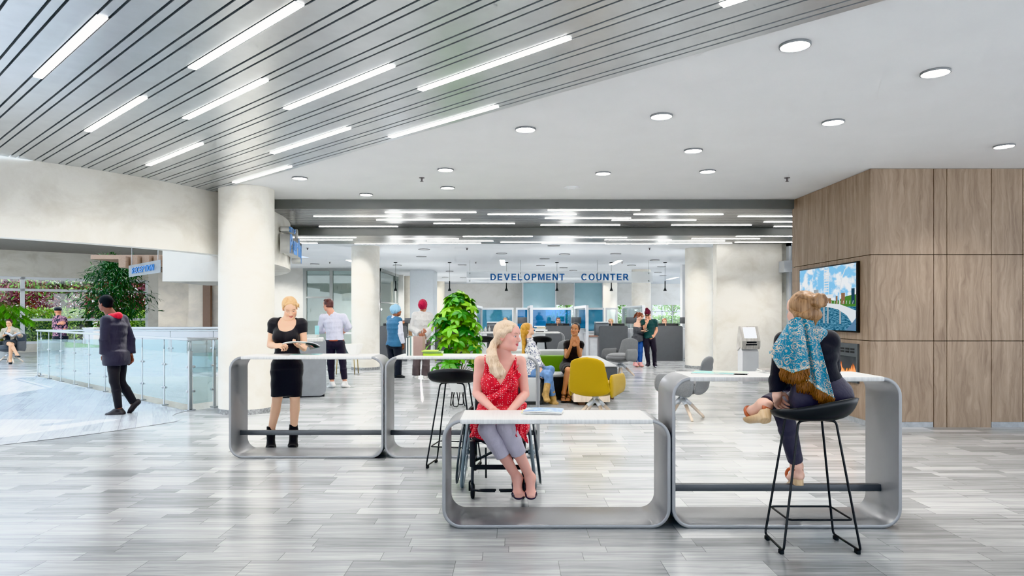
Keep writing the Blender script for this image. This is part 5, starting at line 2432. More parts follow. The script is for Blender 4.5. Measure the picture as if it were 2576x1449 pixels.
class Person:
    def __init__(s, label, base, J, fwd, hup=(0, 0, 1), sex='f', sc=1.0, hs=1.0, skin='e0b49a', vox=.007, voxh=None, lips='b8616a', brow='6a4a35', iris='3d4a55',
                 hands={}, build=1.0, group=None, gaze=0., lid=1., smile=True, feet=True, legs=True):
        s.J = {k: Vector(v) for k, v in J.items()}
        s.base = Vector(base)
        s.sex, s.sc, s.hs, s.vox, s.voxh = sex, sc, hs, vox, voxh or vox
        s.hf = Vector(fwd).normalized()
        u = Vector(hup)
        s.hu = (u - s.hf * u.dot(s.hf)).normalized()
        s.hr = s.hf.cross(s.hu)
        s.Hc = s.J['head']
        s.skin, s.lips, s.brow, s.iris, s.gaze, s.smile, s.lid = hexc(skin), hexc(lips), hexc(brow), hexc(iris), gaze, smile, lid
        j = s.J
        s.c = (j['sL'] + j['sR']) / 2
        s.p = (j['hL'] + j['hR']) / 2
        s.up = (s.c - s.p).normalized()
        s.L = (s.c - s.p).length
        s.rs = (j['sR'] - j['sL']).normalized()
        s.rh = (j['hR'] - j['hL']).normalized()
        s.f = s.up.cross(s.rs).normalized()
        s.fh = s.up.cross(s.rh).normalized()
        s.pr = {}
        s.hand_spec = hands
        s.b = build
        s.legs, s.feet = legs, feet
        s.torso()
        s.limbs()
        s.headp()
        s.make(label, group)

    def add(s, tag, *pr):
        s.pr.setdefault(tag, []).extend(pr)

    # torso cross sections as fractions of the spine
    def torso(s):
        k, b = s.sc, s.b * s.sc
        p, c, up, L = s.p, s.c, s.up, s.L
        if s.sex == 'f':
            T = [(-.06, .158, .112), (.10, .163, .112), (.30, .140, .098), (.48, .124, .090), (.66, .138, .100), (.84, .148, .102), (.95, .138, .078)]
        else:
            T = [(-.04, .158, .112), (.12, .160, .112), (.30, .148, .104), (.48, .148, .104), (.66, .164, .114), (.84, .176, .116), (.95, .165, .088)]
        for i in range(len(T) - 1):
            t0, a0, d0 = T[i]
            t1, a1, d1 = T[i + 1]
            u = s.rh.lerp(s.rs, max(0, min(1, (t0 + t1) / 2))).normalized()
            s.add('torso', Prim(p + up * L * t0, p + up * L * t1, (a0 * b, d0 * b), (a1 * b, d1 * b), u, .006, cap=.05 * k))
        j = s.J
        rsh = (.045 if s.sex == 'f' else .056) * k
        nb = s.Hc - s.hu * .085 * s.hs - s.hf * .02 * s.hs
        nb0 = c + up * .015
        s.nb0 = nb0
        for q in ('L', 'R'):
            s.add('torso', Prim(j['s' + q], c - up * .01, rsh, rsh * 1.05, s.f, .02))
            s.add('torso', Prim(j['s' + q].lerp(c, .30) + up * .008 * k, nb0.lerp(nb, .45), .034 * k, .042 * k, s.f, .025))
        if s.sex == 'f':
            for sg in (-1, 1):
                s.add('torso', ell(p + up * L * .70 + s.rs * sg * .068 * k + s.f * .075 * k, (s.rs * .062 * k, s.f * .052 * k, up * .062 * k), .025))
        for q in ('L', 'R'):
            if s.legs:
                s.add('torso', ell(j['h' + q] - s.fh * .050 * k + up * .0, (s.rh * .082 * k, s.fh * .072 * k, up * .082 * k), .025))
        nr = (.050 if s.sex == 'f' else .060) * s.hs
        s.add('neck', Prim(nb0 - up * .02, nb, nr * 1.12, nr, s.hr, .035))

    def limbs(s):
        j, k = s.J, s.sc
        m = 1.0 if s.sex == 'f' else 1.16
        s.hp = {}
        for q in ('L', 'R'):
            S, E, W = j['s' + q], j['e' + q], j['w' + q]
            s.add('uarm' + q, Prim(S, S.lerp(E, .45), .047 * k * m, .044 * k * m, s.f, .018), Prim(S.lerp(E, .45), E, .044 * k * m, .036 * k * m, s.f, .006))
            s.add('farm' + q, Prim(E, E.lerp(W, .3), .036 * k * m, .039 * k * m, s.f, .008), Prim(E.lerp(W, .3), W, .038 * k * m, .026 * k * m, s.f, .006))
            if q in s.hand_spec:
                s.hand(q, **s.hand_spec[q])
            if not s.legs:
                continue
            H, K, A = j['h' + q], j['k' + q], j['a' + q]
            s.add('thigh' + q, Prim(H, H.lerp(K, .5), .084 * k * m ** .4, .073 * k * m ** .4, s.fh, .02), Prim(H.lerp(K, .5), K, .073 * k * m ** .4, .054 * k * m ** .4, s.fh, .006))
            back = -s.fh
            s.add('shin' + q, Prim(K, K.lerp(A, .33) + back * .012, .052 * k, .053 * k, s.fh, .008), Prim(K.lerp(A, .33) + back * .012, A, .053 * k, .034 * k, s.fh, .006))
            if s.feet:
                s.foot(q)

    def foot(s, q):
        A, T, k = s.J['a' + q], s.J['t' + q], s.sc
        d = T - A
        if (q + 'dn') in s.J:
            dn = s.J[q + 'dn'].normalized()
        else:
            dn = Vector((0, 0, -1))
        d = (d - dn * d.dot(dn))
        d = d.normalized() if d.length > 1e-3 else Vector((0, -1, 0))
        lat = d.cross(dn).normalized()
        drop = max(.03, (T - A).dot(dn))
        heel = A + dn * min(.062 * k, drop * .8) - d * .045 * k
        ball = T - d * .075 * k - dn * .004
        s.hp[q] = dict(A=A, T=T, d=d, dn=dn, lat=lat, heel=heel, ball=ball, drop=drop)
        s.add('foot' + q, Prim(A, heel, .036 * k, .033 * k, lat, .02), Prim(heel, ball, (.033 * k, .030 * k), (.042 * k, .027 * k), lat, .02),
              Prim(ball, T - d * .03, (.042 * k, .024 * k), (.033 * k, .018 * k), lat, .02), Prim(A, ball, .038 * k, .028 * k, lat, .03))

    def hand(s, q, to, n, curl=.5, thumb=1., spread=1.):
        """to: direction of the fingers, n: palm normal (side that fingers close towards)"""
        k = s.sc * (1.0 if s.sex == 'f' else 1.1)
        W = s.J['w' + q]
        d = Vector(to).normalized()
        n = Vector(n)
        n = (n - d * n.dot(d)).normalized()
        lat = d.cross(n)                       # towards little finger or thumb
        # thumb side: for the right hand, fingers forward, palm down -> thumb at left
        tl = lat * (1 if q == 'L' else -1) * -1
        tg = 'hand' + q
        s.add(tg, Prim(W, W + d * .03 * k, (.027 * k, .02 * k), (.036 * k, .016 * k), lat, .015))
        s.add(tg, Prim(W + d * .025 * k, W + d * .085 * k, (.037 * k, .0155 * k), (.041 * k, .0135 * k), lat, .012))
        L_ = (.070, .080, .074, .058)
        for i in range(4):
            o = (1.5 - i) * .0205 * k
            b = W + d * (.088 - .004 * abs(i - 1.2)) * k + tl * o
            dd = (d + tl * (1.5 - i) * .07 * spread).normalized()
            c = curl * (1 + .12 * i)
            q0, prev = b - dd * .012 * k, b
            seg = [L_[i] * .46 * k, L_[i] * .32 * k, L_[i] * .28 * k]
            ang = 0
            rr = [.0092 * k, .0086 * k, .008 * k, .0068 * k]
            s.add(tg, Prim(q0, prev, .010 * k, rr[0], lat, .004))
            for m_, sl in enumerate(seg):
                ang += c * (.75 if m_ == 0 else 1.0)
                v = dd * math.cos(ang) + n * math.sin(ang)
                nx = prev + v * sl
                s.add(tg, Prim(prev, nx, rr[m_], rr[m_ + 1], lat, .0035))
                prev = nx
        tb = W + d * .025 * k + tl * .028 * k
        t1 = tb + (d * .62 + tl * .62 + n * .35 * thumb).normalized() * .042 * k
        t2 = t1 + (d * .9 + tl * .12 + n * .35 * thumb).normalized() * .030 * k
        t3 = t2 + (d * .95 - tl * .1 + n * .35 * thumb).normalized() * .022 * k
        s.add(tg, Prim(tb, t1, .0145 * k, .0115 * k, lat, .008), Prim(t1, t2, .011 * k, .0095 * k, lat, .003), Prim(t2, t3, .0095 * k, .0075 * k, lat, .003))

    def hl(s, r, f, u):
        return s.Hc + (s.hr * r + s.hf * f + s.hu * u) * s.hs

    def he(s, r, f, u, a, b, c, k=.015, sub=False):
        h = s.hs
        return ell(s.hl(r, f, u), (s.hr * a * h, s.hf * b * h, s.hu * c * h), k * h, sub)

    def headp(s):
        h = s.hs
        A = lambda *p: s.add('head', *p)
        jaw = 1.0 if s.sex == 'f' else 1.12
        A(s.he(0, -.014, .034, .074, .092, .084, .02), s.he(0, .028, -.035, .060 * jaw, .064, .074, .025))
        A(s.he(0, .062, -.098, .022 * jaw, .022, .018, .03))
        for sg in (-1, 1):
            A(s.he(sg * .036 * jaw, .02, -.072, .024, .036, .024, .03))
            A(s.he(sg * .038, .058, -.026, .026, .026, .026, .025))
        A(Prim(s.hl(-.034, .078, .022), s.hl(.034, .078, .022), .014 * h, None, s.hu, .02 * h))
        A(s.he(0, .07, .055, .05, .03, .035, .03))
        for sg in (-1, 1):
            A(s.he(sg * .031, .100, .0015, .0165, .013, .011, .012, True))
        for sg in (-1, 1):
            A(s.he(sg * .031, .0755, .000, .0135, .0135, .0125, .003))
        A(Prim(s.hl(0, .086, .012), s.hl(0, .108, -.030), .0075 * h, .0115 * h, s.hr, .010 * h))
        A(s.he(0, .108, -.033, .011, .009, .009, .006))
        for sg in (-1, 1):
            A(s.he(sg * .012, .096, -.036, .0075, .010, .007, .006))
        w = .023 if s.smile else .019
        cu = .006 if s.smile else 0
        for sg in (-1, 1):
            A(Prim(s.hl(0, .0905, -.0605), s.hl(sg * w, .079, -.062 + cu), .0062 * h, .0035 * h, s.hr, .003 * h))
            A(Prim(s.hl(0, .0895, -.0705), s.hl(sg * w * .8, .079, -.066 + cu), .0070 * h, .0035 * h, s.hr, .003 * h))
            A(s.he(sg * .076, -.012, -.006, .008, .018, .030, .006))
            A(s.he(sg * .080, -.006, -.004, .006, .009, .016, .004, True))

    def colour(s, co):
        q = (co - V3(s.Hc)) / s.hs
        x, y, z = q @ V3(s.hr), q @ V3(s.hf), q @ V3(s.hu)
        sk = np.array(s.skin)
        col = np.tile(sk, (len(co), 1))
        ax = np.abs(x)

        def put(m, c, w=1.):
            m = (np.clip(m, 0, 1) * w)[:, None]
            col[:] = col * (1 - m) + np.array(c) * m
        front = (y > .045) & (np.abs(z) < .13) & (ax < .08)
        # blush on cheeks, nose tip, ears
        put(np.exp(-(((ax - .042) / .02) ** 2 + ((z + .03) / .02) ** 2)) * front, sk * np.array((1.0, .68, .66)), .45)
        put(np.exp(-(((ax - .08) / .01) ** 2 + ((z + .006) / .03) ** 2 + ((y + .01) / .03) ** 2)), sk * np.array((1.0, .62, .58)), .6)
        sharpn = lambda v, e: np.clip((1 - v) / e, 0, 1)
        cu = .006 if s.smile else 0
        lipz = -.0655 + cu * (ax / .023) ** 2
        put(sharpn((ax / .025) ** 2 + ((z - lipz) / .0105) ** 2, .3) * front, s.lips, .9)
        put(sharpn((ax / .024) ** 2 + ((z - lipz) / .0016) ** 2, .5) * front, np.array(s.lips) * .35, .8)
        bz = .0235 + .005 * np.sin(np.clip((ax - .012) / .042, 0, 1) * 2.4)
        put(sharpn(((ax - .033) / .022) ** 2 + ((z - bz) / .0042) ** 2, .5) * front, s.brow, .8)
        ez = z - .0005 + .003 * (1 - s.lid)
        e = ((ax - .031) / .0145) ** 2 + (ez / (.0060 * s.lid)) ** 2
        put(sharpn(e / 1.7, .4) * front * (ez > .0), (.06, .035, .03), .8)
        put(sharpn(e, .25) * front, (.70, .67, .65), .9)
        gx = np.where(x > 0, x - s.gaze * .005, x - s.gaze * .005)
        ir = ((np.abs(gx) - .031) / .0066) ** 2 + (ez / .0066) ** 2
        put(sharpn(ir, .3) * (e < 1.) * front, s.iris, 1.)
        put(sharpn(ir / .2, .3) * (e < 1.) * front, (.01, .01, .01), 1.)
        put(sharpn(((ax - .007) / .004) ** 2 + ((z + .0425) / .003) ** 2, .5) * front, sk * .35, .7)
        # knuckles and feet a touch redder
        return col

    def make(s, label, group):
        body = [p for t_, l in s.pr.items() if not t_.startswith(('head', 'hand')) for p in l]
        parts = [field_mesh('b', body, s.vox, raw=True)]
        parts.append(field_mesh('h', [Prim(s.nb0.lerp(s.Hc, .25), s.Hc - s.hu * .06 * s.hs - s.hf * .02, s.pr['neck'][0].ra[0] * .98, s.pr['neck'][0].rb[0], s.hr, .03)] + s.pr['head'], s.voxh, raw=True))
        for q in ('L', 'R'):
            if 'hand' + q in s.pr:
                parts.append(field_mesh('hd', s.pr['hand' + q] + [Prim(s.J['e' + q].lerp(s.J['w' + q], .8), s.J['w' + q], .028 * s.sc, .026 * s.sc, s.f, .02)], s.voxh, raw=True))
        co, fq, n = [], [], 0
        for a, b in parts:
            co.append(a)
            fq.append(b + n)
            n += len(a)
        co = np.concatenate(co)
        me = mk_mesh('person', co - V3(s.base), np.concatenate(fq))
        col = s.colour(coords(me) + V3(s.base)) if len(me.vertices) else np.zeros((0, 3))
        paint(me, col)
        s.o = link('person', me, skin_mat(), None, s.base)
        tag(s.o, label, 'person', group)

    # ---- clothing
    def mesh(s, name, prims, material, vox=None, clips=(), post=None, sm=1):
        a, b = field_mesh(name, prims, vox or s.vox, clips=clips, post=post, raw=True)
        me = mk_mesh(name, a - V3(s.base), b)
        if sm:
            smooth_mesh(me, sm)
        return link(name, me, material, s.o)

    def tags(s, names, d, k=None):
        out = []
        for n_ in names:
            for p in s.pr.get(n_, []):
                out.append(p.grow(d, max(p.k, .010) if k is None else k))
        return out

    def sleeve(s, q, t, d, r2=None):
        """sleeve down to fraction t (0..1 upper arm, 1..2 forearm)"""
        S, E, W = s.J['s' + q], s.J['e' + q], s.J['w' + q]
        out = []
        m = s.sc * (1.0 if s.sex == 'f' else 1.16)
        if t <= 1:
            e_ = S.lerp(E, t)
            out.append(Prim(S, e_, .052 * m + d, .044 * m + d + (r2 or 0), s.f, .02, flat=True))
            out.append(Prim(S, S.lerp(E, .02), .052 * m + d, None, s.f, .02))
        else:
            out += [p.grow(d) for p in s.pr['uarm' + q]]
            out.append(Prim(E, E.lerp(W, t - 1), .038 * m + d, .032 * m + d + (r2 or 0), s.f, .03, flat=True))
        return out

    def trouser(s, q, t, d, r2=0., kd=0.):
        H, K, A = s.J['h' + q], s.J['k' + q], s.J['a' + q]
        m = s.sc
        out = [p.grow(d) for p in s.pr['thigh' + q]]
        mid = K.lerp(A, min(.33, t * .5)) - s.fh * .01
        out.append(Prim(K, mid, .054 * m + d + kd, .054 * m + d + kd, s.fh, .03))
        out.append(Prim(mid, K.lerp(A, t), .054 * m + d + kd, .036 * m + d + r2, s.fh, .02, flat=True))
        return out

    def shoe(s, q, material, top=.02, d=.006, heel=0., name='shoe', sole=None, vox=None):
        h = s.hp[q]
        pr = s.tags(['foot' + q], d, .012)
        z = h['A'] - h['dn'] * top
        if top > .03:
            pr.append(Prim(h['A'], h['A'] - h['dn'] * (top + .02), .040 * s.sc + d, .042 * s.sc + d, h['lat'], .02))
        o = s.mesh(name, pr, material, vox or min(s.vox, .008), [half(z, -h['dn'])])
        if heel > 0:
            hb = h['heel'] + h['dn'] * .02
            s.mesh('heel', [Prim(hb, hb + h['dn'] * heel, .026, .016, h['lat'], .005, flat=True)], material, vox or min(s.vox, .008), sm=0)
        if sole:
            lo = h['T'] + h['dn'] * .022
            s.mesh('sole', [Prim(h['heel'] + h['dn'] * .025, h['T'] + h['dn'] * .012, (.042 * s.sc, .012), (.042 * s.sc, .012), h['lat'], .01)], sole, vox or min(s.vox, .008), sm=0)
        return o

    def pump(s, q, material, vox=.004):
        h = s.hp[q]
        ht = h['heel'] - h['dn'] * .040
        vp = h['T'] - h['d'] * .072 - h['dn'] * .034
        n = h['lat'].cross(vp - ht)
        if n.dot(h['dn']) > 0:
            n = -n
        return s.mesh('shoe', s.tags(['foot' + q], .006, .012), material, vox, [half(vp, n)])

    def hair(s, material, extra=(), cap=.012, back=-.085, line=(.075, .085, 1.5), vox=None, name='hair', post=None, full=False):
        pr = [s.he(0, -.016, .036, .074 + cap, .092 + cap, .084 + cap, .01), s.he(0, -.05, -.025, .06 + cap, .05 + cap * .8, .055, .02)]
        a, b, m = line
        n = (s.hf * m - s.hu).normalized()
        p0 = s.hl(0, a, b)
        clips = [half(p0, n), half(s.hl(0, 0, back), -s.hu)] if not full else []
        a_, b_ = field_mesh(name, pr, vox or s.voxh, clips=clips, post=post, raw=True)
        parts = [(a_, b_)]
        if extra:
            parts.append(field_mesh(name, list(extra), vox or s.voxh, post=post, raw=True))
        co = np.concatenate([x for x, _ in parts])
        q = np.concatenate([parts[0][1]] + [x[1] + len(parts[0][0]) for x in parts[1:]])
        me = mk_mesh(name, co - V3(s.base), q)
        smooth_mesh(me, 1)
        return link(name, me, material, s.o)


def chain(pts, rs, u=(1, 0, 0), k=.02, fl=None):
    out = []
    for i in range(len(pts) - 1):
        a, b = rs[i], rs[i + 1]
        out.append(Prim(pts[i], pts[i + 1], a, b, u, k))
    return out


def JP(Y0, **kw):
    """joints from photo pixels: x, y, (distance offset)"""
    return {k: P(v[0], v[1], Y0 + (v[2] if len(v) > 2 else 0.)) for k, v in kw.items()}


def polka(name):
    t = NT(name)
    v = t.n('ShaderNodeTexVoronoi')
    t.set(v, 'Vector', t.pos(True))
    v.inputs['Scale'].default_value = 68
    v.inputs['Randomness'].default_value = .4
    m = t.math('LESS_THAN', v.outputs['Distance'], .25)
    f = t.noise(t.mapping(t.pos(True), scale=(1.5, 1.5, .8)), 14, 4, .55, .6)
    c = t.ramp(f, [(.35, hexc('c01a2b')), (.65, hexc('de2c3e'))])
    c = t.mix(m, c, hexc('f3dcdc'))
    t.bsdf(c, .7, normal=t.bump(f, .5, .02), sheen=.1)
    return t.m


def pattern_mat(name, base, ink, scale=18, thr=.5, w=.05, rough=.8):
    """irregular printed pattern"""
    t = NT(name)
    p = t.pos(True)
    n = t.noise(p, scale, 4, .6, 1.4)
    d = t.math('ABSOLUTE', t.math('SUBTRACT', n, thr))
    m = t.math('LESS_THAN', d, w)
    v = t.n('ShaderNodeTexVoronoi')
    t.set(v, 'Vector', p)
    v.inputs['Scale'].default_value = scale * 1.6
    m2 = t.math('LESS_THAN', v.outputs['Distance'], .22)
    c = t.mix(t.math('MAXIMUM', m, t.math('MULTIPLY', m2, .8)), hexc(base), hexc(ink))
    f = t.noise(t.mapping(p, scale=(1.4, 1.4, .7)), 10, 3)
    t.bsdf(c, rough, normal=t.bump(f, .4, .03))
    return t.m
# ================================================================== the people
V = Vector
# ---- 1. woman in the black dress reading a magazine ----------------------------------------
Y0 = 7.64
J = JP(Y0, head=(729.5, 775, -.02), sR=(689, 814), sL=(758, 814), eR=(680, 868, .02), wR=(694, 870, -.24), eL=(765, 866, .02), wL=(765, 877.5, -.22),
       hR=(708, 926), hL=(737, 926), kR=(697, 1006, -.06), kL=(742, 1004, -.06), aR=(681.5, 1089), aL=(738.5, 1084), tR=(682, 1128, -.15), tL=(735.5, 1125, -.15))
w1 = Person('woman in a fitted black dress reading a magazine behind the left loop table', (J['aR'].x, Y0, 0), J, (.36, -.80, -.46), (0.02, -.3, 1), 'f', 1.0, 1.0, 'e6bfa2', .006, .004, build=.96,
            lips='c86e6c', brow='7a5b42', lid=.5,
            hands={'R': dict(to=(.9, -.35, .0), n=(.2, .5, -.9), curl=.75), 'L': dict(to=(-.72, -.45, .45), n=(.1, -.35, .9), curl=.28)})
M_bdress = cloth_mat('black_jersey', '141319', .8, .3, 8)
hem = P(722, 996, Y0)
pr = w1.tags(['torso'], .010) + w1.sleeve('R', .42, .012) + w1.sleeve('L', .42, .012)
pr += [p.grow(.008, .03) for q in 'LR' for p in w1.pr['thigh' + q]]
pr += [Prim(w1.p + V((0, 0, .02)), P(721, 935, Y0 - .01), (.162, .118), (.166, .124), (1, 0, 0), .03), Prim(P(721, 935, Y0 - .01), P(721, 997, Y0 - .05), (.166, .124), (.160, .115), (1, 0, 0), .03, flat=True)]
nk = w1.c + w1.f * .10 + w1.up * .045 + w1.rs * -.006
pr += [Prim(nk + w1.up * .16, nk - w1.up * .035, (.152, .15), (.122, .10), w1.rs, .006, sub=True), Prim(nk - w1.up * .02, nk - w1.up * .085 + w1.f * .03, (.085, .06), (.012, .05), w1.rs, .006, sub=True),
       Prim(w1.nb0 + w1.up * .2, w1.nb0 - w1.up * .01, .085, .085, w1.rs, .006, sub=True)]
w1.mesh('dress', pr, M_bdress, .006, [half(hem, (0, 0, -1))], folds(.0025, 14, 1))
H_honey = hair_mat('honey_blonde_hair', '8a5a32', 'dcb887')
fr_ = [w1.hl(.02, .066, .095), w1.hl(-.035, .066, .078), w1.hl(-.066, .035, .045), w1.hl(-.078, 0, .012)]
fl_ = [w1.hl(.02, .066, .095), w1.hl(.055, .058, .072), w1.hl(.074, .028, .03)]
w1.hair(H_honey, chain(fr_, [.010, .016, .018, .012]) + chain(fl_, [.010, .012, .008]) + [ell(w1.hl(-.02, -.095, -.02), (w1.hr * .045, w1.hf * .035, w1.hu * .04), .02)]
        + chain([w1.hl(-.06, -.07, .02), w1.hl(-.092, -.065, .0), w1.hl(-.104, -.05, -.035)], [.016, .012, .004]), line=(.080, .088, 1.35))
M_suede = cloth_mat('black_suede', '100f13', .9, .2, 20)
for q in ('R', 'L'):
    h = w1.hp[q]
    pr = w1.tags(['foot' + q], .010, .015) + [Prim(h['A'] + V((0, 0, -.01)), h['A'] + V((0, 0, .075)), .046, .047, (1, 0, 0), .02, flat=True)]
    w1.mesh('ankle_boot', pr, M_suede, .005, [half((0, 0, .004), (0, 0, -1))])
    hb = h['heel']
    w1.mesh('heel', [Prim(hb, V((hb.x, hb.y, .003)), .030, .019, (1, 0, 0), .005, flat=True)], M_suede, .005, sm=0)

# open magazine in her hands
t = thing('magazine', 'open glossy magazine with dark back cover in the hands of the woman in black', 'magazine', P(769, 866, 7.3))
mb0 = P(769, 866, 7.3)
S0, S1 = P(768, 866, 7.36), P(770, 861, 7.08)           # spine, reader side to camera side
L0, L1 = P(709, 871, 7.36), P(712, 868, 7.10)
R0, R1 = P(781, 880, 7.40), P(805, 874, 7.10)


def leaf(a0, a1, b0, b1, bulge):
    def fn(u, v):
        p = a0.lerp(b0, u).lerp(a1.lerp(b1, u), v)
        p = p + V((0, -.0, bulge * math.sin(u * PI * .75)))
        return p - mb0
    return fn


mg = MB()
mg.grid(leaf(S0, S1, L0, L1, .022), 14, 3)
o = mg.obj('left_pages', mat('glossy_paper', 'e6e6e4', .25, var=.05, scale=25), t)
solid(o, .006, 1)
mg = MB()
mg.grid(leaf(S0, S1, R0, R1, .02), 14, 3)
o = mg.obj('right_pages', mat('glossy_paper', 'e6e6e4', .25, var=.05, scale=25), t)
solid(o, .004, 1)
mg = MB()
dz = V((0, -.002, -.010))
mg.grid(lambda u, v: leaf(S0, S1, R0, R1, .02)(u, v) + dz, 14, 3)
cv = mg.obj('back_cover', mat('black_gloss_cover', '121214', .2, var=.1), t)
solid(cv, .002, 1)
mg = MB()
c_ = (leaf(S0, S1, R0, R1, .02)(.62, .5) + dz * 1.35)
ux = (R0 + R1 - S0 - S1).normalized()
uz = (S1 + R1 - S0 - R0).normalized()
mg.add([c_ + ux * .016 * math.cos(k * PI / 8) + uz * .03 * math.sin(k * PI / 8) for k in range(16)], [list(range(16))])
mg.obj('red_dot', mat('print_red', 'd8452f', .3), cv)

# ---- 2. woman in the red dress in the wheelchair -------------------------------------------
Y0 = 5.60
J = JP(Y0, head=(1276.5, 846.5, -.02), sR=(1208, 910), sL=(1308.5, 910, .02), eR=(1199.5, 990), wR=(1241, 1031, -.27), eL=(1321, 991, .02), wL=(1279, 1040, -.32),
       hR=(1226, 1066, .03), hL=(1289, 1066, .03), kR=(1226, 1079, -.43), kL=(1273, 1073, -.43), aR=(1301.5, 1203, -.26), aL=(1334, 1202, -.28), tR=(1305.5, 1252, -.38), tL=(1337, 1252, -.40))
w2 = Person('blonde woman in a red polka-dot dress sitting in the wheelchair at the low table', (-.11, Y0, 0), J, (.90, -.43, .0), (0.03, 0, 1), 'f', 1.0, 1.02, 'd9a99c', .0055, .0036,
            lips='c65a66', brow='8f6f5c', iris='46566a', gaze=.4,
            hands={'R': dict(to=(.55, -.45, -.55), n=(-.2, .5, -.8), curl=.45), 'L': dict(to=(.12, -.35, -.9), n=(-.4, .8, -.3), curl=.35)})
M_polka = polka('red_polka_dot_cotton')
c2, u2, f2, r2 = w2.c, w2.up, w2.f, w2.rs
pr = w2.tags(['torso'], .011)
# deep V neckline, bare shoulders
ap = c2 - u2 * .165 + f2 * .10
pr += [Prim(ap, c2 + u2 * .10 + f2 * .06, (.012, .12), (.165, .16), r2, .006, sub=True)]
for sg, q in ((1, 'R'), (-1, 'L')):
    pr.append(Prim(w2.J['s' + q] + r2 * sg * .03 - u2 * .10, w2.J['s' + q] + r2 * sg * .015 + u2 * .08, (.058, .16), (.075, .16), r2, .01, sub=True))
pr.append(Prim(c2 + u2 * .2 - f2 * .05, c2 - u2 * .05 - f2 * .1, (.2, .08), (.13, .08), r2, .01, sub=True))
w2.mesh('bodice', pr, M_polka, .0055, [half(w2.p + u2 * .03, -u2)], folds(.004, 22, 3))
# straps
for sg in (-1, 1):
    pts = [c2 - u2 * .085 + r2 * sg * .112 + f2 * .095, c2 - u2 * .03 + r2 * sg * .125 + f2 * .075, c2 + u2 * .033 + r2 * sg * .128 + f2 * .03, c2 + u2 * .05 + r2 * sg * .125 - f2 * .02, c2 - u2 * .02 + r2 * sg * .115 - f2 * .085]
    mg = MB()
    mg.tube([p - w2.base for p in pts], .0065, 8)
    mg.obj('strap', M_polka, w2.o)
# gathered skirt over the lap
pr = [p.grow(.022, .06) for q in 'LR' for p in w2.pr['thigh' + q][:1]]
pr += [Prim(w2.J['h' + q], w2.J['h' + q].lerp(w2.J['k' + q], .80) + V(((-.03 if q == 'R' else .05), 0, -.01)), (.105, .10), (.105, .085), (1, 0, 0), .07, flat=True) for q in 'LR']
pr += [p.grow(.022, .05) for p in w2.pr['torso'][:3]]
w2.mesh('skirt', pr, M_polka, .006, [half(w2.p + u2 * .17, u2)], folds(.011, 24, 5))
# hanging dress side over her left thigh
mg = MB()
a0, a1 = P(1290, 1050, 5.16), P(1324, 1048, 5.30)


def drape(u, v):
    x = 1292 + 28 * u + 4 * math.sin(v * 5 + u * 3) + 5 * v
    y = 1050 + 64 * v * (.65 + .35 * u) + 3 * math.sin(u * 9)
    return P(x, y, 5.14 + .14 * u + .016 * math.sin(u * 15 + v * 2)) - w2.base


mg.grid(drape, 24, 14)
o = mg.obj('skirt_side', M_polka, w2.o)
solid(o, .004)
mg = MB()
mg.grid(lambda u, v: P(1185 + 26 * u + 6 * math.sin(v * 4) + 24 * v * u, 1048 + 52 * v - 10 * u * v + 2 * math.sin(u * 9), 5.20 - .05 * u + .014 * math.sin(u * 14 + v * 3)) - w2.base, 24, 14)
o = mg.obj('skirt_side', M_polka, w2.o)
solid(o, .004)
# waist gathering and diagonal ruffle
mg = MB()
path = [(1301, 930), (1296, 941), (1287, 951), (1274, 960), (1262, 975), (1250, 985), (1236, 992), (1222, 996)]
pw = [P(x, y, 5.435 + .01 * abs(i - 3)) for i, (x, y) in enumerate(path)]


def ruf(u, v):
    f_ = u * (len(pw) - 1)
    i = min(int(f_), len(pw) - 2)
    p = pw[i].lerp(pw[i + 1], f_ - i)
    wv_ = math.sin(u * 34) * .016 * v + math.sin(u * 13 + 1) * .01 * v
    return p + V((.028 * v + .3 * wv_, -.022 * v - wv_, -.038 * v + .35 * wv_)) - w2.base


mg.grid(ruf, 90, 6)
o = mg.obj('ruffle', M_polka, w2.o)
solid(o, .003)
mg = MB()


def ruf2(u, v):
    a_, b_ = P(1306, 917, 5.47), P(1283, 957, 5.42)
    p = a_.lerp(b_, u)
    wv_ = math.sin(u * 20) * .014 * v
    return p + V((-.026 * v + .3 * wv_, -.016 * v - wv_, -.022 * v + .3 * wv_)) - w2.base


mg.grid(ruf2, 50, 5)
o = mg.obj('ruffle', M_polka, w2.o)
solid(o, .003)
# capri trousers
M_capri = cloth_mat('pale_lilac_cotton', 'b9b4c2', .85, .35, 9)
for q in 'RL':
    w2.mesh('trouser_leg', w2.trouser(q, .52, .010, .016, .004), M_capri, .006, post=folds(.002, 18, 6))
M_pump = mat('plum_patent', '2a1e34', .22, var=.1)
for q in 'RL':
    h = w2.hp[q]
    w2.pump(q, M_pump)
    hb = h['heel']
    w2.mesh('heel', [Prim(hb, hb + V((0, .01, -.06)), .020, .010, h['lat'], .004, flat=True)], M_pump, .004, sm=0)
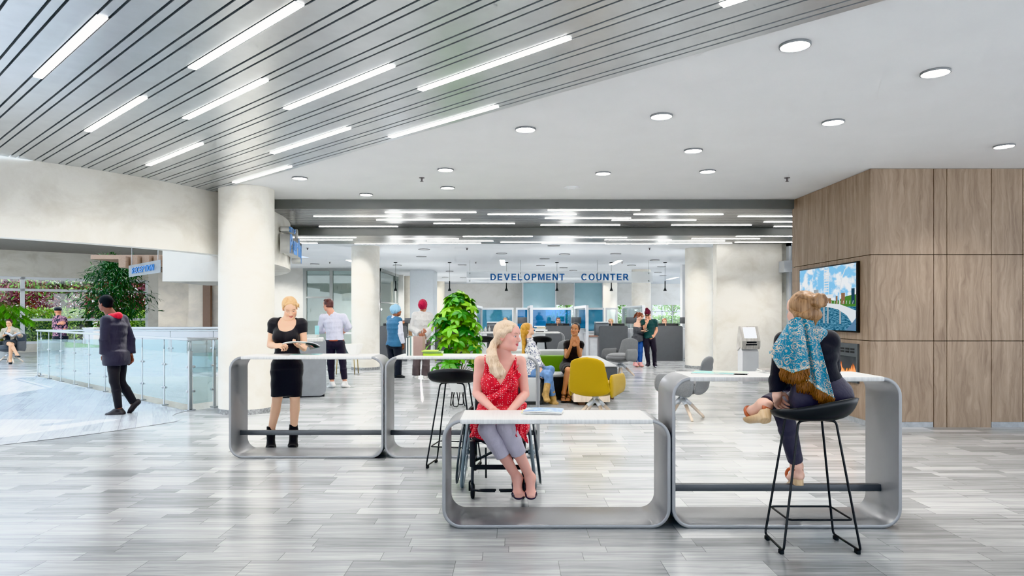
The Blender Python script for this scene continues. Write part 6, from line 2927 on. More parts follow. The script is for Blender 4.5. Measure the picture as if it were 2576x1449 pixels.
# pale blonde hair with side ponytail
H_pale = hair_mat('pale_blonde_hair', 'a28467', 'd8c3ab', scale=120)
sw = [w2.hl(-.02, .058, .094), w2.hl(.03, .066, .082), w2.hl(.062, .045, .052), w2.hl(.078, .0, .028), w2.hl(.06, -.055, -.01)]
sw2 = [w2.hl(-.02, .058, .094), w2.hl(-.055, .052, .07), w2.hl(-.076, .02, .02)]
sw3 = [w2.hl(.05, .02, .085), w2.hl(.076, -.03, .03), w2.hl(.06, -.07, -.04), w2.hl(.03, -.09, -.075)]
hair2 = chain(sw, [.008, .014, .018, .015, .015]) + chain(sw2, [.008, .012, .010]) + chain(sw3, [.02, .024, .03, .024])
pt = [P(1249, 861, 5.60), P(1241, 866, 5.55), P(1236, 884, 5.49), P(1238, 905, 5.44), P(1248, 928, 5.42), P(1258, 940, 5.41), P(1267, 951, 5.41)]
hair2 += chain(pt, [.022, .026, (.036, .03), (.046, .032), (.052, .03), (.044, .026), (.012, .01)], (1, .2, 0))
for dx_, dy_, r_ in ((-11, 0, .016), (-4, 4, .018), (6, 2, .017), (11, -3, .014)):
    q_ = [P(1241 + dx_ * .3, 872, 5.52), P(1238 + dx_ * .8, 898, 5.43), P(1247 + dx_, 924, 5.395), P(1257 + dx_, 938 + dy_, 5.385), P(1262 + dx_ * .8, 949 + dy_, 5.40)]
    hair2 += chain(q_, [.012, r_, r_, r_ * .9, .005], k=.012)
w2.hair(H_pale, hair2, cap=.014, line=(.078, .088, 1.35), post=folds(.001, 70, 8))
w2.mesh('hair_tie', [Prim(P(1247, 861, 5.595), P(1242, 865, 5.555), .030, .030, (1, 0, 0), .01)], mat('cream_hair_tie', 'e4ddd6', .6), .004, sm=0)

# ---- 3. woman with the turquoise scarf on the bar stool ------------------------------------
Y0 = 4.36
J = JP(Y0, head=(2019, 783, .0), sR=(2085, 857, -.02), sL=(1974, 859, .06), eR=(2093, 925, .12), wR=(2068, 928, .42), eL=(1957, 955, .06), wL=(1954, 993, .02),
       hR=(2092, 998, .02), hL=(2030, 1003, .02), kR=(1994, 987, .50), kL=(1969, 1030, .42), aR=(1919, 1018, .25), aL=(2004, 1172, .58), tR=(1876, 1046, .37), tL=(1990, 1200, .74))
J['Ldn'] = V((0, -.15, -1))
J['Rdn'] = V((-.22, -.62, -.80))
w3 = Person('woman seen from behind on a bar stool with a turquoise paisley scarf', (STOOL_R[0], STOOL_R[1], 0), J, (-.30, .94, -.06), (0.02, 0, 1), 'f', 1.02, 1.0, 'e2b9a6', .0065, .0045,
            brow='6d4a33', hands={'L': dict(to=(.35, .6, -.6), n=(.6, -.2, -.5), curl=.6), 'R': dict(to=(-.55, .8, -.05), n=(0, 0, -1), curl=.3)})
M_top3 = cloth_mat('black_knit_top', '17151d', .85, .35, 7)
pr = w3.tags(['torso'], .012) + w3.sleeve('R', 1.86, .014) + w3.sleeve('L', 1.94, .016)
pr += [Prim(w3.nb0 + w3.up * .2, w3.nb0 + w3.up * .02, .07, .07, w3.rs, .006, sub=True)]
w3.mesh('top', pr, M_top3, .0065, [half(w3.p + w3.up * .10, -w3.up)], folds(.004, 13, 11))
M_jean3 = cloth_mat('grey_violet_denim', '45424f', .85, .4, 9)
pr = [p.grow(.013) for p in w3.pr['torso'][:2]] + [p.grow(.013) for p in w3.pr['torso'][-3:] if False]
pr += [ell(w3.J['h' + q] - w3.fh * .05, (w3.rh * .10, w3.fh * .09, w3.up * .10), .05) for q in 'LR']
for q in 'RL':
    pr += w3.trouser(q, .90, .010, .006)
w3.mesh('trousers', pr, M_jean3, .0065, [half(w3.p + w3.up * .155, w3.up)], folds(.003, 17, 12))
H_bun = hair_mat('light_brown_hair', '4c3222', 'a58260', scale=110)
bx, bw = w3.hl(.018, -.105, .06), w3.hr
bun = [ell(bx, (w3.hr * .060, w3.hf * .042, w3.hu * .046), .012)]
for k in range(7):
    a_ = k * .9
    bun.append(Prim(bx + w3.hr * .046 * math.cos(a_) + w3.hu * .032 * math.sin(a_) - w3.hf * .022, bx + w3.hr * .046 * math.cos(a_ + 1) + w3.hu * .032 * math.sin(a_ + 1) - w3.hf * .026, .016, .018, w3.hr, .004))
for sg in (-1, 1):
    bun += chain([w3.hl(sg * .08, .01, .01), w3.hl(sg * .072, -.04, -.03), w3.hl(sg * .045, -.08, -.03), w3.hl(sg * .012, -.10, .02)], [.014, .02, .024, .02])
    bun += chain([w3.hl(sg * .05, -.02, .095), w3.hl(sg * .045, -.07, .085), w3.hl(sg * .02, -.10, .07)], [.02, .02, .016])
    bun += chain([w3.hl(sg * .03, -.065, -.085), w3.hl(sg * .03, -.085, -.03)], [.014, .022])
w3.hair(H_bun, bun, cap=.013, back=-.075, post=folds(.001, 80, 3))

# scarf
tt = NT('turquoise_paisley_wool')
p_ = tt.pos(True)
n1 = tt.noise(p_, 24, 2, .5, 1.8)
n2 = tt.noise(p_, 52, 2, .5, 1.2)
vv = tt.n('ShaderNodeTexVoronoi')
tt.set(vv, 'Vector', p_)
vv.inputs['Scale'].default_value = 13
rings = tt.math('LESS_THAN', tt.math('ABSOLUTE', tt.math('SUBTRACT', tt.math('FRACT', tt.math('MULTIPLY', vv.outputs['Distance'], 5.)), .5)), .13)
rings = tt.math('MULTIPLY', rings, tt.math('LESS_THAN', vv.outputs['Distance'], .42))
m_ = tt.math('MAXIMUM', tt.math('LESS_THAN', tt.math('ABSOLUTE', tt.math('SUBTRACT', n1, .5)), .022), tt.math('GREATER_THAN', n2, .63))
m_ = tt.math('MAXIMUM', m_, tt.math('MULTIPLY', rings, .9))
cc = tt.mix(tt.math('MULTIPLY', m_, .85), hexc('0f7391'), hexc('c9b49c'))
tt.bsdf(cc, .85, sheen=.2, normal=tt.bump(tt.noise(p_, 250, 2), .3, .003))
M_scarf = tt.m
tt = NT('scarf_border_cream')
n1 = tt.noise(tt.pos(True), 60, 3, .6, 1.)
tt.bsdf(tt.mix(tt.math('LESS_THAN', tt.math('ABSOLUTE', tt.math('SUBTRACT', n1, .5)), .05), hexc('d9c0a4'), hexc('2f8ba4')), .85, sheen=.2)
M_scarfb = tt.m
M_fringe = hair_mat('brown_gold_fringe', '140b08', '7f5222', stretch=(1, 1, .15), scale=130)
t = thing('scarf', 'turquoise paisley scarf with brown fringe over the shoulders of the seated woman', 'scarf', w3.base)


def sheet(top, bot, Yt, Yb, nf, amp, ph, sag=0., n=(44, 34)):
    """cloth hanging between a top and a bottom edge (photo pixels), with vertical folds"""
    def edge(e, u):
        f_ = u * (len(e) - 1)
        i = min(int(f_), len(e) - 2)
        t_ = f_ - i
        return (e[i][0] * (1 - t_) + e[i + 1][0] * t_, e[i][1] * (1 - t_) + e[i + 1][1] * t_)

    def fn(u, v):
        a_, b_ = edge(top, u), edge(bot, u)
        vv_ = v
        x = a_[0] * (1 - vv_) + b_[0] * vv_
        y = a_[1] * (1 - vv_) + b_[1] * vv_
        Y = (Yt(u) if callable(Yt) else Yt) * (1 - v) + (Yb(u) if callable(Yb) else Yb) * v
        Y += amp * math.sin(u * nf * 2 * PI + ph + v * 1.2) * (.35 + .65 * v) - sag * math.sin(v * PI)
        return P(x, y, Y) - w3.base
    return fn


def scarf_part(fn, border=True, vb=.90):
    n_u, n_v = 60, 40
    mg = MB()
    vs = [fn(i / (n_u - 1), j / (n_v - 1)) for i in range(n_u) for j in range(n_v)]
    for i in range(n_u - 1):
        for j in range(n_v - 1):
            mg.sm.append(True)
            mg.mi.append(1 if border and (j / (n_v - 1) > vb and j / (n_v - 1) < .98) else 0)
            mg.f.append([i * n_v + j, (i + 1) * n_v + j, (i + 1) * n_v + j + 1, i * n_v + j + 1])
    mg.v = [tuple(v) for v in vs]
    o = mg.obj('scarf_cloth', [M_scarf, M_scarfb], t)
    solid(o, .006)
    return o


# long tail down the back
fA = sheet([(1985, 806), (2003, 798), (2025, 797), (2047, 806)], [(2003, 958), (2036, 962), (2062, 985), (2099, 1004)], 4.265, lambda u: 4.20 - .03 * u, 2.3, .020, .4, -.0)
scarf_part(fA)
# shorter tail over the left shoulder
fB = sheet([(1974, 826), (1984, 812), (2000, 806), (2020, 812)], [(1934, 886), (1958, 926), (1994, 940), (2036, 928)], lambda u: 4.28 - .03 * u, lambda u: 4.20 - .05 * u, 1.6, .022, 2.0, .03)
scarf_part(fB)
# wrap around neck and over both shoulders
pr = chain([w3.nb0 + V((-.10, .05, -.01)), w3.nb0 + V((-.09, -.035, .02)), w3.nb0 + V((-.02, -.085, .035)), w3.nb0 + V((.07, -.055, .03)), w3.nb0 + V((.11, .03, .0)), w3.nb0 + V((.04, .10, .0)), w3.nb0 + V((-.06, .10, .0)), w3.nb0 + V((-.10, .05, -.01))],
           [.040] * 8, k=.02)
pr += chain([w3.nb0 + V((.02, -.08, .0)), w3.nb0 + V((.085, -.03, -.02)), w3.nb0 + V((.14, .05, -.045))], [.034, .036, .022])
pr += chain([w3.nb0 + V((-.04, -.075, .0)), w3.nb0 + V((-.10, -.05, -.02)), w3.nb0 + V((-.155, .0, -.05)), w3.nb0 + V((-.16, .06, -.08))], [.04, .045, .042, .03])
me = field_mesh('scarf_wrap', pr, .006, post=folds(.006, 45, 4))
me.transform(Matrix.Translation(-w3.base))
smooth_mesh(me, 1)
link('scarf_wrap', me, M_scarf, t)
random.seed(3)


def fringe(fn, u0, u1, L, n):
    mg = MB()
    for i in range(n):
        u = u0 + (u1 - u0) * (i + random.random() * .5) / n
        p = V(fn(u, .985))
        pts = [p + V((random.uniform(-.004, .004) + .004 * math.sin(k * 2 + i), random.uniform(-.006, .002), -L * k / 4 * random.uniform(.85, 1.1))) for k in range(5)]
        mg.tube(pts, [.0042, .005, .0048, .004, .002], 5)
    mg.obj('fringe', M_fringe, t)


fringe(fA, 0.0, 1.0, .075, 110)
fringe(fB, .36, 1.0, .075, 75)
# platform sandals
M_wedge = grain_mat('pale_wood_wedge', 'c9a87f', 'ddc3a0', 60)
M_tan = mat('tan_leather', 'b5623f', .45, var=.08, scale=30)
for q in 'RL':
    h = w3.hp[q]
    A_, T_, d_, dn_, lt = h['A'], h['T'], h['d'], h['dn'], h['lat']
    hb = A_ + dn_ * .062 - d_ * .02
    tb = T_ + dn_ * .0
    wd = [Prim(hb, hb + dn_ * .075, (.036, .05), (.034, .042), lt, .01, flat=True), Prim(hb + dn_ * .04 + d_ * .02, tb + dn_ * .045 - d_ * .02, (.036, .034), (.040, .018), lt, .012)]
    w3.mesh('wedge_sole', wd, M_wedge, .005, sm=0)
    for a_, r_ in ((A_ + dn_ * .005, .040), (A_.lerp(T_, .72), .045)):
        ax_ = (dn_ if r_ < .042 else d_)
        ring_ = [a_ + lt * math.cos(k * PI / 8) * r_ + (ax_.cross(lt)).normalized() * math.sin(k * PI / 8) * r_ * .95 for k in range(16)]
        mg = MB()
        mg.tube([p - w3.base for p in ring_], .0085 if r_ < .042 else .012, 8, closed=True)
        mg.obj('sandal_strap', M_tan, w3.o)
    w3.mesh('heel_cup', [Prim(A_ + dn_ * .03 - d_ * .035, A_ + dn_ * .055 - d_ * .04, (.036, .022), (.038, .024), lt, .01)], M_tan, .005, sm=0)
# ================================================================== wheelchair
WB = Vector((-.115, 5.86, 0))
t = thing('wheelchair', 'black and grey wheelchair under the woman in the red dress', 'wheelchair', WB)
M_wc = mat('wheelchair_black', '26282a', .4, metal=.3)
M_wg = mat('wheelchair_grey_steel', '8b959c', .3, metal=.6)
M_pad = mat('wheelchair_pad', '2f3032', .75)
RW = .305
for sg in (-1, 1):
    x = sg * .285
    lean = .03 * sg

    def circ(r, xo, n=40, zc=RW):
        return [(x + xo - lean * (math.sin(2 * PI * k / n)), r * math.cos(2 * PI * k / n), zc + r * math.sin(2 * PI * k / n)) for k in range(n)]
    mb = MB()
    mb.tube(circ(RW - .014, 0), .014, 10, closed=True)
    wo = mb.obj('rear_wheel', mat('tyre_grey', '6f7d86', .6), t)
    mb = MB()
    mb.tube(circ(RW - .036, 0), .009, 8, closed=True)
    mb.obj('rim', M_wg, wo)
    mb = MB()
    for k in range(18):
        a = 2 * PI * k / 18
        mb.tube([(x + (.018 if k % 2 else -.018), .02 * math.cos(a + .5), RW + .02 * math.sin(a + .5)), (x - lean * math.sin(a), (RW - .04) * math.cos(a), RW + (RW - .04) * math.sin(a))], .0016, 5)
    mb.obj('spokes', M_wg, wo)
    mb = MB()
    mb.tube([(x - .03, 0, RW), (x + .03, 0, RW)], .022, 14)
    mb.obj('hub', M_wg, wo)
    mb = MB()
    mb.tube(circ(RW - .045, sg * .045), .0095, 8, closed=True)
    mb.obj('push_rim', mat('push_rim_dark', '4a4f53', .35, metal=.6), wo)
    # side frame
    mb = MB()
    xs = sg * .205
    mb.tube(roundpath([(xs, .20, .90), (xs, .16, .48), (xs, -.34, .47), (xs + sg * .0, -.40, .20), (xs, -.42, .13)], .06), .0125, 10)
    mb.tube([(xs, .12, .25), (xs, -.36, .27)], .011, 8)
    mb.tube([(xs, .14, .48), (xs, .12, .22)], .011, 8)
    mb.tube([(xs, 0, RW), (sg * .28, 0, RW)], .012, 8)
    mb.obj('side_frame', M_wc, t)
    mb = MB()
    mb.tube(roundpath([(xs, .22, .93), (xs, .32, .92)], .02), .016, 10)
    mb.obj('push_handle', M_pad, t)
    mb = MB()
    mb.tube(roundpath([(sg * .235, .15, .52), (sg * .235, .13, .68), (sg * .24, -.20, .70), (sg * .235, -.24, .64), (sg * .225, -.25, .50)], .05), .013, 10)
    mb.obj('armrest', M_pad, t)
    mb = MB()
    mb.box((sg * .222 - .004, -.2, .47), (sg * .222 + .004, .12, .62), .003)
    mb.obj('side_guard', M_pad, t)
    mb = MB()
    mb.box((xs - .022, -.405, .26), (xs + .022, -.345, .475), .012)
    mb.obj('leg_sleeve', M_pad, t, auto=40)
    # caster
    mb = MB()
    cy_ = -.36
    mb.lathe([(.0001, -.014), (.045, -.016), (.058, -.012), (.062, 0), (.058, .012), (.045, .016), (.0001, .014)], 24, M=Matrix.Translation((xs - sg * .0, cy_, .062)) @ Matrix.Rotation(PI / 2, 4, 'Y'))
    cs = mb.obj('caster_wheel', M_rubber, t, auto=40)
    mb = MB()
    mb.tube(roundpath([(xs + sg * .026, cy_, .062), (xs + sg * .026, cy_, .14), (xs, cy_, .15), (xs, cy_, .26)], .02), .008, 8)
    mb.obj('fork', M_wc, cs)
    # footrest half
    mb = MB()
    mb.tube(roundpath([(xs, -.42, .14), (xs, -.43, .085), (sg * .09, -.45, .082), (sg * .02, -.45, .082)], .03), .0085, 8)
    mb.tube(roundpath([(sg * .15, -.45, .085), (sg * .14, -.50, .105), (sg * .012, -.50, .105)], .02), .0085, 8)
    mb.obj('footrest', M_wc, t)
    mb = MB()
    mb.tube([(sg * .12, .2, .3), (sg * .12, .24, .07), (sg * .12, .25, .06)], .008, 8)
    mb.lathe([(.0001, -.008), (.025, -.008), (.025, .008), (.0001, .008)], 14, M=Matrix.Translation((sg * .12, .255, .04)) @ Matrix.Rotation(PI / 2, 4, 'Y'))
    mb.obj('tip_guard', M_wc, t)
mb = MB()
mb.box((-.205, -.36, .455), (.205, .17, .485), .012)
mb.obj('seat_sling', M_pad, t, auto=40)
mb = MB()
mb.box((-.205, .165, .50), (.205, .195, .86), .012)
mb.obj('backrest', M_pad, t, auto=40)
mb = MB()
for a, b in (((-.2, -.30, .27), (.2, -.30, .235)),):
    mb.box((-.2, -.325, .225), (.2, -.315, .265), .003)
mb.obj('calf_strap', M_pad, t)
mb = MB()
mb.tube([(-.2, -.1, .25), (.2, -.1, .45)], .011, 8)
mb.tube([(.2, -.12, .25), (-.2, -.12, .45)], .011, 8)
mb.obj('cross_brace', M_wc, t)

# ================================================================== everyone else
# ---- 4. man in the white shirt -------------------------------------------------------------
Y0 = 13.78
J = JP(Y0, head=(826, 767.5), sL=(813, 799), sR=(863, 798), eL=(804.5, 831, .05), wL=(817, 833, .28), eR=(877.5, 822, .05), wR=(867, 834, .26),
       hL=(831, 866), hR=(855, 866), kL=(832.5, 913), kR=(862.5, 912), aL=(835.5, 962), aR=(867.5, 961), tL=(824, 973.5, .1), tR=(880, 972.5, .12))
m4 = Person('man in a white shirt and dark jeans, back turned, at the grey counter', (J['aL'].x, Y0, 0), J, (-.80, .58, -.05), sex='m', sc=1.06, hs=1.04, skin='dfa890', vox=.0085, voxh=.006,
            lips='b8736a', brow='4a2f28', hands={'L': dict(to=(.5, .8, 0), n=(1, 0, 0), curl=.5), 'R': dict(to=(-.6, .7, 0), n=(-1, 0, 0), curl=.5)})
M_shirt = cloth_mat('white_cotton_shirt', 'dcdcec', .8, .55, 11)
pr = m4.tags(['torso'], .014) + m4.sleeve('L', 1.6, .016, .008) + m4.sleeve('R', 1.6, .016, .008)
m4.mesh('shirt', pr, M_shirt, .0085, [half(m4.p + V((0, 0, .085)), (0, 0, -1))], folds(.005, 14, 2))
m4.mesh('collar', [Prim(m4.nb0 - m4.up * .03, m4.nb0 + (m4.Hc - m4.nb0).normalized() * .062, .092, .074, (1, 0, 0), .01, flat=True)], M_shirt, .007)
M_djean = cloth_mat('dark_violet_denim', '2d2937', .8, .45, 10)
pr = [p.grow(.012) for p in m4.pr['torso'][:2]] + [p.grow(.012) for p in m4.pr['torso'] if p.L < .01]
for q in 'LR':
    pr += m4.trouser(q, .84, .010, .010)
m4.mesh('trousers', pr, M_djean, .0085, [half(m4.p + V((0, 0, .10)), (0, 0, 1))], folds(.003, 16, 4))
m4.mesh('belt', [p.grow(.017) for p in m4.pr['torso'][:2]], mat('tan_belt', 'b0563a', .5), .007, [half(m4.p + V((0, 0, .10)), (0, 0, 1)), half(m4.p + V((0, 0, .068)), (0, 0, -1))], sm=0)
M_wshoe = mat('white_leather', 'e6e4e2', .4, var=.03)
for q in 'LR':
    m4.shoe(q, M_wshoe, .025, .009, vox=.006)
H_dbr = hair_mat('dark_plum_brown_hair', '33201f', '6d4a48')
m4.hair(H_dbr, [ell(m4.hl(0, .05, .095), (m4.hr * .06, m4.hf * .06, m4.hu * .035), .02)], cap=.010, back=-.045, line=(.068, .072, 1.9))

# ---- 5. man in the blue turban -------------------------------------------------------------
Y0 = 15.94


def turban(p, material, name='turban', s_=1.0):
    c = p.hl(0, -.020, .052)
    R, F_, U = .098 * s_, .125 * s_, .116 * s_
    pr = [ell(c, (p.hr * R, p.hf * F_, p.hu * U), .02)]
    # folds sweep from the brow round to a knot behind
    for k, rad in enumerate((.95, .78, .6, .42, .24)):
        pts = []
        for i in range(17):
            a = 2 * PI * i / 16 + k * .6
            y_ = -math.sqrt(max(0, 1 - rad * rad)) * (1 if rad < .9 else .1)
            off = .10 * math.sin(a + k)
            pts.append(c + p.hr * math.cos(a) * R * rad + p.hu * math.sin(a) * U * rad + p.hf * F_ * (y_ + off * rad))
        pr += chain(pts, [.017] * 17, k=.006)
    return p.mesh(name, pr, material, min(p.vox, .007))


J = JP(Y0, head=(998, 783), sL=(980.5, 802, .1), sR=(1004, 806, -.08), eL=(981, 838, .2), wL=(992, 858, .42), eR=(1007.5, 838, -.1), wR=(1012, 865, -.05),
       hL=(984.5, 868, .04), hR=(1001, 868, -.04), kL=(986, 908, .06), kR=(1002, 908, -.04), aL=(989, 943, .1), aR=(1001.5, 942.5, 0), tL=(1003, 947, .18), tR=(1019, 948, .0))
m5 = Person('man in a light blue turban and blue vest standing with his back turned', (J['aR'].x, Y0, 0), J, (.80, .58, .12), sex='m', sc=1.03, hs=1.02, skin='8f5f48', vox=.009, voxh=.007, brow='6a6260', lips='7a4a40',
            hands={'R': dict(to=(.05, 0, -1), n=(-.5, .5, 0), curl=.6), 'L': dict(to=(.5, .8, -.2), n=(0, 0, -1), curl=.4)}, build=1.08)
turban(m5, cloth_mat('sky_blue_cotton', '9fcbe6', .85, .7, 30))
m5.mesh('beard', [ell(m5.hl(0, .055, -.075), (m5.hr * .05, m5.hf * .038, m5.hu * .042), .02)], mat('grey_beard', 'b9b2ac', .9, var=.2, scale=60), .008)
pr = m5.tags(['torso'], .022)
m5.mesh('vest', pr, cloth_mat('steel_blue_knit', '3f6f92', .9, .4, 9), .009, [half(m5.p - V((0, 0, .03)), (0, 0, -1))], folds(.004, 12, 5))
M_ws2 = cloth_mat('white_poplin', 'dde0ec', .8, .6, 12)
m5.mesh('sleeve', m5.sleeve('R', 1.92, .020, .012), M_ws2, .008, post=folds(.006, 17, 2))
m5.mesh('sleeve', m5.sleeve('L', 1.92, .020, .012), M_ws2, .008, post=folds(.006, 17, 4))
m5.mesh('collar', [Prim(m5.nb0 - m5.up * .0, m5.nb0 + (m5.Hc - m5.nb0).normalized() * .075, .082, .072, (1, 0, 0), .01, flat=True)], M_ws2, .008)


def trousers(p, material, t_=.97, d=.022, r2=.026, kd=.012, top=.09, fold_=.006, seed=3, vox=None):
    pr = [q.grow(d * .8) for q in p.pr['torso'][:2]] + [q.grow(d * .8) for q in p.pr['torso'] if q.L < .01]
    for q in 'LR':
        pr += p.trouser(q, t_, d, r2, kd)
    return p.mesh('trousers', pr, material, vox or p.vox, [half(p.p + p.up * top, p.up)], folds(fold_, 15, seed))


trousers(m5, cloth_mat('navy_black_wool', '23262f', .85, .4, 8))
for q in 'LR':
    m5.shoe(q, mat('black_leather', '1b1c20', .3), .015, .010, vox=.008)

# ---- 6. man in the red turban --------------------------------------------------------------
Y0 = 15.84
J = JP(Y0, head=(1064.5, 771), sL=(1045, 793), sR=(1080, 794), eL=(1036.5, 826, .0), wL=(1057, 842, -.17), eR=(1085.5, 826, .0), wR=(1065, 845, -.20),
       hL=(1052.5, 864), hR=(1071, 864), kL=(1048.5, 906), kR=(1072, 906), aL=(1046.5, 944), aR=(1070.5, 944), tL=(1042, 948, .17), tR=(1074, 948, .17))
m6 = Person('man in a crimson turban and pale grey jacket, hands clasped behind his back', (J['aL'].x, Y0, 0), J, (.12, .97, .2), sex='m', sc=1.05, hs=1.02, skin='b07a63', vox=.009, voxh=.007,
            hands={'L': dict(to=(.75, -.1, -.5), n=(.2, .9, 0), curl=.5), 'R': dict(to=(.25, -.1, .6), n=(-.6, .6, 0), curl=.5)}, build=1.05)
turban(m6, cloth_mat('crimson_cotton', 'b41f45', .85, .7, 30))
M_jack = cloth_mat('pale_grey_jacket', 'c6c5c3', .75, .7, 9)
pr = m6.tags(['torso'], .022) + m6.sleeve('L', 1.9, .022, .010) + m6.sleeve('R', 1.9, .022, .010)
m6.mesh('jacket', pr, M_jack, .009, [half(m6.p - V((0, 0, .01)), (0, 0, -1))], folds(.008, 14, 7))
m6.mesh('collar', [Prim(m6.nb0 - m6.up * .01, m6.nb0 + (m6.Hc - m6.nb0).normalized() * .07, .085, .07, (1, 0, 0), .01, flat=True)], M_jack, .008)
trousers(m6, cloth_mat('taupe_twill', '5d5355', .85, .5, 9), seed=9, r2=.036, t_=1.0)
for q in 'LR':
    m6.shoe(q, mat('pale_grey_sneaker', 'd3d1ce', .5), .015, .012, vox=.008)

# ---- 7. blonde woman on the ottoman --------------------------------------------------------
Y0 = 11.50
J = JP(Y0, head=(1327.5, 829.5), sR=(1338, 868, -.14), sL=(1331, 866, .16), eR=(1350, 903, -.20), wR=(1360.5, 930, -.26), eL=(1349, 905, .12), wL=(1367, 931, -.05),
       hR=(1341, 938, -.09), hL=(1345, 936, .09), kL=(1385, 930, -.25), kR=(1380, 942, -.32), aL=(1374, 984, -.36), aR=(1391, 1001, -.22), tL=(1382, 1008, -.44), tR=(1403, 1016, -.30))
w7 = Person('long-haired blonde woman in a patterned blouse and jeans sitting on the grey ottoman', (.40, 11.35, 0), J, (.86, .22, .38), (-.3, 0, 1), 'f', .98, .96, 'ecc4a8', .0075, .0055, lips='c98078', brow='a87a45',
            hands={'R': dict(to=(.35, -.1, -.9), n=(-.4, .3, 0), curl=.3), 'L': dict(to=(.3, -.5, -.7), n=(-.4, .3, 0), curl=.3)})
M_blouse = pattern_mat('blue_print_blouse', 'e3e2e2', '4b5578', 13, .5, .03)
pr = w7.tags(['torso'], .018) + w7.sleeve('R', 1.82, .024, .014) + w7.sleeve('L', 1.8, .024, .014)
w7.mesh('blouse', pr, M_blouse, .0075, [half(w7.p - w7.up * .02, -w7.up)], folds(.007, 16, 3))
M_ljean = cloth_mat('light_blue_denim', '6d8fbd', .85, .5, 12, var=.14)
pr = [p.grow(.012) for p in w7.pr['torso'][:1]] + [p.grow(.012) for p in w7.pr['torso'] if p.L < .01]
for q in 'LR':
    pr += w7.trouser(q, .88, .012, .006)
w7.mesh('jeans', pr, M_ljean, .0075, post=folds(.003, 20, 6))
M_tsuede = cloth_mat('tan_suede', 'b0905c', .95, .4, 25, var=.1)
for q in 'LR':
    h = w7.hp[q]
    K = w7.J['k' + q]
    u_ = (K - h['A']).normalized()
    pr = w7.tags(['foot' + q], .013, .015) + [Prim(h['A'] - u_ * .01, h['A'] + u_ * .13, .050, .058, h['lat'], .02, flat=True)]
    w7.mesh('ankle_boot', pr, M_tsuede, .006, post=folds(.003, 30, 2))
    w7.mesh('heel', [Prim(h['heel'] - u_ * .0, h['heel'] - u_ * .055, .026, .020, h['lat'], .005, flat=True)], M_tsuede, .006, sm=0)
H_gold = hair_mat('golden_blonde_hair', '9a6a22', 'd9a850')
bk = [w7.hl(0, -.085, .03), w7.hl(0, -.115, -.06), P(1318, 862, 11.50), P(1317, 892, 11.50), P(1315, 925, 11.50)]
ex = chain(bk, [(.06, .045), (.066, .04), (.070, .035), (.06, .03), (.035, .02)], (0, 1, 0), .02)
ex += chain([w7.hl(.06, .03, .06), w7.hl(.078, -.02, .035), w7.hl(.05, -.09, .0)], [.014, .018, .02])
w7.hair(H_gold, ex, cap=.013)

# ---- 8. clapping woman ---------------------------------------------------------------------
Y0 = 11.82
J = JP(Y0, head=(1447, 829), sR=(1426.5, 865), sL=(1460.5, 866), eR=(1425, 897, -.08), wR=(1435.5, 873, -.24), eL=(1458.5, 894, -.08), wL=(1454, 870, -.24),
       hR=(1423, 925, .10), hL=(1445, 925, .10), kR=(1429, 931, -.38), kL=(1440, 932, -.38), aR=(1418.5, 988, -.28), aL=(1434, 988, -.26), tR=(1416, 1008, -.42), tL=(1427, 1008, -.42))
w8 = Person('smiling woman in a black dress with raised clapping hands sitting on the sofa', (1.0, Y0, 0), J, (-.30, -.94, .02), (.16, 0, 1), 'f', .97, .97, 'bd8a64', .006, .0045, lips='b0604e', brow='2a1a14', iris='2a1a12',
            hands={'R': dict(to=(.05, -.12, 1), n=(.9, -.3, 0), curl=.12), 'L': dict(to=(.12, -.12, 1), n=(-.9, -.3, 0), curl=.12)})
M_bd2 = cloth_mat('black_crepe', '171416', .85, .5, 14)
pr = w8.tags(['torso'], .010) + w8.sleeve('R', .42, .012) + w8.sleeve('L', .42, .012)
pr += [Prim(w8.nb0 + w8.up * .2, w8.nb0 - w8.up * .0 + w8.f * .02, .075, .070, w8.rs, .006, sub=True)]
pr2 = [p.grow(.018, .05) for q in 'LR' for p in w8.pr['thigh' + q]]
w8.mesh('dress', pr + pr2, M_bd2, .0065, [half(w8.J['kR'] + V((0, .04, 0)), (0, -1, -.25))], folds(.003, 16, 3))
H_blk = hair_mat('black_hair', '0d0a0b', '2c2424')
w8.hair(H_blk, [ell(w8.hl(.02, -.085, .075), (w8.hr * .042, w8.hf * .04, w8.hu * .04), .01)], cap=.009, line=(.072, .088, 1.3))
M_sandal = mat('black_leather', '1b1c20', .3)
for q in 'LR':
    h = w8.hp[q]
    w8.mesh('shoe', [Prim(h['heel'] + h['dn'] * .028, h['T'] + h['dn'] * .018, (.036, .01), (.036, .01), h['lat'], .01), Prim(h['heel'] + h['dn'] * .02, h['heel'] + V((0, 0, -.055)), .014, .008, h['lat'], .005)], M_sandal, .005, sm=0)
    for f_, r_ in ((-.12, .040), (.35, .042), (.5, .042), (.8, .044)):
        c = h['A'].lerp(h['T'], f_)
        ax = (h['T'] - h['A']).normalized() if f_ > 0 else V((0, 0, 1))
        b_ = ax.cross(h['lat']).normalized()
        mg = MB()
        mg.tube([c + h['lat'] * math.cos(k * PI / 7) * r_ + b_ * math.sin(k * PI / 7) * r_ * .85 - w8.base for k in range(14)], .0045, 6, closed=True)
        mg.obj('sandal_strap', M_sandal, w8.o)

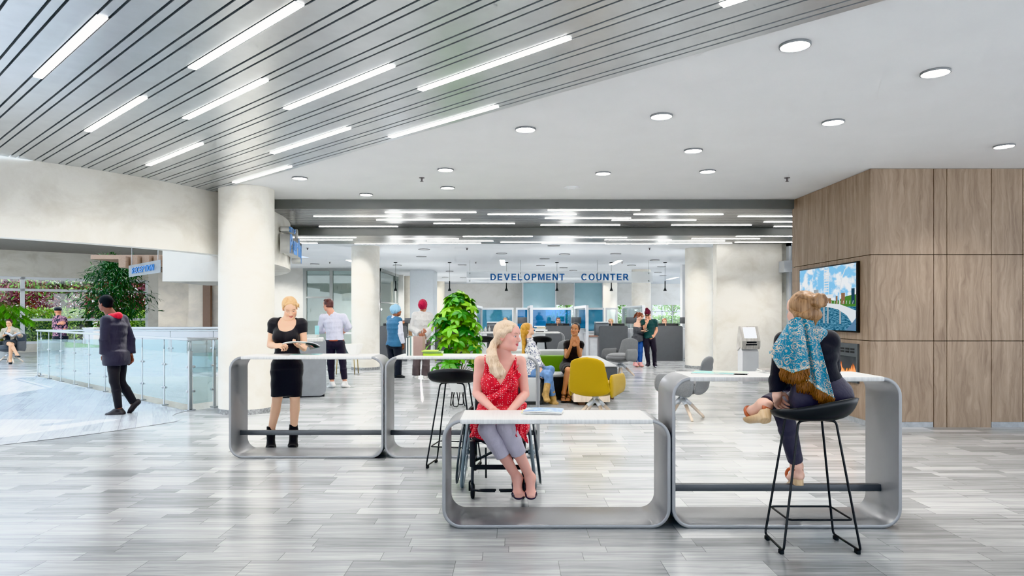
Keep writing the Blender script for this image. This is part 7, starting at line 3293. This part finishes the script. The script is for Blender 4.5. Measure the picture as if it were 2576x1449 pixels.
# ---- 9. girl with the phone ----------------------------------------------------------------
Y0 = 19.2
J = JP(Y0, head=(1610, 796.5), sR=(1598.5, 815.5, .03), sL=(1613.5, 815, .03), eR=(1597.5, 834, .0), wR=(1616, 832, -.16), eL=(1615, 834, .1), wL=(1621, 834, -.1),
       hR=(1599.5, 856), hL=(1611, 856), kR=(1600, 884, -.04), kL=(1612, 884, -.04), aR=(1598, 912), aL=(1610.5, 912), tR=(1606, 920.5, -.12), tL=(1618, 920.5, -.12))
w9 = Person('girl in a slate off-shoulder sweater and blue jeans holding a phone beside the man', (J['aL'].x, Y0, 0), J, (.62, -.62, -.42), sex='f', sc=.92, hs=.95, skin='e6bda6', vox=.009, voxh=.007, lips='c37f78', brow='6a4028', lid=.5,
            hands={'R': dict(to=(.9, -.25, .15), n=(0, -.2, 1), curl=.3), 'L': dict(to=(.8, -.2, .1), n=(0, 0, 1), curl=.3)}, build=.92)
M_swt = cloth_mat('slate_grey_knit', '4f5055', .95, .5, 14)
pr = w9.tags(['torso'], .028) + w9.sleeve('R', 1.86, .026, .016) + w9.sleeve('L', 1.86, .026, .016)
pr += [Prim(w9.p + V((0, 0, .1)), w9.p - V((0, 0, .05)), (.165, .125), (.175, .135), (1, 0, 0), .04, flat=True)]
pr += [Prim(w9.c + V((0, 0, .2)), w9.c - w9.up * .02, (.25, .2), (.2, .16), w9.rs, .01, sub=True)]
w9.mesh('sweater', pr, M_swt, .009, [half(w9.p - V((0, 0, .05)), (.25, 0, -1))], folds(.007, 15, 2))
w9.mesh('sleeve', w9.sleeve('R', 1.86, .026, .016), M_swt, .009, [half(w9.J['sR'] - V((0, 0, .07)), (0, 0, 1))], folds(.006, 20, 2))
trousers(w9, cloth_mat('mid_blue_denim', '30569b', .85, .4, 12, var=.1), .92, .010, .008, .0)
M_pink = cloth_mat('dusty_pink_suede', 'd09a98', .9, .4, 25)
for q in 'LR':
    w9.shoe(q, M_pink, .11, .014, vox=.008, name='boot', sole=mat('tan_sole', 'b98d6c', .7))
H_aub = hair_mat('auburn_hair', '4a2418', '7d4630')
w9.hair(H_aub, chain([w9.hl(0, -.10, .05), w9.hl(-.03, -.15, .04), w9.hl(-.06, -.20, -.05), w9.hl(-.06, -.22, -.15)], [.022, .032, .034, .012]) + chain([w9.hl(-.05, .075, .06), w9.hl(.05, .078, .06)], [.02, .02]), cap=.012)
ph = P(1626.5, 829, Y0 - .22)
t = thing('phone', 'turquoise phone in the hand of the girl in the slate sweater', 'phone', ph)
mb = MB()
mb.box((-.035, -.07, -.004), (.035, .07, .004), .003, M=Euler((.5, .3, .8)).to_matrix().to_4x4())
mb.obj('case', mat('phone_turquoise', '1d8f97', .35), t)
mb = MB()
mb.box((-.031, -.062, .0041), (.031, .062, .005), M=Euler((.5, .3, .8)).to_matrix().to_4x4())
mb.obj('display', M_black, t)

# ---- 10. man in the beanie -----------------------------------------------------------------
Y0 = 19.15
J = JP(Y0, head=(1629.5, 793), sR=(1618.5, 809, .03), sL=(1646, 809, .03), eR=(1621.5, 826, -.1), wR=(1626.5, 813, -.22), eL=(1651.5, 831, .03), wL=(1645, 845, -.10),
       hR=(1625.5, 854), hL=(1641, 854), kR=(1627.5, 882, -.04), kL=(1646, 881.5, -.04), aR=(1631, 912), aL=(1647, 912.5), tR=(1626.5, 920, -.16), tL=(1650.5, 921, -.16))
m10 = Person('man in a burgundy beanie and dark green shirt with one hand at his chin', (J['aL'].x, Y0, 0), J, (-.32, -.80, -.45), sex='m', sc=.98, hs=.98, skin='d3a186', vox=.009, voxh=.007, lips='b07a6c', brow='241a17', lid=.5,
             hands={'R': dict(to=(.35, -.1, 1), n=(-.2, .9, .2), curl=.8), 'L': dict(to=(-.8, -.2, -.4), n=(.2, .9, 0), curl=.3)})
M_tee = cloth_mat('bottle_green_jersey', '1b3f3f', .85, .5, 11)
pr = m10.tags(['torso'], .016) + m10.sleeve('R', .62, .022) + m10.sleeve('L', .62, .022)
pr += [Prim(m10.nb0 + m10.up * .2, m10.nb0 + m10.up * .0, .08, .07, m10.rs, .006, sub=True)]
m10.mesh('t_shirt', pr, M_tee, .009, [half(m10.p + V((0, 0, .04)), (.12, 0, -1))], folds(.006, 13, 9))
trousers(m10, cloth_mat('black_violet_denim', '25222d', .85, .5, 13), .95, .012, .010, .002)
for q in 'LR':
    m10.shoe(q, mat('black_sneaker', '2a2630', .6), .06, .012, vox=.008, sole=mat('pale_sole', 'cfd3da', .6))
pr = [ell(m10.hl(0, -.015, .075), (m10.hr * .088, m10.hf * .105, m10.hu * .085), .03), Prim(m10.hl(0, -.03, .13), m10.hl(.02, -.045, .175), .06, .045, m10.hr, .03)]
m10.mesh('beanie', pr, cloth_mat('burgundy_knit', '561428', .95, .5, 40), .008, [half(m10.hl(0, .07, .055), m10.hf * .25 - m10.hu)])
m10.mesh('hair', [Prim(m10.hl(-.05, .082, .055), m10.hl(.04, .088, .055), .022, .02, m10.hr, .02)], H_blk, .007)

# ---- 11. walking man in the suit -----------------------------------------------------------
Y0 = 10.1
J = JP(Y0, head=(265.5, 764), sL=(268, 806, -.12), sR=(308, 804, .18), eL=(263, 854, -.18), wL=(266, 889, -.14), eR=(328, 852, .22), wR=(328, 891, .18),
       hL=(286, 903, -.06), hR=(301, 903, .08), kL=(287, 958, -.08), kR=(303, 962, .10), aL=(299, 1029, -.02), aR=(338, 1015, .14), tL=(264, 1043, -.06), tR=(322, 1041, .13))
J['Rdn'] = V((.80, .1, -.62))
m11 = Person('man in a dark suit and red scarf striding to the left past the glass railing', (J['aL'].x, Y0, 0), J, (-.86, .35, -.1), sex='m', sc=1.04, hs=1.0, skin='7d5446', vox=.008, voxh=.006, lips='6a3f38', brow='151110', iris='1c1512',
             hands={'L': dict(to=(-.1, 0, -1), n=(0, .9, 0), curl=.5), 'R': dict(to=(.2, 0, -1), n=(-.3, -.9, 0), curl=.5)})
M_suit = cloth_mat('midnight_suit_wool', '2d2a38', .85, .4, 8)
pr = m11.tags(['torso'], .018) + m11.sleeve('L', 1.95, .020, .016) + m11.sleeve('R', 1.95, .020, .016)
pr += [Prim(m11.p + V((0, 0, .1)), m11.p - V((0, 0, .10)), (.175, .14), (.19, .155), m11.rh, .05, flat=True)]
pr += [Prim(m11.nb0 + m11.up * .2, m11.nb0 + m11.up * .01, .08, .07, m11.rs, .006, sub=True)]
m11.mesh('jacket', pr, M_suit, .008, [half(m11.p - V((0, 0, .09)), (0, 0, -1))], folds(.006, 11, 5))
trousers(m11, cloth_mat('black_trouser_wool', '1c191d', .85, .35, 8), .96, .006, .008, .0)
for q in 'LR':
    m11.shoe(q, mat('dark_brown_leather', '2b2526', .4), .012, .011, vox=.007)
m11.mesh('scarf', chain([m11.nb0 + m11.f * .06 + V((0, 0, .02)), m11.nb0 + m11.rs * .075 + V((0, 0, .03)), m11.nb0 - m11.f * .07 + V((0, 0, .045)), m11.nb0 - m11.rs * .075 + V((0, 0, .03)), m11.nb0 + m11.f * .06 + V((0, 0, .02))], [.050] * 5, k=.02),
         cloth_mat('red_wool_scarf', 'c22439', .9, .5, 20), .007)
m11.mesh('hair', [m11.he(0, -.018, .04, .088, .105, .095)] + [m11.he(0, -.05, -.02, .07, .06, .06)], mat('black_afro_hair', '0b0a0b', .95, bump=.6, bscale=160), .007, [half(m11.hl(0, .075, .085), m11.hf * 1.4 - m11.hu), half(m11.hl(0, 0, -.07), -m11.hu)])

# ---- 12. far walker with the cap -----------------------------------------------------------
Y0 = 18.5
J = JP(Y0, head=(146, 784), sL=(140.5, 802), sR=(161, 802), eL=(137, 822, .0), wL=(150, 813, -.14), eR=(165, 823), wR=(158, 836, -.05),
       hL=(145, 852), hR=(158, 852), kL=(145, 890), kR=(159, 890, .1), aL=(145, 919), aR=(162, 919, .1), tL=(143, 926, .14), tR=(165, 926, .2))
w12 = Person('walker in a black cap and dark flowered top walking away near the windows', (J['aL'].x, Y0, 0), J, (-.35, .93, .05), sex='f', sc=1.0, hs=1.0, skin='c98c6c', vox=.011, voxh=.009,
             hands={'L': dict(to=(.8, -.1, .15), n=(0, 1, 0), curl=.3), 'R': dict(to=(-.7, 0, -.5), n=(0, 1, 0), curl=.3)})
pr = w12.tags(['torso'], .018) + w12.sleeve('L', 1.1, .022) + w12.sleeve('R', 1.1, .022)
w12.mesh('top', pr, pattern_mat('dark_flowered_top', '20202b', 'b7808f', 8, .5, .03), .010, [half(w12.p + V((0, 0, .02)), (0, 0, -1))], folds(.006, 14, 3))
pr = [p.grow(.02) for p in w12.pr['torso'][:2]] + [Prim(w12.p + V((0, 0, .05)), w12.p - V((0, 0, .42)), (.18, .14), (.20, .16), (1, 0, 0), .05, flat=True)]
w12.mesh('skirt', pr, cloth_mat('black_skirt', '16161b', .9, .4, 8), .010, [half(w12.p + V((0, 0, .08)), (0, 0, 1))])
w12.mesh('cap', [ell(w12.hl(0, -.01, .07), (w12.hr * .095, w12.hf * .115, w12.hu * .07), .02), Prim(w12.hl(0, .06, .05), w12.hl(0, .13, .045), (.06, .01), (.045, .008), w12.hr, .01)], cloth_mat('black_cap', '131316', .9), .008)
for q in 'LR':
    w12.shoe(q, M_sandal, .015, .010, vox=.01)

# ---- 13. woman reading in the armchair -----------------------------------------------------
Y0 = 20.75
J = JP(Y0, head=(23, 812.5), sR=(10, 831), sL=(41.5, 831), eR=(3, 847, .0), wR=(9.5, 844.5, -.22), eL=(51, 845), wL=(49.5, 842.5, -.24),
       hR=(18, 863, .05), hL=(33, 863, .05), kR=(26.5, 866, -.38), kL=(27, 869, -.42), aR=(43, 892, -.44), aL=(25.5, 907.5, -.36), tR=(50, 897, -.52), tL=(26.5, 914, -.50))
w13 = Person('woman in a tweed cardigan reading in the dark armchair by the windows', (-15.4, Y0, 0), J, (.34, -.84, -.40), sex='f', sc=1.0, hs=1.0, skin='dcae8a', vox=.010, voxh=.008, lips='b8716a', brow='3a2420', lid=.5,
             hands={'R': dict(to=(.8, -.2, .2), n=(0, -.2, 1), curl=.4), 'L': dict(to=(-.8, -.2, .2), n=(0, -.2, 1), curl=.4)})
pr = w13.tags(['torso'], .012) + [p.grow(.016, .05) for q in 'LR' for p in w13.pr['thigh' + q][:1]]
pr += [Prim(w13.nb0 + w13.up * .2, w13.nb0 - w13.up * .03 + w13.f * .05, .10, .075, w13.rs, .006, sub=True)]
w13.mesh('dress', pr, cloth_mat('black_dress_wool', '17171a', .9, .4, 9), .010, post=folds(.004, 13, 3))
pr = w13.tags(['torso'], .024) + w13.sleeve('R', 1.9, .024) + w13.sleeve('L', 1.9, .024)
pr += [Prim(w13.c + w13.f * .12 + w13.up * .15, w13.p + w13.f * .12, (.055, .12), (.08, .12), w13.rs, .01, sub=True)]
w13.mesh('cardigan', pr, mat('oatmeal_tweed', 'a49a88', .95, var=.3, scale=90), .010, [half(w13.p + w13.up * .10, -w13.up)], folds(.005, 14, 6))
w13.hair(hair_mat('dark_brown_hair', '24120f', '4a2b24'), [ell(w13.hl(0, -.11, .05), (w13.hr * .035, w13.hf * .035, w13.hu * .035), .01)], cap=.010)
for q in 'LR':
    w13.pump(q, M_sandal, .008)
bk0 = P(31, 846, 20.38)
t = thing('open_book', 'open white book in the hands of the woman in the tweed cardigan', 'book', bk0)
for nm, x1 in (('left_pages', 13.5), ('right_pages', 52)):
    mg = MB()
    a0, a1, b0, b1 = P(31, 848, 20.42), P(32, 843.5, 20.30), P(x1, 840, 20.42), P(x1, 835.5, 20.30)
    mg.grid(lambda u, v: a0.lerp(b0, u).lerp(a1.lerp(b1, u), v) + V((0, 0, .012 * math.sin(u * PI))) - bk0, 8, 3)
    o = mg.obj(nm, mat('book_page', 'dedede', .6), t)
    solid(o, .01)


# ---- clerks behind the desks ---------------------------------------------------------------
def clerk(x, y, Y, label, skin, hair, top, fwd=(0, -1, 0), sex='m', brow='2a1c18', look=None):
    hc = P(x, y, Y)
    X = hc.x
    hz = hc.z
    g = lambda dx, dy, z: (X + dx, Y + dy, z)
    sh = hz - .26
    J = dict(head=hc, sR=V(g(-.19, .03, sh)), sL=V(g(.19, .03, sh)), eR=V(g(-.25, -.04, sh - .27)), eL=V(g(.25, -.04, sh - .27)), wR=V(g(-.13, -.24, sh - .24)), wL=V(g(.13, -.24, sh - .24)),
             hR=V(g(-.09, .1, sh - .47)), hL=V(g(.09, .1, sh - .47)), kR=V(g(-.10, -.32, .47)), kL=V(g(.10, -.32, .47)), aR=V(g(-.10, -.26, .09)), aL=V(g(.10, -.26, .09)), tR=V(g(-.10, -.40, .02)), tL=V(g(.10, -.40, .02)))
    p = Person(label, (X, Y, 0), J, fwd, sex=sex, sc=.95, hs=1.0, skin=skin, vox=.013, voxh=.008, brow=brow, hands={'R': dict(to=(0, -1, -.1), n=(0, 0, -1), curl=.3), 'L': dict(to=(0, -1, -.1), n=(0, 0, -1), curl=.3)})
    M_c = cloth_mat(top[0], top[1], .85, .4, 9)
    p.mesh('shirt', p.tags(['torso'], .016) + p.sleeve('R', 1.85, .02) + p.sleeve('L', 1.85, .02) + [Prim(p.nb0 + p.up * .2, p.nb0 + p.up * .01, .08, .07, p.rs, .006, sub=True)], M_c, .012)
    trousers(p, cloth_mat('navy_black_wool', '23262f', .85, .4, 8), .97, .016, .02, .006, vox=.013)
    for q in 'LR':
        p.shoe(q, M_sandal, .015, .010, vox=.012)
    if sex == 'm':
        p.hair(hair, [ell(p.hl(0, .04, .085), (p.hr * .06, p.hf * .05, p.hu * .03), .02)], cap=.009, back=-.05, line=(.070, .075, 1.7))
    else:
        p.hair(hair, [ell(p.hl(0, -.10, .0), (p.hr * .04, p.hf * .04, p.hu * .04), .02)], cap=.010)
    return p


clerk(1404.5, 808, 22.75, 'dark-haired clerk in a dark jacket seated behind a desk before the blue glass', 'd3a88f', H_dbr, ('clerk_charcoal', '2b2d33'))
clerk(1536, 811, 22.75, 'fair-haired clerk seated behind the desk left of the young couple', 'e3bba2', H_honey, ('clerk_white', 'd9dbe0'), (-.6, -.8, 0), 'f', '8a6a4a')
clerk(1671.5, 810, 22.75, 'red-haired clerk seated behind the desk beside the right column', 'e6bc9f', hair_mat('ginger_hair', '6a3018', 'b0653a'), ('clerk_navy', '1f2433'), (-.2, -1, 0))
clerk(1271, 808, 22.85, 'brown-haired clerk mostly hidden behind the head of the woman in red', 'e0b398', H_bun, ('clerk_blue', '5a6f8c'))
clerk(1016, 815, 22.75, 'clerk half hidden by the man in the blue turban', 'b9825f', H_dbr, ('clerk_tan', '9a7a5a'))
# ================================================================== plants
def leaf_mat(name, rough=.45, tlf=.25):
    if name in MATS:
        return MATS[name]
    t = NT(name)
    a = t.n('ShaderNodeAttribute', attribute_name='Col')
    n = t.noise(t.pos(True), 40, 2)
    c = t.mix(t.math('MULTIPLY', n, .3), a.outputs['Color'], (.02, .05, .01), 'MIX')
    b = t.bsdf(c, rough, spec=.4)
    tl = t.n('ShaderNodeBsdfTranslucent')
    t.set(tl, 0, c)
    mx = t.n('ShaderNodeMixShader')
    mx.inputs[0].default_value = tlf
    t.t.links.new(b.outputs[0], mx.inputs[1])
    t.t.links.new(tl.outputs[0], mx.inputs[2])
    t.t.links.new(mx.outputs[0], t.out.inputs[0])
    MATS[name] = t.m
    return t.m


def leaves(name, bases, dirs, norms, length, width, cols, parent, droop=.25, material=None):
    """many single leaves: pointed oval, folded along the midrib, drooping to the tip"""
    n = len(bases)
    B, D, N = (np.asarray(a, float) for a in (bases, dirs, norms))
    D /= np.linalg.norm(D, axis=1)[:, None]
    S = np.cross(D, N)
    S /= np.maximum(np.linalg.norm(S, axis=1), 1e-6)[:, None]
    N = np.cross(S, D)
    L = np.broadcast_to(np.asarray(length, float), (n,))[:, None]
    W = np.broadcast_to(np.asarray(width, float), (n,))[:, None]
    prof = [(0, .06), (.28, .72), (.6, 1.), (.86, .66), (1., .0)]
    rows = []
    for t_, w_ in prof:
        c = B + D * L * t_ - N * L * droop * t_ * t_
        e = N * W * .18 * w_
        if w_ == 0:
            rows.append([c])
        else:
            rows.append([c - S * W * .5 * w_ + e, c, c + S * W * .5 * w_ + e])
    vs = np.stack([v for r in rows for v in r], 1)          # n, 13, 3
    k = vs.shape[1]
    f = []
    for r in range(3):
        f += [[r * 3, r * 3 + 1, r * 3 + 4, r * 3 + 3], [r * 3 + 1, r * 3 + 2, r * 3 + 5, r * 3 + 4]]
    f += [[9, 10, 12, 12], [10, 11, 12, 12]]
    f = np.array(f)
    q = (f[None] + (np.arange(n) * k)[:, None, None]).reshape(-1, 4)
    me = bpy.data.meshes.new(name)
    me.from_pydata(vs.reshape(-1, 3).tolist(), [], [list(dict.fromkeys(x)) for x in q.tolist()])
    me.polygons.foreach_set('use_smooth', np.ones(len(me.polygons), dtype=bool))
    paint(me, np.repeat(np.asarray(cols, float), k, 0))
    return link(name, me, material or leaf_mat('leaf_green'), parent)


RS = np.random.RandomState(11)


def unit(v):
    return v / np.maximum(np.linalg.norm(v, axis=-1, keepdims=True), 1e-9)


# ---- umbrella plant in a white pot on a wire stand
PY = 11.0
pb = V((px(1153, PY), PY, 0))
t = thing('umbrella_plant', 'tall bright green leafy plant in a white cone pot between the tables', 'plant', pb)
mb = MB()
mb.lathe([(.0001, .24), (.115, .24), (.12, .245), (.185, .50), (.19, .505), (.185, .51), (.175, .505), (.17, .47), (.0001, .465)], 32)
mb.obj('pot', mat('white_planter', 'dfe0de', .4, var=.02), t, auto=40)
mb = MB()
mb.lathe([(.0001, .472), (.171, .468)], 24)
mb.obj('soil', mat('dark_soil', '2b211b', .95, var=.3, scale=60), t)
for k in range(4):
    a = k * PI / 2 + .5
    c, s = math.cos(a), math.sin(a)
    mb = MB()
    mb.tube(roundpath([(.10 * c, .10 * s, .34), (.13 * math.cos(a + .5), .13 * math.sin(a + .5), .012), (.13 * math.cos(a + 1.1), .13 * math.sin(a + 1.1), .012), (.10 * math.cos(a + 1.57), .10 * math.sin(a + 1.57), .34)], .02), .0075, 8)
    mb.obj('stand_leg', M_rod, t)
lb, ld, ln_, ll, lw_, lc = [], [], [], [], [], []
stm = MB()
greens = [hexc(h) for h in ('6fb52c', '4f9e2a', '8fc53a', '3d8a2c', 'b4d45a', '2f7a2e', '79bd35')]
heads = []
for i in range(92):
    z = .60 + 1.20 * RS.rand() ** .9
    u = (z - .6) / 1.2
    R = (.42 if u < .72 else .42 - .9 * (u - .72)) * (.5 + .5 * RS.rand())
    a = RS.rand() * 2 * PI
    heads.append((R * math.cos(a) + (.04 if u > .75 else 0) - .02, R * math.sin(a) * .85, z))
heads += [(.10, 0, 1.80), (-.12, -.05, 1.70), (.16, -.05, 1.66), (0, .05, 1.72), (-.02, -.1, 1.62), (-.2, 0, 1.56), (.2, .05, 1.55), (-.38, -.1, 1.15), (-.42, -.05, 1.02)]
for hx, hy, hz in heads:
    rad = V((hx, hy, 0))
    o_ = (rad.normalized() if rad.length > .01 else V((0, -1, 0))) * .75 + V((0, 0, .75 + .3 * RS.rand()))
    o_.normalize()
    st0 = V((hx * .15, hy * .15, max(.48, hz - .28 - .1 * RS.rand())))
    stm.tube([st0, st0.lerp(V((hx, hy, hz)), .6) + V((0, 0, .03)), (hx, hy, hz)], .004, 5)
    a0 = RS.rand() * 6.28
    e1 = o_.orthogonal().normalized()
    e2 = o_.cross(e1)
    nl = RS.randint(6, 9)
    cc = V(greens[RS.randint(len(greens))])
    for k in range(nl):
        a = a0 + 2 * PI * k / nl
        d = e1 * math.cos(a) + e2 * math.sin(a) + o_ * (.15 + .2 * RS.rand())
        lb.append((hx, hy, hz))
        ld.append(d[:])
        ln_.append(o_[:])
        L = .12 + .06 * RS.rand()
        ll.append(L)
        lw_.append(L * .5)
        lc.append((cc * (.8 + .4 * RS.rand()))[:])
stm.tube([(0, 0, .46), (.02, .01, .9), (-.02, 0, 1.3), (.05, 0, 1.68)], [.012, .010, .008, .005], 7)
stm.tube([(.03, 0, .46), (.08, .03, .8), (.12, .0, 1.2), (.14, 0, 1.55)], [.010, .009, .007, .004], 7)
stm.tube([(-.03, 0, .46), (-.1, -.03, .8), (-.14, .0, 1.15), (-.13, 0, 1.5)], [.010, .009, .007, .004], 7)
stm.obj('stem', mat('green_stem', '6a6a35', .6, var=.15), t)
leaves('foliage', lb, ld, ln_, ll, lw_, lc, t, .45)


# ---- trees
def spray_tree(name, label, base, h, r, trunk_h, n_br, per, leaf, cols, cat='tree', group=None, flat=.55, crown0=.25, tr=.05, twig=.5, mat_=None, droop=.4, dense=1):
    """branches with flat sprays of narrow leaves"""
    t = thing(name, label, cat, base, 0, group)
    st = MB()
    st.tube([(0, 0, 0), (.02 * h, 0, trunk_h * .6), (0, .01 * h, h * .75), (.01, 0, h * .97)], [tr, tr * .8, tr * .45, tr * .12], 9)
    B, D, N, L, C = [], [], [], [], []
    for i in range(n_br):
        u = crown0 + (1 - crown0) * (i + RS.rand()) / n_br
        a = i * 2.4 + RS.rand()
        rr = r * math.sin(min(1, (u - crown0) / (1 - crown0) * .9 + .18) * PI) ** .6 * (.65 + .35 * RS.rand())
        z0 = h * (u * .85)
        tip = V((rr * math.cos(a), rr * math.sin(a), min(h, z0 + h * .10 + .05 * RS.rand())))
        s0 = V((0, 0, z0))
        mid = s0.lerp(tip, .5) + V((0, 0, .05 * h))
        st.tube([s0, mid, tip], [tr * .28, tr * .18, tr * .06], 5)
        for k in range(per):
            f_ = .3 + .72 * RS.rand()
            p = (s0.lerp(mid, f_ * 2) if f_ < .5 else mid.lerp(tip, (f_ - .5) * 2))
            q = V(RS.normal(size=3) * np.array((1, 1, .45))) * twig * (.16 * r + .03)
            p = p + q
            d = (V((math.cos(a), math.sin(a), -.2)) + V(RS.normal(size=3)) * .8)
            B.append(p[:])
            D.append(d[:])
            N.append((V((0, 0, 1)) + V(RS.normal(size=3)) * .4)[:])
            L.append(leaf * (.7 + .6 * RS.rand()))
            C.append(tuple(np.array(cols[RS.randint(len(cols))]) * (.7 + .6 * RS.rand())))
    st.obj('trunk', mat('tree_bark', '6b5d50', .9, var=.25, scale=12, bump=.4), t)
    leaves('foliage', B, D, N, L, np.array(L) * flat, C, t, droop, mat_)
    return t


DG = [hexc(h) for h in ('2f5227', '24441f', '3d6631', '1c371b')]
TY = 19.2
tb = V((px(268, TY), TY + .4, 0))
spray_tree('indoor_tree', 'tall dark green feathery tree indoors beside the reception sign', tb, 3.25, .92, 2.2, 46, 80, .16, DG, flat=.17, crown0=.40, tr=.035, twig=1.0)
t = bpy.data.objects['indoor_tree']
mb = MB()
mb.lathe([(.0001, .02), (.24, .02), (.30, .0), (.33, .55), (.30, .56), (.29, .5), (.0001, .5)], 28)
mb.obj('pot', mat('white_planter', 'dfe0de', .4, var=.02), t, auto=40)

# palm behind the reading woman
pb = V((px(8, 22.3), 22.3, 0))
t = thing('potted_palm', 'bright green palm behind the armchair of the reading woman', 'plant', pb)
mb = MB()
mb.lathe([(.0001, .01), (.2, .01), (.26, .5), (.23, .5), (.22, .45), (.0001, .45)], 24)
mb.obj('pot', mat('grey_planter', 'a7a8a6', .5), t, auto=40)
B, D, N, L, C = [], [], [], [], []
st = MB()
for i in range(24):
    a = i * 2.4
    r = .35 + .6 * RS.rand()
    top = 1.25 + .75 * RS.rand()
    pts = [V((0, 0, .45)), V((r * .25 * math.cos(a), r * .25 * math.sin(a), top * .75)), V((r * .65 * math.cos(a), r * .65 * math.sin(a), top)), V((r * math.cos(a), r * math.sin(a), top - .18))]
    st.tube(pts, [.012, .009, .006, .003], 5)
    for k in range(70):
        f_ = .35 + .65 * k / 70
        g_ = f_ * 3
        j_ = min(int(g_), 2)
        p = pts[j_].lerp(pts[j_ + 1], g_ - j_)
        tg = (pts[j_ + 1] - pts[j_]).normalized()
        sd = tg.cross(V((0, 0, 1))).normalized() * (1 if k % 2 else -1)
        B.append(p[:])
        D.append((sd * .8 + tg * .55 + V((0, 0, -.15)))[:])
        N.append((0, 0, 1))
        L.append(.24 + .1 * RS.rand())
        C.append(tuple(np.array(hexc('5fa32c')) * (.6 + .7 * RS.rand())))
st.obj('stem', mat('green_stem', '6a6a35', .6, var=.15), t)
leaves('fronds', B, D, N, L, .017, C, t, .25)

# ---- outside the atrium windows and behind the back windows
M_lawn = mat('lawn', '6f8a45', .95, var=.35, scale=3)
mb = MB()
mb.box((-90, 30.0, -.2), (-10, 90, -.05))
mb.box((-60, 23, -.2), (-19.8, 30, -.05))
struct('ground_lawn', mb, M_lawn)
mb = MB()
mb.box((-20, 44.2, -.2), (40, 90, -.05))
struct('ground_paving', mb, mat('pale_paving', 'b9b5ad', .9, var=.1, scale=4))
M_outleaf = leaf_mat('garden_leaf', .5, .5)
RED = [hexc(h) for h in ('a04a66', 'b55c78', '8a3a56', 'c4788c', 'd0805a', '95506c')]
GRN = [hexc(h) for h in ('8fb860', 'a9cc74', '729d4c', 'bcd488')]
LGT = [hexc(h) for h in ('b9d860', '98c04c', 'd2e484', '78a644')]
TREES = [(30, 36.5, 4.6, 3.0, RED, 'purple-red maple outside, left of the window mullion', 80, 60, .22, .15),
         (215, 38.5, 5.2, 3.2, RED, 'purple-red maple outside, behind the dark indoor tree', 80, 60, .22, .15),
         (352, 36.5, 4.4, 2.3, RED, 'red maple outside at the right end of the atrium windows', 70, 55, .22, .15),
         (155, 34.6, 6.0, 2.6, GRN, 'pale green tree with a grey trunk outside the atrium windows', 46, 50, .22, .42),
         (-60, 40.0, 6.0, 3.4, GRN, 'pale green tree outside at the far left edge', 60, 60, .24, .2)]
for x, Y, h, r, cols, lab, nb, per, lf, c0 in TREES:
    spray_tree('garden_tree', lab, (px(x, Y), Y, -.06), h, r, h * .5, nb, per, lf, cols, group='trees outside the atrium windows', crown0=c0, tr=.16, flat=.38, twig=2.2, mat_=M_outleaf)


def hedge(label, x0, x1, Y, h, d, cols, n, group, leaf=.12):
    t = thing('hedge', label, 'hedge', ((x0 + x1) / 2, Y, -.06), 0, group)
    W = x1 - x0
    mb = MB()
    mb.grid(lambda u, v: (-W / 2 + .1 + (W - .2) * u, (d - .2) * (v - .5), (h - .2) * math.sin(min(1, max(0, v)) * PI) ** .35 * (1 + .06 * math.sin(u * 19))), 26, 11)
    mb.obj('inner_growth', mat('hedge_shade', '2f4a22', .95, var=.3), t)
    B = np.stack([RS.uniform(-W / 2, W / 2, n), RS.uniform(-d / 2, d / 2, n), np.zeros(n)], 1)
    v = B[:, 1] / d + .5
    top = h * np.sin(np.clip(v, .02, .98) * PI) ** .35
    B[:, 2] = np.where(RS.rand(n) < .4, top, top * RS.rand(n)) + RS.normal(size=n) * .05
    B[:, 1] = np.where(RS.rand(n) < .5, -d / 2 + RS.rand(n) * .15, B[:, 1])
    D = RS.normal(size=(n, 3)) + np.array((0, -.6, .5))
    N = np.array((0, -.7, .7)) + RS.normal(size=(n, 3)) * .5
    C = np.array(cols)[RS.randint(len(cols), size=n)] * (.6 + .7 * RS.rand(n, 1))
    leaves('foliage', B, D, N, leaf * (.7 + .6 * RS.rand(n)), leaf * .55, C, t, .2, M_outleaf)


hg = 'hedges outside the windows'
hedge('sunlit hedge outside the atrium windows, left half', -26, -20.4, 32.5, 1.75, 1.6, LGT, 5200, hg)
hedge('sunlit hedge outside the atrium windows, right half', -20.2, -15.2, 33.5, 1.65, 1.6, LGT, 5200, hg)
hedge('green hedge behind the back windows, left of the young couple', 2.0, 5.2, 46, 1.35, 1.6, GRN, 2600, hg, .16)
hedge('green hedge behind the back windows, right of the young couple', 5.4, 13.5, 46, 1.35, 1.6, GRN, 4200, hg, .16)
for x, Y, lab in ((1568, 50, 'slender tree outside the narrow back window'), (1425, 50, 'tree outside behind the blue glass'), (1690, 52, 'tree outside the right back window')):
    spray_tree('street_tree', lab, (px(x, Y), Y, -.06), 4.6, 1.7, 2.2, 34, 40, .24, GRN, group='trees behind the back windows', tr=.1, flat=.5, twig=2., crown0=.35, mat_=M_outleaf)
